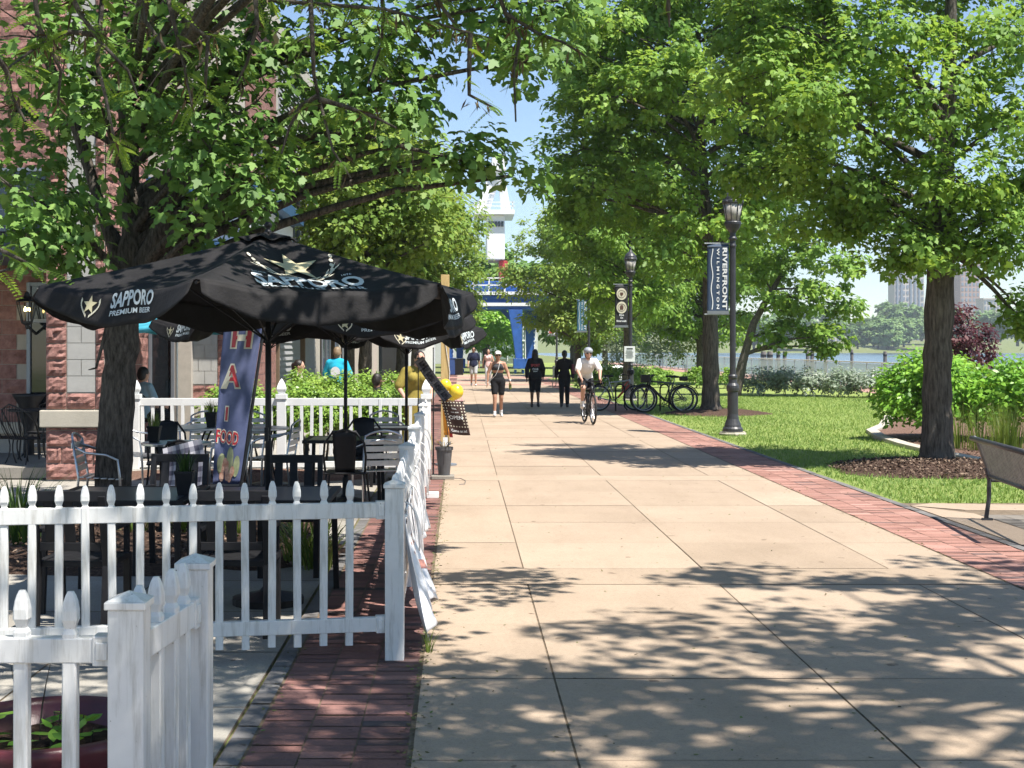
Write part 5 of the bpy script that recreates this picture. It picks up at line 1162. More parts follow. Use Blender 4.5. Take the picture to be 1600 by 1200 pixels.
# ---------------------------------------------------------------- lamp posts and their banners
M_lampglass = mat('lamp_glass', (.42, .40, .36), .25, .15, 6, spec=.6)
M_navy = mat('navy_banner', (.028, .055, .105), .7, .12, 3); M_tealb = mat('faded_blue_banner', (.06, .17, .26), .7, .12, 3); M_blackb = mat('black_banner', (.02, .02, .024), .7, .2, 3)
M_print = mat('white_print', (.72, .74, .75), .6, .05, 9)
def lamp(label, x, y):
    t = thing('street_lamp', label, 'street lamp', (x, y, 0), 0, 'street lamps along the walk'); n = 20
    m_ = MB(); m_.lathe([(.27, .012), (.27, .04), (.25, .05), (.25, .07)], n=8); m_.build('footing', M_stone, t)
    m_ = MB(); m_.lathe([(.20, .07), (.20, .13), (.17, .17), (.165, .2), (.12, .32), (.105, .42), (.105, .86), (.12, .88), (.125, .93), (.12, .98), (.085, 1.03), (.078, 1.1), (.09, 1.13), (.09, 1.17), (.066, 1.2), (.062, 1.3)], n=n); m_.build('base', M_lamp, t, smooth=False)
    m_ = MB(); pr = []
    for k in range(24): a = 6.2832 * k / 24; pr.append(.058 if k % 2 else .051)
    vs = [(pr[k] * math.cos(6.2832 * k / 24), pr[k] * math.sin(6.2832 * k / 24), z) for z in (1.28, 3.78) for k in range(24)]
    m_.add(vs, [(k, (k + 1) % 24, 24 + (k + 1) % 24, 24 + k) for k in range(24)]); m_.lathe([(.06, 3.7), (.07, 3.74), (.055, 3.78), (.055, 3.84), (.085, 3.87), (.085, 3.89), (.06, 3.92), (.055, 4.0)], n=n); m_.build('shaft', M_lamp, t)
    l = MB(); l.lathe([(.06, 3.99), (.075, 4.02), (.13, 4.08), (.165, 4.16), (.17, 4.2), (.16, 4.215), (.13, 4.22), (.0, 4.22)], n=n); hs = l.build('lantern', M_lamp, t)
    m_ = MB(); m_.lathe([(.128, 4.222), (.19, 4.56)], n=n); m_.build('glass', M_lampglass, hs, smooth=True)
    m_ = MB(); m_.lathe([(.0, 4.56), (.2, 4.56), (.212, 4.58), (.212, 4.62), (.2, 4.64), (.19, 4.7), (.14, 4.78), (.07, 4.84), (.04, 4.9), (.03, 4.95), (.04, 4.97), (.015, 5.0), (.0, 5.06)], n=n); m_.build('roof', M_lamp, hs, smooth=False)
    m_ = MB()
    for k in range(8): a = 6.2832 * (k + .5) / 8; m_.bar((.135 * math.cos(a), .135 * math.sin(a), 4.22), (.198 * math.cos(a), .198 * math.sin(a), 4.57), .014)
    for k in range(4): a = 6.2832 * (k + .5) / 4; m_.ball((.21 * math.cos(a), .21 * math.sin(a), 4.6), .03, 8, 6)
    m_.build('lantern_frame', M_lamp, hs); return t
def banner(t, m, z0=2.40, z1=3.77):
    m_ = MB(); m_.grid(lambda u, v: (-.505 + .425 * u, .012 * math.sin(3 * v + u * 2), z0 + (z1 - z0) * v), 8, 20); b = m_.build('banner', m, t, smooth=True, solid=.004)
    m_ = MB(); m_.tube([(-.56, 0, z1 + .015), (-.03, 0, z1 + .015)], .014, 8); m_.tube([(-.56, 0, z0 - .015), (-.03, 0, z0 - .015)], .014, 8); m_.box((-.29, -.004, z0 + .02), (.43, .02, .07)); m_.box((-.29, -.004, z1 - .05), (.43, .02, .012)); m_.build('arms', M_frame, b); return b
def river_banner(t, m):
    b = banner(t, m); m_ = MB()
    sd = lambda x0: (lambda a, c: (x0 + c, -.010 + .012 * math.sin(3 * ((3.09 - a) - 2.4) / 1.37 + 2 * (x0 + c + .505) / .425), 3.09 - a))
    put_text(m_, 'RIVERFRONT', sd(-.20), .085, .035, width=1.22, space=1.05); put_text(m_, 'WILMINGTON', sd(-.315), .048, .03, width=1.20, space=1.6); m_.build('lettering', M_print, b)
    m_ = MB(); vs = []; nn = 60
    for k in range(nn + 1): z = 2.48 + 1.2 * k / nn; x = -.41 + .016 * math.sin(k / nn * 14); yy = -.010 + .012 * math.sin(3 * (z - 2.4) / 1.37 + 2 * (x + .505) / .425); vs += [(x - .008, yy, z), (x + .008, yy, z)]
    m_.add(vs, [(2 * k, 2 * k + 1, 2 * k + 3, 2 * k + 2) for k in range(nn)]); m_.build('wave_line', M_print, b)
l1 = lamp('near street lamp with the navy vertical-lettered banner, on the lawn edge', 5.37, 27.8); river_banner(l1, M_navy)
def copy_lamp(x, y, lab): # plain lamp without its banner
    r = l1.copy(); COL.objects.link(r); r.location = (x, y, 0); r['label'] = lab
    for ch in kids(l1):
        if ch.name.startswith('banner'): continue
        c = ch.copy(); COL.objects.link(c); c.parent = r
        for s in kids(ch): d = s.copy(); COL.objects.link(d); d.parent = c
    return r
l2 = copy_lamp(5.52, 45.8, 'street lamp with the black two-emblem banner behind the bicycles'); b = banner(l2, M_blackb)
m_ = MB(); m2 = MB()
for z in (3.47, 3.03):
    m_.add([(-.29 + .165 * math.cos(6.2832 * k / 28), -.02, z + .195 * math.sin(6.2832 * k / 28)) for k in range(28)], [tuple(range(28))])
    m2.torus((-.29, -.022, z), .12, .006, n=24, m=4); 
m2.add([(-.29 + x, -.026, 3.03 + y) for x, y in ((-.05, -.07), (.05, -.07), (.06, .03), (.03, .08), (-.03, .08), (-.06, .03))], [(0, 1, 2, 3, 4, 5)]); m2.add([(-.29 + x, -.026, 3.47 + y) for x, y in ((-.05, .05), (.05, .05), (.05, -.02), (0, -.07), (-.05, -.02))], [(4, 3, 2, 1, 0)])
m_.build('emblem_discs', M_cream, b); m2.build('emblem_marks', mat('brown_print', (.10, .05, .035), .6, .2, 9), b)
m_ = MB()
for tx, z, wd in (('Dine', 2.76, .15), ('On', 2.67, .09), ('Riverwalk', 2.565, .33)): put_text(m_, tx, lambda a, c, z=z: (-.29 + a, -.022, z + c), .06, .03, width=wd)
m_.build('lettering', M_print, b)
l3 = copy_lamp(5.5, 60.5, 'third street lamp along the walk, its faded blue banner above the cyclist helmet'); river_banner(l3, M_tealb)
l4 = copy_lamp(5.45, 80, 'farthest street lamp, with the pale red and blue banner'); b = banner(l4, M_print)
m_ = MB(); m_.box((-.29, -.02, 3.5), (.36, .006, .16)); m_.box((-.29, -.02, 2.6), (.3, .006, .12)); m_.build('red_panel', mat('red_banner_print', (.5, .1, .09), .6, .2, 9), b); m_ = MB(); m_.add([(-.45, -.024, 2.95), (-.12, -.024, 2.95), (-.12, -.024, 3.3), (-.3, -.024, 3.2)], [(0, 1, 2, 3)]); m_.build('blue_panel', M_tealb, b)
nt_ = thing('posted_notice', 'white paper notice fixed low on the black banner lamp post', 'notice', (GX(984, 45.6), 45.62, GZ(553, 45.6))); m_ = MB(); m_.box((0, 0, 0), (.35, .012, .5)); m_.build('sheet', M_print, nt_)
m_ = MB(); m_.box((0, -.01, .17), (.2, .004, .04))
for k in range(7): m_.box((-.0 if k % 2 else -.02, -.01, .10 - .038 * k), (.24 - (.04 if k % 3 == 0 else 0), .004, .009))
m_.build('print', M_lamp, nt_)
# ---------------------------------------------------------------- bench
bn_ = thing('park_bench', 'metal slatted park bench cut by the right edge, its back to the walk', 'bench', (5.16, 13.2, .01), R(-7))
L = 1.9; ya = .82
def prof(t):   # back-to-seat profile in the x-z plane: rolled top, back, seat
    pts = [(-.17, .80), (-.155, .83), (-.12, .81), (-.06, .64), (-.005, .47), (.05, .425), (.2, .415), (.42, .43), (.47, .40)]
    f = t * (len(pts) - 1); i = min(len(pts) - 2, int(f)); f -= i; return (pts[i][0] + (pts[i + 1][0] - pts[i][0]) * f, pts[i][1] + (pts[i + 1][1] - pts[i][1]) * f)
m_ = MB()
n = 34
for k in range(n):
    y = ya - .06 - (L - .12) * k / (n - 1); ps = [prof(j / 12) for j in range(13)]
    for (a, b) in zip(ps, ps[1:]): m_.bar((a[0], y, a[1]), (b[0], y, b[1]), .006, .026, up=(0, 1, 0))
m_.build('slats', M_steel, bn_)
for y in (ya, ya - L):
    m_ = MB()
    ps = [prof(j / 12) for j in range(13)]; m_.tube([(p[0], y, p[1]) for p in ps], .022, 8); m_.build('end_frame', M_steel, bn_, smooth=True)
    m_ = MB(); m_.tube([(-.03, y, .52), (.0, y, .40), (-.005, y, .2), (-.03, y, .02)], .022, 8); m_.box((-.02, y, .012), (.1, .05, .02)); m_.build('leg', M_lamp, bn_, smooth=False)
    m_ = MB(); m_.tube([(.02, y, .40), (.40, y, .40), (.44, y, .3), (.45, y, .02)], .02, 8); m_.build('leg', M_lamp, bn_, smooth=False)
m_ = MB(); m_.tube([(-.165, ya + .02, .815), (-.165, ya - L - .02, .815)], .026, 10); m_.tube([(0, ya, .44), (0, ya - L, .44)], .018, 8); m_.build('top_tube', M_lamp, bn_, smooth=True)
# ---------------------------------------------------------------- bicycles
M_spoke = mat('spoke_steel', (.4, .4, .42), .35, .1, 9, metal=.7)
def bike_parts(t, fm, flat=True, fenders=True, r=.345, wb=1.06, accent=None, hy=0):
    for x in (-wb / 2, wb / 2):
        m_ = MB(); m_.torus((0, 0, 0), r - .024, .024, n=36, m=8); wl_ = m_.build('wheel', M_rubber, t, smooth=True, loc=(x, 0, r))
        m_ = MB(); m_.torus((0, 0, 0), r - .052, .010, n=36, m=6, flat=1.2); m_.build('rim', M_spoke, wl_, smooth=True)
        m_ = MB()
        for k in range(20): a = 6.2832 * k / 20; m_.bar((.02 * math.cos(a + .5), .02 * (-1) ** k, .02 * math.sin(a + .5)), ((r - .055) * math.cos(a), 0, (r - .055) * math.sin(a)), .0035)
        m_.tube([(0, -.05, 0), (0, .05, 0)], .018, 10); m_.build('spokes', M_spoke, wl_)
    F_, B_ = Vector((wb / 2, 0, r)), Vector((-wb / 2, 0, r)); bb = Vector((-.08, 0, .28)); st = Vector((-.24, 0, .80)); hd = Vector((.36, 0, .86)); hb = Vector((.395, 0, .72))
    m_ = MB(); m_.tube([hb, bb], .022, 8); m_.tube([hd + Vector((.01, 0, -.04)), st + Vector((.02, 0, -.03))], .017, 8); m_.tube([bb, st], .017, 8)
    for s in (-.05, .05): m_.tube([bb + Vector((0, s * .4, 0)), B_ + Vector((0, s, 0))], .011, 6); m_.tube([st + Vector((.01, 0, -.08)), B_ + Vector((0, s, 0))], .010, 6)
    m_.tube([hd, hb], .024, 8); m_.build('frame', fm, t, smooth=True)
    m_ = MB()
    for s in (-.055, .055): m_.tube([hb + Vector((.005, s * .8, -.01)), hb + Vector((.03, s, -.1)), F_ + Vector((0, s, 0))], [.016, .015, .010], 8)
    m_.tube([hb + Vector((.005, -.05, -.005)), hb + Vector((.005, .05, -.005))], .018, 8); m_.build('fork', M_black if accent is None else accent, t, smooth=True)
    m_ = MB(); m_.tube([hd, hd + Vector((-.02, 0, .10))], .016, 8)
    if flat: m_.tube([(.30, -.30, .985), (.345, -.12, .965), (.345, .12, .965), (.30, .30, .985)], .012, 8); m_.tube([(.29, -.31, .985), (.312, -.2, .98)], .017, 8); m_.tube([(.29, .31, .985), (.312, .2, .98)], .017, 8)
    else:
        for s in (-1, 1): m_.tube([(.345, 0, .965), (.345, s * .2, .965), (.43, s * .215, .955), (.47, s * .22, .88), (.41, s * .225, .83), (.35, s * .23, .835)], .013, 8)
    m_.build('handlebar', M_black, t, smooth=True)
    m_ = MB(); m_.tube([st, st + Vector((-.03, 0, .13))], .014, 8); m_.build('seat_post', M_spoke, t, smooth=True)
    m_ = MB(); m_.ball((-.33, 0, .945), (.08, .075, .03), 12, 8); m_.ball((-.22, 0, .945), (.13, .032, .026), 12, 8); m_.build('saddle', M_black, t, smooth=True)
    m_ = MB(); m_.torus((0, 0, 0), .09, .008, n=24, m=6); m_.bar((0, -.04, 0), (.12, -.06, -.12), .022, .012); m_.bar((0, .04, 0), (-.12, .06, .12), .022, .012); m_.box((.12, -.11, -.12), (.09, .08, .02)); m_.box((-.12, .11, .12), (.09, .08, .02)); m_.build('crankset', M_black, t, loc=bb)
    m_ = MB(); m_.torus(B_ + Vector((0, -.02, 0)), .045, .012, n=16, m=5); m_.tube([bb + Vector((0, -.03, .09)), B_ + Vector((0, -.03, .045))], .004, 5); m_.tube([bb + Vector((0, -.03, -.09)), B_ + Vector((0, -.03, -.045))], .004, 5); m_.build('chain', M_black, t)
    if fenders:
        m_ = MB(); m_.torus(F_, r + .02, .014, n=14, m=5, a0=.5, a1=2.6, flat=2.2); m_.torus(B_, r + .02, .014, n=14, m=5, a0=.6, a1=2.9, flat=2.2); m_.build('mudguards', M_black, t, smooth=True)
M_bikegrey = mat('grey_bike_paint', (.42, .43, .44), .35, .1, 6, metal=.3); M_bikered = mat('red_bike_paint', (.42, .05, .025), .35, .1, 6); M_bikeblk = mat('dark_bike_paint', (.03, .032, .036), .35, .2, 6)
k1 = thing('bicycle', 'grey and red bicycle parked at the rack, just right of the cyclist', 'bicycle', (4.25, 38.3, .01), R(18)); bike_parts(k1, M_bikegrey, fenders=False, r=.35)
m_ = MB(); m_.tube([(.37, 0, .70), (.02, 0, .36)], .030, 8); m_.tube([(.33, 0, .80), (.14, 0, .60)], .022, 8); m_.build('red_battery_case', M_bikered, k1, smooth=True)
m_ = MB(); m_.box((.40, 0, 1.05), (.12, .2, .12)); m_.build('handlebar_bag', M_black, k1, bev=.02)
k2 = thing('bicycle', 'dark bicycle with black mudguards parked facing left beside the maple trunk', 'bicycle', (5.38, 37.2, .01), math.pi - .06); bike_parts(k2, M_bikeblk, r=.355)
m_ = MB()
for (a, b) in (((.40, -.16, .93), (.40, .16, .93)),): m_.box((.50, 0, .90), (.24, .3, .2))
m_.build('basket', M_black, k2, bev=.01); m_ = MB(); m_.box((-.5, 0, .90), (.22, .16, .12)); m_.build('rear_bag', M_black, k2, bev=.03)
k3 = thing('bicycle', 'black bicycle half hidden behind the dark mudguarded bicycle', 'bicycle', (5.42, 37.95, .01), math.pi + .05); bike_parts(k3, M_bikeblk, r=.35)
rk = thing('bike_rack', 'dark tubular hoop bicycle rack on the verge under the parked bicycles', 'bike rack', (4.9, 38.0, 0))
for k in range(3):
    m_ = MB(); x = -.6 + .6 * k; m_.tube([(x - .12, 0, .0), (x - .12, 0, .62)] + [(x + .12 * -math.cos(a), 0, .62 + .12 * math.sin(a)) for a in (.5, 1.0, 1.57, 2.1, 2.6)] + [(x + .12, 0, .62), (x + .12, 0, .12), (x + .2, 0, .04)], .022, 8); m_.build('hoop', M_black, rk, smooth=True)
# lawn chairs beyond
def adir(label, x, y, rz, m):
    t = thing('lawn_chair', label, 'chair', (x, y, 0), rz, 'fan-backed lawn chairs'); m_ = MB()
    for k in range(5): xx = -.22 + .11 * k; m_.bar((xx, .22, .30), (xx * 1.15, .52, .98 - .9 * (xx * 1.0) ** 2), .10, .02, up=(0, 1, 0))
    m_.build('backrest', m, t, bev=.005); m_ = MB()
    for k in range(5): m_.box((0, -.28 + .11 * k, .38 - .022 * k), (.5, .10, .02))
    m_.build('seat', m, t, bev=.004)
    for s in (-1, 1): m_ = MB(); m_.box((s * .33, -.02, .56), (.12, .66, .022)); m_.bar((s * .31, -.3, 0), (s * .31, -.3, .55), .09, .022); m_.bar((s * .26, -.3, .36), (s * .26, .5, .04), .022, .11); m_.build('side_frame', m, t, bev=.004)
    return t
a0 = adir('white fan-backed lawn chair right behind the cyclist and grey bicycle', GX(957, 58), 58, .9, M_white); dup(a0, (GX(977, 59), 59, 0), .5, 'white fan-backed lawn chair just left of the posted notice'); adir('dark fan-backed lawn chair left of the white ones, at the cyclist shoulder', GX(941, 59), 59, 1.2, M_black)
fbn = thing('walk_bench', 'far grey metal bench on the verge between the two dark-clothed walkers', 'bench', (4.4, 62, 0), 1.4); m_ = MB(); m_.box((0, .02, .44), (1.7, .42, .03)); m_.build('seat', M_chain, fbn); m_ = MB(); m_.box((0, .25, .72), (1.7, .03, .42)); m_.build('backrest', M_chain, fbn)
for s in (-1, 1): m_ = MB(); m_.tube([(s * .75, -.2, 0), (s * .75, -.2, .44), (s * .75, .25, .44), (s * .75, .3, 0)], .022, 8); m_.tube([(s * .75, .25, .44), (s * .75, .27, .9)], .02, 8); m_.build('leg', M_chain, fbn)
for x, lab, mm, h in ((717, 'tall black litter bin beside the walk before the crane', M_black, .95), (705, 'blue recycling bin left of the black litter bin', mat('blue_bin_plastic', (.03, .07, .22), .5, .1, 5), 1.0)):
    t = thing('litter_bin', lab, 'bin', (GX(x, 88), 88, 0)); m_ = MB(); m_.box((0, 0, h / 2 + .03), (.52, .52, h), taper=1.1); m_.build('body', mm, t, bev=.03); m_ = MB(); m_.box((0, 0, h + .06), (.62, .62, .06)); m_.build('lid', mm, t, bev=.02); m_ = MB(); [m_.tube([(s * .28, .2, .1), (s * .22, .2, .1)], .1, 12) for s in (-1, 1)]; m_.build('wheels', M_rubber, t)
# ---------------------------------------------------------------- crane
M_blue = mat('crane_blue', (.025, .10, .36), .55, .3, 1.2); M_cwhite = mat('crane_white', (.78, .78, .78), .5, .05, 2); M_cred = mat('crane_red', (.45, .05, .06), .5, .1, 2)
CX = 1.6; YC = 95; cr = thing('dock_crane', 'blue portal dock crane with white boom straddling the far end of the walk', 'crane', (CX, YC, 0))
def cl_(x, y, Y=95): p = W(x, y, Y); return Vector((p.x - CX, Y - YC, p.z))
for (xt, xb, w0, w1, Y) in ((805, 811, 22, 11, 94), (829, 828, 20, 11, 98), (704, 702, 20, 11, 94), (722, 718, 18, 10, 98)):
    m_ = MB(); k = Y / F; a, b = cl_(xt, 484, Y), cl_(xb, 560, Y); vs = []
    for p, wd in ((b, w1 * k), (b.lerp(a, .45), w1 * k * 1.3), (a, w0 * k * 1.0)): vs += [p + Vector((sx * wd / 2, sy * .35, 0)) for sx, sy in ((-1, -1), (1, -1), (1, 1), (-1, 1))]
    m_.add(vs, [(0, 1, 5, 4), (1, 2, 6, 5), (2, 3, 7, 6), (3, 0, 4, 7), (4, 5, 9, 8), (5, 6, 10, 9), (6, 7, 11, 10), (7, 4, 8, 11), (3, 2, 1, 0), (8, 9, 10, 11)]); l_ = m_.build('leg', M_blue, cr, bev=.02)
    m_ = MB(); m_.box((b.x, b.y, b.z - .02 - .33), (18 * k, 1.4, .66)); m_.box((b.x - .25, b.y, .12), (.14, 1.1, .24)); m_.box((b.x + .25, b.y, .12), (.14, 1.1, .24)); m_.build('bogie', M_blue, l_, bev=.02)
    m_ = MB(); [m_.box((b.x + w1 * k * .55 + .01, b.y - .4, b.z + .3 * q_), (.05, .06, .12)) for q_ in range(9)]; m_.build('ladder_rungs', M_cwhite, l_)
m_ = MB(); z0, z1 = GZ(484, 95), GZ(470, 95); m_.b2((-2.6, -1.2, z0), (4.2, 3.2, z1)); m_.build('portal_beam', M_blue, cr, bev=.03)
m_ = MB(); m_.b2((-2.7, -1.35, GZ(479, 95)), (4.3, -1.22, GZ(474, 95))); m_.b2((-2.9, -1.5, GZ(462, 95)), (4.5, -1.3, GZ(457, 95))); m_.build('white_girder', M_cwhite, cr)
m_ = MB(); m_.b2((-2.8, -1.2, GZ(469.5, 95)), (4.4, 3.4, GZ(463, 95))); m_.b2((-2.2, -.8, GZ(460, 95)), (3.9, 3, GZ(440, 95))); m_.build('upper_deck', M_blue, cr, bev=.03)
m_ = MB()
for x in np.linspace(-2.85, 4.45, 8): m_.bar((x, -1.4, GZ(457, 95)), (x, -1.4, GZ(436, 95)), .1)
for y in (436, 447): m_.b2((-2.9, -1.45, GZ(y + 1, 95)), (4.5, -1.35, GZ(y - 1, 95)))
m_.build('handrail', M_cwhite, cr)
m_ = MB(); m_.bar(cl_(783, 482), cl_(800, 500), .3); m_.bar(cl_(730, 482), cl_(712, 500), .3); m_.build('knee_brace', M_blue, cr)
m_ = MB(); m_.b2((cl_(780, 0).x, -.5, GZ(440, 95)), (cl_(793, 0).x, 2.5, GZ(408, 95))); m_.build('machinery_base', M_cred, cr, bev=.03)
m_ = MB(); m_.b2((cl_(760, 0).x, -1, GZ(407, 95)), (cl_(788, 0).x, 3, GZ(338, 95))); m_.build('machinery_house', M_cwhite, cr, bev=.05)
m_ = MB(); m_.b2((cl_(741, 0).x, -1.4, GZ(338, 95) + .002), (cl_(803, 0).x, 3.4, GZ(331, 95))); m_.build('platform', M_cwhite, cr, bev=.02)
m_ = MB()
for sy in (-1, 0, 1, 2):
    m_.bar(cl_(751 + sy * 3, 331) + Vector((0, sy * .7, 0)), cl_(776 + sy * 2, 262) + Vector((0, sy * .5, 0)), .42, .5)
m_.bar(cl_(795, 331), cl_(782, 262), .3); m_.bar(cl_(788, 331) + Vector((0, 2, 0)), cl_(781, 262) + Vector((0, 1.5, 0)), .3); m_.box(cl_(779, 257), (.95, 2.2, 1.0)); m_.box(cl_(773, 268), (.9, 1.4, 1.1)); m_.build('mast', M_cwhite, cr, bev=.03)
m_ = MB()
for (a, b) in (((780, 255), (640, 195)), ((776, 262), (640, 205)), ((752, 318), (660, 258)), ((752, 324), (655, 272))): m_.tube([cl_(*a), cl_(b[0], b[1], 100)], .035, 5)
m_.build('cables', M_frame, cr)
m_ = MB()
for k in range(5): m_.box(cl_(764 + 5 * k, 352) + Vector((0, -1.04 if True else 0, 0)), (.16, .06, .34))
m_.build('window', M_glass_dark, cr)
m_ = MB()
for a, b in (((756, 331), (756, 318)), ((748, 331), (748, 318)), ((741, 331), (741, 318)), ((800, 331), (800, 318)), ((741, 319), (803, 319)), ((741, 325), (803, 325))): m_.bar(cl_(*a) + Vector((0, -1.35, 0)), cl_(*b) + Vector((0, -1.35, 0)), .06)
for k in range(7): m_.bar(cl_(755 + 3.2 * k, 322 - 9 * k) + Vector((0, -.6, 0)), cl_(768 + 2.0 * k, 322 - 9 * k) + Vector((0, -.6, 0)), .07)
m_.build('lattice_and_rails', M_cwhite, cr)
# ---------------------------------------------------------------- things at the side fence
tp = thing('timber_post', 'tall yellow timber post standing beyond the patio at the edge of the walk', 'post', (GX(695.5, 25), 25, 0)); m_ = MB(); m_.box((0, 0, 1.51), (.15, .15, 3.02)); m_.build('shaft', M_wood, tp, bev=.006); m_ = MB(); m_.tube([(-.04, -.08, 2.2), (.02, -.085, 1.7), (.085, -.09, 1.3), (.05, -.085, .9)], .006, 6); m_.build('cord', M_white, tp); m_ = MB(); m_.box((0, 0, .03), (.2, .2, .06)); m_.build('foot', M_frame, tp)
gp = thing('flower_pot', 'grey plastic flower pot with dry stems on the walk outside the fence', 'planter', (GX(694, 18.5), 18.5, .055)); m_ = MB(); m_.lathe([(.075, 0), (.105, .33), (.118, .33), (.12, .37), (.108, .37), (.10, .33), (.0, .33)], n=24); m_.build('pot', mat('grey_pot_plastic', (.075, .075, .08), .5, .15, 6), gp, smooth=False)
m_ = MB(); gg = rng(8)
for k in range(14): a = gg.uniform(0, 6.28); m_.tube(bez((.03 * math.cos(a), .03 * math.sin(a), .33), (.05 * math.cos(a), .05 * math.sin(a), .42), (.12 * math.cos(a), .1 * math.sin(a), .40 + .09 * gg.random()), 4), .003, 4)
m_.build('dry_stems', mat('dry_stem', (.30, .22, .08), .9, .3, 9), gp)
pbk = thing('paving_block', 'grey concrete block under the grey flower pot', 'block', (GX(692, 18.5), 18.5, 0)); m_ = MB(); m_.box((0, 0, .03), (.3, .3, .05)); m_.build('block', M_conc_gray, pbk, bev=.008)
pb2 = thing('paving_block', 'small pale block on the brick band beside the fence, nearer than the pot', 'block', (GX(676, 16.2), 16.2, 0)); m_ = MB(); m_.box((0, 0, .035), (.14, .2, .06)); m_.build('block', M_white, pb2, bev=.006)
of = thing('garden_flag', 'brown checked garden flag reading OPEN hung out over the walk', 'flag', (GX(698, 18.35), 18.35, .4))
fo_ = Vector((GX(698, 18.35), 18.35, .4)); C4 = [W(689, 627, 18.35) - fo_, W(724, 628, 18.35) - fo_, W(703, 677, 18.35) - fo_, W(735, 680, 18.35) - fo_]
def ofp(u, v, off=0):
    p = C4[2].lerp(C4[3], u).lerp(C4[0].lerp(C4[1], u), v); return p + Vector((0, -off + .02 * math.sin(u * 4 + v * 3), -.012 * math.sin(u * 3.14) * (1 - v)))
m_ = MB(); m_.grid(ofp, 12, 16); fc = m_.build('flag_cloth', mat('brown_cloth', (.045, .022, .018), .8, .15, 9), of, smooth=True, solid=.003)
m_ = MB(); NX, NYC = 15, 22
for i in range(NX):
    for j in range(NYC):
        ed = i < 3 or i >= NX - 3 or j >= NYC - 3 or 5 <= j < 7
        if ed and j >= 5 and i % 2 == 0 and j % 2 == 1 and 0 < j: m_.add([ofp((i + a) / NX, (j + b) / NYC, .006) for a, b in ((.1, .1), (.9, .1), (.9, .9), (.1, .9))], [(0, 1, 2, 3)])
m_.build('check_border', M_cream, fc)
m_ = MB()
for tx, v, h, wd in (('Yes,', .77, .045, .22), ('we are', .665, .045, .34), ('OPEN', .47, .11, .62), ('Come on in!', .08, .08, .74)): put_text(m_, tx, lambda a, c, v=v: ofp(.5 + a, v + c, .008), h, .015, width=wd)
m_.build('lettering', M_print, fc)
m_ = MB(); m_.tube([(.03, 0, .0), (-.02, .0, .66), C4[0] + Vector((-.03, .0, .01)), C4[1] + Vector((.02, 0, .01))], .006, 6); m_.build('stand', M_iron, of)
ps_ = thing('plaid_streamer', 'dark plaid cloth strip hanging diagonally from the fence corner to the open flag', 'cloth', (GX(678, 18.6), 18.6, 1.3)); po = Vector((GX(678, 18.6), 18.6, 1.3)); A_, B_ = W(654, 561, 18.6) - po, W(700, 624, 18.6) - po; sd_ = Vector((.055, 0, .04))
m_ = MB()
for i in range(16):
    for j in range(4):
        m_.cur = (i + j) % 2 if (i % 4 and j % 3) else 2
        f = lambda u, v: A_.lerp(B_, u) + sd_ * (v * 2 - 1) + Vector((0, .02 * math.sin(u * 12), -.02 * math.sin(u * 3.14)))
        m_.add([f(a / 16, b / 4) for a, b in ((i, j), (i + 1, j), (i + 1, j + 1), (i, j + 1))], [(0, 1, 2, 3)])
m_.build('fabric', [mat('plaid_dark', (.03, .03, .04), .8, .2, 20), mat('plaid_mid', (.06, .06, .075), .8, .2, 20), mat('plaid_light', (.14, .14, .16), .8, .2, 20)], ps_, smooth=True, solid=.004)
for (x, y0, y1, Y, lab) in ((677, 545, 700, 18.9, 'dark slim garden stake rising behind the plaid strip'), (653.5, 555, 690, 18.8, 'thin dark rod left of the spade-topped corner post')):
    st_ = thing('garden_stake', lab, 'stake', (GX(x, Y), Y, 0)); m_ = MB(); m_.tube([(0, 0, 0), (0, 0, GZ(y0, Y))], [.012, .006], 8); m_.lathe([(.0, 0), (.012, .012), (.0, .026)], (0, 0, GZ(y0, Y) - .004), 8); m_.build('rod', M_iron, st_)
ds = thing('display_stand', 'slim orange and white display stand behind the open flag', 'stand', (GX(697, 20.6), 20.6, 0)); m_ = MB(); m_.tube([(0, 0, 0), (0, 0, 1.0)], .014, 8); m_.lathe([(.16, .0), (.16, .03), (.02, .05)], n=16); m_.build('pole', M_frame, ds); m_ = MB(); m_.grid(lambda u, v: (-.06 + .09 * u + .03 * (1 - v), -.03 + .02 * math.sin(6 * u), .45 + .55 * v), 5, 8); m_.build('orange_streamer', mat('orange_cloth', (.70, .30, .03), .7, .2, 6), ds, smooth=True, solid=.003)
m_ = MB(); m_.grid(lambda u, v: (.0 + .05 * u + .05 * (1 - v), -.05 + .02 * math.sin(5 * u), .42 + .5 * v), 4, 6); m_.build('red_streamer', M_cred, ds, smooth=True, solid=.003); m_ = MB(); m_.box((-.01, -.06, .34), (.07, .01, .16)); m_.build('price_card', M_print, ds)
bk = thing('gift_basket', 'pink and white basket under the yellow balloons on the display stand', 'basket', (GX(713, 20.6), 20.6, .86)); m_ = MB(); m_.lathe([(.0, 0), (.08, 0), (.10, .08), (.11, .085), (.10, .095), (.085, .08), (.0, .06)], n=18); m_.tube(bez((-.1, 0, .08), (0, 0, .3), (.1, 0, .08), 8), .006, 6); m_.tube([(-.15, 0, .0), (.0, 0, .0)], .012, 6); m_.build('basket', mat('pink_wicker', (.65, .35, .38), .7, .3, 30), bk)
M_balloon = mat('yellow_balloon', (.72, .52, .03), .25, .1, 3, spec=.6)
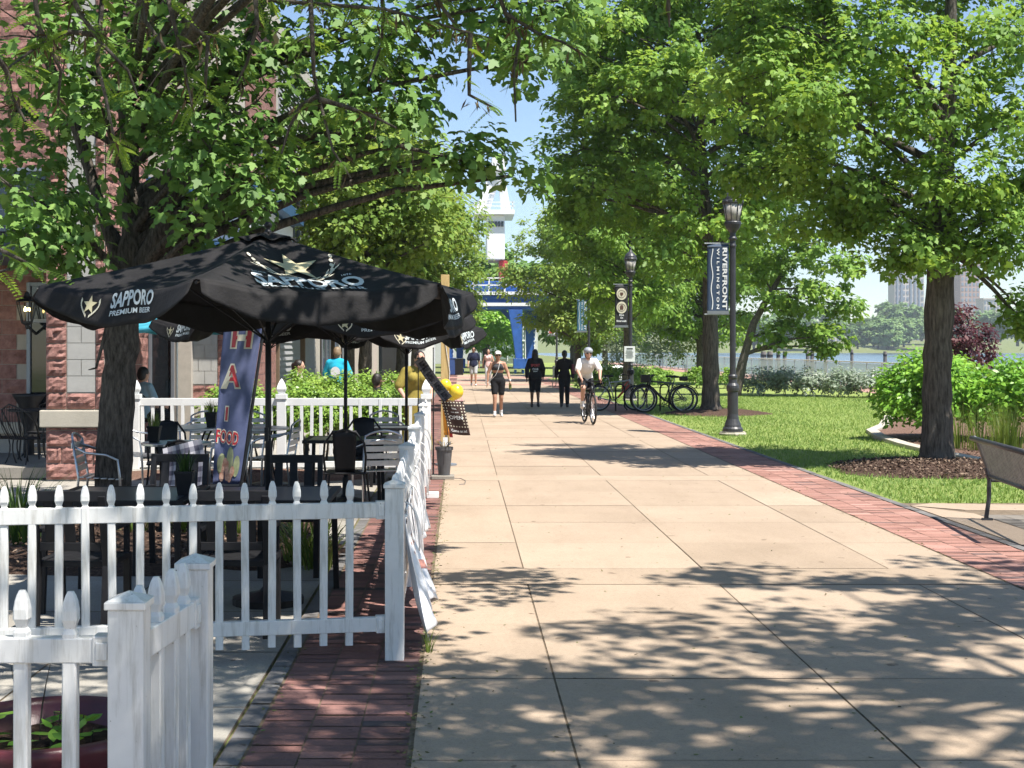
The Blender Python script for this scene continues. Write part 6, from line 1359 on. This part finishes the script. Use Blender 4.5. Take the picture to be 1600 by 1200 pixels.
for (x, y, r, lab) in ((713, 612, .105, 'biggest yellow balloon at the walk edge above the open flag'), (696, 602, .09, 'second yellow balloon, against the timber post'), (707, 622, .05, 'small yellow balloon tucked under the biggest one')):
    p = W(x, y, 20.5); t = thing('balloon', lab, 'balloon', p); m_ = MB(); m_.ball((0, 0, 0), (r, r, r * 1.05), 20, 14); m_.build('envelope', M_balloon, t, smooth=True); m_ = MB(); m_.lathe([(.012, -r * 1.05 - .012), (.004, -r * 1.05), (.0, -r)], n=8); m_.tube([(0, 0, -r * 1.05), (.01, 0, -r - .12)], .002, 4); m_.build('knot', M_balloon, t)
cb_ = thing('loose_cable', 'thin loose wire curling on the paving beside the grey pot', 'wire', (.0, 17.8, .012)); m_ = MB(); m_.tube([(-.12, .7, .003), (.0, .65, .003), (.06, .35, .003), (.05, -.1, .003), (-.02, -.15, .003)], .004, 5); m_.build('wire', M_chain, cb_)
# ---------------------------------------------------------------- people
def skin(name, c): 
    return mat(name, c, .55, .06, 9, spec=.35)
S_LIGHT, S_TAN, S_DARK = skin('light_skin', (.52, .30, .22)), skin('tan_skin', (.42, .225, .15)), skin('brown_skin', (.22, .115, .075))
M_hairdk = mat('dark_hair', (.014, .010, .008), .5, .4, 30, .3, 80, stretch=(1, 1, .2)); M_hairbr = mat('brown_hair', (.055, .032, .02), .5, .4, 30, .3, 80, stretch=(1, 1, .2)); M_hairgr = mat('sandy_hair', (.20, .14, .08), .6, .3, 30)
def cloth(n, c, v=.12): return mat(n, c, .85, v, 7, .25, 14, spec=.2)
M_shoe = mat('white_trainers', (.68, .68, .68), .5, .1, 9); M_shoedk = mat('dark_trainers', (.03, .03, .035), .6, .2, 9)
BASE = dict(pel=(0, 0, .94), wst=(0, .0, 1.07), chs=(0, .01, 1.26), nck=(0, .015, 1.43), hed=(0, -.01, 1.575), LS=(.155, .015, 1.368), RS=(-.155, .015, 1.368), LE=(.235, .05, 1.12), RE=(-.235, .05, 1.12), LW=(.25, -.03, .88), RW=(-.25, -.03, .88),
            LH=(.09, 0, .91), RH=(-.09, 0, .91), LK=(.095, -.02, .50), RK=(-.095, -.02, .50), LA=(.095, .02, .085), RA=(-.095, .02, .085), LT=(.105, -.14, .03), RT=(-.105, -.14, .03))
def walkpose(s=1, arms=True, flip=False):
    p = dict(LK=(.085, -.15 * s, .51), LA=(.09, -.16 * s, .09), LT=(.10, -.31 * s, .05), RK=(-.085, -.01 * s, .50), RA=(-.09, .20 * s, .12), RT=(-.10, .07 * s, .03))
    if arms: p.update(LE=(.235, .09, 1.12), LW=(.245, .10, .88), RE=(-.235, .0, 1.12), RW=(-.24, -.12, .90))
    if flip: p = {('R' if k[0] == 'L' else 'L') + k[1:]: (-v[0], v[1], v[2]) for k, v in p.items()}
    return p
def cap(mb, p, q, r0, r1, n=12):
    p, q = Vector(p), Vector(q); mb.tube([p, p.lerp(q, .25), p.lerp(q, .5), p.lerp(q, .75), q], [r0, r0 * .8 + r1 * .2, (r0 + r1) / 2, r0 * .2 + r1 * .8, r1], n); mb.ball(p, r0, n, 8); mb.ball(q, r1, n, 8)
def remesh(o, vox, sm=4):
    m = o.modifiers.new('remesh', 'REMESH'); m.mode = 'VOXEL'; m.voxel_size = vox; m.use_smooth_shade = True
    s = o.modifiers.new('smooth', 'SMOOTH'); s.iterations = sm; s.factor = .5
def person(label, loc, rz, ht=1.70, pose=None, sk=S_LIGHT, wear=(), build=1.0, hips=1.0, vox=.010, group=None, female=False):
    J = {k: Vector(v) for k, v in {**BASE, **(pose or {})}.items()}
    root = thing('person', label, 'person', loc, rz, group); root.scale = (ht / 1.70,) * 3
    B = build
    def torso(mb, a=0, top=True):
        up = (J['nck'] - J['pel']).normalized(); x = Vector((1, 0, 0)); y = up.cross(x).normalized(); M = Matrix((x, y, up)).transposed()
        mb.ball(J['pel'] - up * .0, ((.150 * B * hips + a), .112 * B + a, .125 + a), 16, 10, M); mb.ball(J['pel'].lerp(J['wst'], .8), (.125 * B + a, .095 * B + a, .14 + a), 16, 10, M)
        if top:
            mb.ball(J['chs'] - up * .02, (.152 * B + a, .108 * B + a, .17 + a), 16, 10, M); mb.ball(J['chs'] + up * .09, (.145 * B + a, .085 + a, .08 + a), 14, 8, M)
            cap(mb, J['LS'] * .9 + J['nck'] * .1, J['nck'] - up * .03, .046 + a, .056 + a); cap(mb, J['RS'] * .9 + J['nck'] * .1, J['nck'] - up * .03, .046 + a, .056 + a)
            if female: [mb.ball(J['chs'] + M @ Vector((s * .07, -.085 * (1 if y.y > 0 else -1) if False else 0, .02)) + Vector((0, -.085, 0)), (.062 + a, .05 + a, .06 + a), 10, 8) for s in (-1, 1)]
    up = (J['hed'] - J['nck']).normalized()
    b = MB(); torso(b); cap(b, J['nck'] - up * .03, J['hed'] - up * .03, .058, .052)
    h = J['hed']; b.ball(h + up * .012, (.074, .094, .108), 16, 12); b.ball(h + Vector((0, -.022, -.055)), (.052, .062, .062), 12, 8)
    b.ball(h + Vector((0, -.092, -.012)), (.014, .02, .024), 8, 6); b.ball(h + Vector((0, -.082, -.06)), (.026, .014, .010), 8, 6)
    for s in (-1, 1): b.ball(h + Vector((s * .076, .008, -.005)), (.012, .02, .03), 8, 6)
    for s in 'LR':
        sg = 1 if s == 'L' else -1
        cap(b, J[s + 'S'], J[s + 'E'], .050 * B, .040 * B); cap(b, J[s + 'E'], J[s + 'W'], .040 * B, .027)
        d = (J[s + 'W'] - J[s + 'E']).normalized(); ho = J.get(s + 'P'); d = (Vector(ho) - J[s + 'W']).normalized() if ho is not None else (d + Vector((0, -.15, -.2))).normalized()
        sd = d.cross(Vector((1, 0, 0))); sd = sd.normalized() if sd.length > .1 else Vector((0, 1, 0)); nn = d.cross(sd).normalized()
        b.ball(J[s + 'W'] + d * .05, (.026, .034, .05), 10, 8, Matrix((nn, sd, d)).transposed())
        for k in range(4):      # four fingers, unequal, slightly curled
            o = sd * (-.027 + .018 * k); L = (.062, .075, .07, .055)[k]; a0 = J[s + 'W'] + d * .085 + o; b.tube([a0, a0 + d * L * .5 - nn * sg * .004, a0 + d * L * .9 - nn * sg * .018], [.0095, .009, .008], 7)
        a0 = J[s + 'W'] + d * .035 - sd * .03; b.tube([a0, a0 - sd * .025 + d * .025, a0 - sd * .03 + d * .06], [.012, .011, .009], 7)
        cap(b, J[s + 'H'], J[s + 'K'], .082 * B * hips, .053 * B); cap(b, J[s + 'K'], J[s + 'A'], .052 * B, .034)
        kn = J[s + 'K']; b.ball(kn.lerp(J[s + 'A'], .28) + Vector((0, .016, 0)), (.047 * B, .047 * B, .09), 10, 8)
        cap(b, J[s + 'A'] + Vector((0, .03, -.04)), J[s + 'T'], .036, .026)
    o = b.build('body', sk, root); remesh(o, vox)
    e = MB()
    for s in (-1, 1): e.ball(h + Vector((s * .03, -.086, .012)), (.011, .007, .007), 8, 6)
    e.build('eyes', M_hairdk, root, smooth=True)
    for wv in wear:
        k, m = wv[0], wv[1]; a = wv[2:] ; c = MB(); nm = k; v = .014; sm = 3
        if k in ('shirt', 'jacket', 'tank_top', 'crop_top', 'dress', 'blouse'):
            sl = a[0] if a else .6; hem = a[1] if len(a) > 1 else 0; ex = a[2] if len(a) > 2 else .014
            if k == 'crop_top':
                upv = (J['nck'] - J['pel']).normalized(); c.ball(J['chs'] - upv * .02, (.150 * B + ex, .108 * B + ex, .112), 16, 10); c.ball(J['chs'] + upv * .07, (.125 * B + ex, .092 + ex, .08), 14, 8)
                [c.ball(J['chs'] + Vector((s * .07, -.085, .02)), (.064 + ex, .052 + ex, .06), 10, 8) for s in (-1, 1)]
                for s in 'LR': cap(c, J[s + 'S'] * .62 + J['nck'] * .38 + Vector((0, 0, -.0)), J['chs'] + Vector(((.09 if s == 'L' else -.09), 0, .06)), .034, .05)
            else:
                torso(c, ex)
                for s in 'LR':
                    if sl <= 0: cap(c, J[s + 'S'] * .75 + J['nck'] * .25, J[s + 'S'] * .85 + J['chs'] * .15, .045, .05); continue
                    e1 = J[s + 'S'].lerp(J[s + 'E'], min(1, sl * 2)); cap(c, J[s + 'S'], e1, .046 * B + ex, .044 * B + ex + .004)
                    if sl > .5: cap(c, J[s + 'E'], J[s + 'E'].lerp(J[s + 'W'], (sl - .5) * 2), .044 * B + ex, .034 + ex)
                if hem: c.lathe([(.155 * B * hips + ex, 0), (.15 * B * hips + ex, .08), (.13 * B + ex, .18)], J['pel'] + Vector((0, 0, -hem)), 18, 1, .78)
                if k == 'dress':
                    c.lathe([(.27, .0), (.22, .35), (.17 + ex, .75), (.13, .98)], Vector((J['pel'].x, J['pel'].y, .18)), 20, 1, .85)
        elif k in ('shorts', 'trousers', 'leggings'):
            fr = a[0] if a else .6; ex = a[1] if len(a) > 1 else .014; torso(c, ex, False)
            for s in 'LR':
                f1 = min(1, fr * 2); cap(c, J[s + 'H'], J[s + 'H'].lerp(J[s + 'K'], f1), .084 * B * hips + ex, (.084 + (.053 - .084) * f1) * B * (hips if fr < .5 else 1) + ex)
                if fr > .5: cap(c, J[s + 'K'], J[s + 'K'].lerp(J[s + 'A'], (fr - .5) * 2), .055 * B + ex, .042 + ex)
        elif k == 'shoes':
            for s in 'LR': cap(c, J[s + 'A'] + Vector((0, .035, -.045)), J[s + 'T'] + Vector((0, 0, .004)), .046, .036); cap(c, J[s + 'A'] + Vector((0, .01, -.01)), J[s + 'A'] + Vector((0, .0, -.05)), .042, .046)
            sm = 1
        elif k == 'socks':
            for s in 'LR': cap(c, J[s + 'A'] + Vector((0, 0, -.02)), J[s + 'A'].lerp(J[s + 'K'], a[0] if a else .15), .044, .044)
        elif k == 'hair':
            st_ = a[0]; c.ball(h + Vector((0, .018, .035)), (.086, .098, .10), 16, 12); c.ball(h + Vector((0, .05, -.0)), (.082, .075, .10), 14, 10)
            if st_ == 'long':
                c.ball(h + Vector((0, .055, -.10)), (.088, .055, .15), 14, 10); [c.ball(h + Vector((s * .07, .015, -.09)), (.03, .045, .14), 10, 8) for s in (-1, 1)]; c.ball(h + Vector((0, .075, -.2)), (.085, .04, .12), 12, 8)
            elif st_ == 'tail': c.ball(h + Vector((0, .12, .03)), (.035, .05, .04), 10, 8); cap(c, h + Vector((0, .13, .0)), h + Vector((.01, .14, -.2)), .03, .012)
            nm = 'hair'; v = .012
        elif k == 'cap':
            c.ball(h + Vector((0, .004, .055)), (.092, .106, .075), 16, 10); c.add([(h.x + .075 * math.sin(t), h.y - .085 - .075 * math.cos(t), h.z + .045 + dz) for dz in (0, .010) for t in (-1.5, -1, -.5, 0, .5, 1, 1.5)], [tuple(range(6, -1, -1)), tuple(range(7, 14))] + [(i, i + 1, i + 8, i + 7) for i in range(6)] + [(6, 0, 7, 13)])
        elif k == 'helmet':
            c.ball(h + Vector((0, .012, .06)), (.104, .135, .085), 18, 12); cc = c.build('helmet', m, root, smooth=True); vv = MB()
            for x_ in (-.062, -.022, .022, .062): vv.tube([h + Vector((x_, -.11 + abs(x_), .075)), h + Vector((x_, -.06, .128 - abs(x_) * .35)), h + Vector((x_, .06, .142 - abs(x_) * .4)), h + Vector((x_, .13 - abs(x_), .09))], .010, 6)
            vv.build('vents', M_black if not a else a[0], cc, smooth=True); st2 = MB(); [st2.tube([h + Vector((s * .085, .0, .02)), h + Vector((s * .06, -.03, -.09)), h + Vector((0, -.05, -.118))], .006, 5) for s in (-1, 1)]; st2.build('strap', M_black, cc); continue
        elif k == 'sunglasses':
            for s in (-1, 1): c.ball(h + Vector((s * .034, -.092, .012)), (.028, .012, .02), 10, 8); c.tube([h + Vector((s * .06, -.085, .016)), h + Vector((s * .08, .0, .014))], .004, 5)
            c.tube([h + Vector((-.02, -.1, .016)), h + Vector((.02, -.1, .016))], .004, 5); c.build('sunglasses', m, root, smooth=True); continue
        elif k == 'watch':
            w_ = J['LW']; c.lathe([(.034, -.012), (.036, 0), (.034, .012)], w_ + Vector((0, 0, .03)), 14); c.build('watch', m, root); continue
        elif k == 'lanyard':
            c.tube([J['nck'] + Vector((.05, -.07, -.02)), J['chs'] + Vector((.0, -.155, -.04)), J['wst'] + Vector((-.07, -.14, .0)), J['RW'] + Vector((.05, -.03, .02)), J['RW'] + Vector((0, -.03, -.03))], .005, 6); c.build('earphone_cord', m, root); continue
        elif k == 'backprint':
            nb = thing; 
            put_text(c, 'CREW', lambda x_, y_: J['chs'] + Vector((-x_ if False else x_, .150 * B, y_ - .0)), .09, .03, width=.22)
            c.v = [(-x_ if False else x_, y_, z_) for x_, y_, z_ in c.v]; continue
        if k == 'shoes': m_use = m
        o = c.build(nm, m, root); remesh(o, v, sm)
    return root
def prop(root, name, m, mb, **k): return mb.build(name, m, root, **k)
# woman walking towards the camera in dark sports clothes and a pale cap
w1 = person('person in a pale cap, charcoal crop top and black shorts walking towards the camera', (GX(778, 34.9), 34.9, .01), .03, 1.64,
    {**walkpose(.75, flip=True), 'RE': (-.25, .03, 1.13), 'RW': (-.27, -.02, .90), 'LE': (.26, .02, 1.13), 'LW': (.30, -.12, .93)}, S_TAN,
    [('crop_top', cloth('charcoal_knit', (.045, .045, .05)), .6, 0, .008), ('shorts', cloth('black_knit', (.014, .014, .016)), .36, .010), ('shoes', M_shoe), ('socks', M_shoe, .12), ('hair', M_hairbr, 'tail'), ('cap', cloth('pale_cap', (.60, .60, .57))), ('sunglasses', M_black), ('watch', M_white), ('lanyard', M_white)], 1.06, 1.12, .009, female=True)
bt = thing('water_bottle', 'small green-tinted drink bottle in the hand of the walker in the pale cap', 'bottle', (GX(778, 34.9) + .30, 34.9 - .14, .70)); m_ = MB(); m_.lathe([(.03, 0), (.034, .01), (.034, .13), (.02, .16), (.015, .19), (.015, .20)], n=14); m_.build('body', mat('olive_bottle', (.16, .18, .05), .2, .1, 9), bt, smooth=True); m_ = MB(); m_.lathe([(.017, .20), (.017, .22), (.0, .222)], n=12); m_.build('cap', M_white, bt)
# two people in dark clothes walking away
M_blkc = cloth('black_sweatshirt', (.022, .021, .023), .45); M_blkt = cloth('black_trousers', (.018, .018, .020), .45)
w2 = person('person walking away in a black sweatshirt with red and white back print, bare calves', (GX(836, 40.5), 40.5, .01), math.pi, 1.67, walkpose(.35), S_DARK,
    [('jacket', M_blkc, .95, .10, .022), ('shorts', M_blkt, .56, .018), ('shoes', M_shoedk), ('hair', M_hairdk, 'long')], 1.12, 1.05, .011)
m_ = MB(); 
for dz, h_, wd in ((.10, .07, .26),): put_text(m_, 'SPORT', lambda a, c: Vector((-a, .185 + .0 * c, 1.20 + c)), h_, .03, width=wd)
prop(w2, 'red_print', M_cred, m_); m_ = MB(); put_text(m_, 'CLUB', lambda a, c: Vector((-a, .180, 1.09 + c)), .06, .03, width=.17); m_.box((0, .178, 1.05), (.12, .006, .015)); prop(w2, 'white_print', M_print, m_)
w3 = person('person walking away in a dark jacket and black trousers, red bag at the hip', (GX(882, 40.5), 40.5, .01), math.pi, 1.64, walkpose(.4, flip=True), S_DARK,
    [('jacket', cloth('dark_brown_jacket', (.022, .018, .018)), .95, .06, .020), ('trousers', M_blkt, .97, .018), ('shoes', M_shoedk), ('hair', M_hairdk, 'tail')], 1.04, 1.0, .011)
bg_ = thing('shoulder_bag', 'dark red shoulder bag carried at the right side of the walker in the dark jacket', 'bag', (GX(882, 40.5) + .24, 40.45, .98)); m_ = MB(); m_.box((0, 0, .13), (.09, .24, .28), taper=.85); m_.build('body', mat('dark_red_leather', (.16, .02, .035), .5, .2, 9), bg_, bev=.02); m_ = MB(); m_.tube(bez((0, -.08, .26), (-.04, 0, .62), (0, .08, .26), 8), .008, 6); m_.build('strap', M_black, bg_)
# cyclist and bicycle
kb = thing('bicycle', 'slim dark racing bicycle ridden towards the camera by the helmeted cyclist', 'bicycle', (GX(920, 31.9), 31.9, .01), R(-84)); bike_parts(kb, M_bikeblk, flat=False, fenders=False, r=.34, wb=1.0)
cyp = person('person in a white T-shirt, black shorts and grey helmet riding a bicycle towards the camera', (GX(916, 32.3), 32.12, .01), .09, 1.74,
    dict(pel=(0, .22, .98), wst=(0, .13, 1.10), chs=(0, -.01, 1.27), nck=(0, -.10, 1.41), hed=(0, -.17, 1.545), LS=(.175, -.07, 1.375), RS=(-.175, -.07, 1.375), LE=(.25, -.24, 1.17), RE=(-.25, -.24, 1.17), LW=(.205, -.47, .99), RW=(-.205, -.47, .99), LP=(.20, -.56, .955), RP=(-.20, -.56, .955),
         LH=(.085, .20, .95), RH=(-.085, .20, .95), LK=(.10, -.12, .62), RK=(-.12, -.20, .78), LA=(.10, .05, .21), RA=(-.11, .0, .40), LT=(.10, -.10, .155), RT=(-.11, -.14, .37)), S_LIGHT,
    [('shirt', cloth('white_tshirt', (.70, .68, .67), .05), .42, .05, .020), ('shorts', M_blkt, .38, .014), ('shoes', M_shoe), ('socks', M_shoe, .25), ('hair', M_hairbr, 'short'), ('helmet', mat('grey_helmet', (.30, .32, .36), .3, .1, 6)), ('sunglasses', M_black)], 1.05, 1.0, .009)
# couple far down the walk
w5 = person('person in a navy polo shirt and pale grey shorts walking towards the camera, farther off', (GX(740, 63), 63, .01), 0, 1.74, walkpose(.8), S_TAN, [('shirt', cloth('navy_polo', (.018, .022, .05)), .38, .06, .034), ('shorts', cloth('grey_shorts', (.42, .43, .45)), .42, .022), ('shoes', M_shoe), ('hair', M_hairdk, 'short'), ('sunglasses', M_black)], 1.05, 1, .013)
w6 = person('person with long dark hair, pink sleeveless top and pale leggings, beside the navy polo', (GX(763, 63.5), 63.5, .01), 0, 1.66, walkpose(.7, flip=True), S_LIGHT, [('tank_top', cloth('pink_top', (.62, .42, .40)), 0, .06, .012), ('leggings', cloth('pale_leggings', (.50, .50, .53)), .93, .010), ('shoes', M_shoe), ('hair', M_hairdk, 'long')], .95, 1.05, .013, female=True)
# person in yellow at the corner of the fence
w7 = person('person in a loose mustard yellow dress bending over behind the fence corner post', (GX(650, 21.2), 21.2, .0), .25, 1.70,
    dict(nck=(.0, -.06, 1.42), hed=(.03, -.12, 1.555), chs=(0, -.03, 1.25), LE=(.22, -.12, 1.15), LW=(.16, -.32, 1.02), RE=(-.27, -.02, 1.13), RW=(-.20, -.22, .95)), S_LIGHT, [('dress', cloth('mustard_cloth', (.27, .215, .05), .25), .45, 0, .028), ('hair', M_hairdk, 'short'), ('sunglasses', M_black)], 1.05, 1.0, .011, female=True)
SIT = dict(pel=(0, .05, .50), wst=(0, .05, .63), chs=(0, .03, .83), nck=(0, .03, 1.0), hed=(0, .0, 1.145), LS=(.165, .03, .955), RS=(-.165, .03, .955), LE=(.22, -.05, .71), RE=(-.22, -.05, .71), LW=(.14, -.28, .66), RW=(-.14, -.28, .66), LH=(.09, .02, .48), RH=(-.09, .02, .48), LK=(.11, -.40, .49), RK=(-.11, -.40, .49), LA=(.11, -.38, .09), RA=(-.11, -.38, .09), LT=(.12, -.54, .03), RT=(-.12, -.54, .03))
def seat_for(x, y, z, rz, lab):
    t = dup(i0, (x, y, z), rz, lab); return t
for (px_, Y, z, rz, kw, lab) in (
        (225, 22.6, .15, math.pi * .8, dict(sk=S_LIGHT, wear=[('shirt', cloth('pale_blue_shirt', (.30, .44, .55)), .4, .05, .016), ('trousers', M_blkt, .95), ('hair', M_hairdk, 'short'), ('shoes', M_shoedk)]), 'person in a pale blue shirt seated with back turned by the restaurant door'),
        (468, 27.2, .22, 1.45, dict(sk=S_LIGHT, female=True, wear=[('tank_top', cloth('cream_top', (.6, .52, .46)), 0, .04, .012), ('trousers', M_blkt, .95), ('hair', M_hairdk, 'tail'), ('shoes', M_shoedk)]), 'person with dark tied-back hair seated in profile behind the hedge'),
        (590, 25.0, .0, 2.6, dict(sk=S_DARK, wear=[('shirt', M_blkc, .5, .04, .016), ('trousers', M_blkt, .95), ('hair', M_hairdk, 'short'), ('shoes', M_shoedk)]), 'person seated low between the hedges, only dark hair showing')):
    person(lab, (GX(px_, Y), Y, z), rz, 1.70, SIT, vox=.013, **kw); seat_for(GX(px_, Y), Y + .02, z + .0, rz, 'black wrought-iron chair under the ' + lab.replace('person', 'sitter', 1).split(' behind')[0].split(' by the')[0].split(',')[0])
w9 = person('person in a bright turquoise T-shirt standing with back turned behind the hedge', (GX(527, 29.5), 29.5, .0), math.pi - .15, 1.74, dict(LE=(.25, -.02, 1.12), LW=(.16, -.2, 1.0), RE=(-.25, -.02, 1.12), RW=(-.16, -.2, 1.0)), S_LIGHT, [('shirt', cloth('turquoise_tshirt', (.02, .36, .52)), .42, .08, .034), ('shorts', cloth('grey_shorts', (.42, .43, .45)), .45, .02), ('shoes', M_shoe), ('hair', M_hairgr, 'short')], 1.12, 1, .012)
m_ = MB(); m_.add([(.0 + .10 * math.cos(6.2832 * k / 20), .168, 1.19 + .11 * math.sin(6.2832 * k / 20)) for k in range(20)], [tuple(range(20))]); prop(w9, 'white_print', M_print, m_)
# ---------------------------------------------------------------- air
hb = MB(); hb.b2((-920, -70, -4.2), (1640, 1520, 95)); hz_ = struct(hb.build('haze', None), 'stuff')
hm = bpy.data.materials.new('air'); hm.use_nodes = True; hn = hm.node_tree; hn.nodes.remove(hn.nodes['Principled BSDF'])
pv = hn.nodes.new('ShaderNodeVolumePrincipled'); pv.inputs['Density'].default_value = .00032; pv.inputs['Color'].default_value = (.86, .92, 1, 1); pv.inputs['Anisotropy'].default_value = .3
hn.links.new(pv.outputs[0], hn.nodes['Material Output'].inputs['Volume']); hz_.data.materials.append(hm)
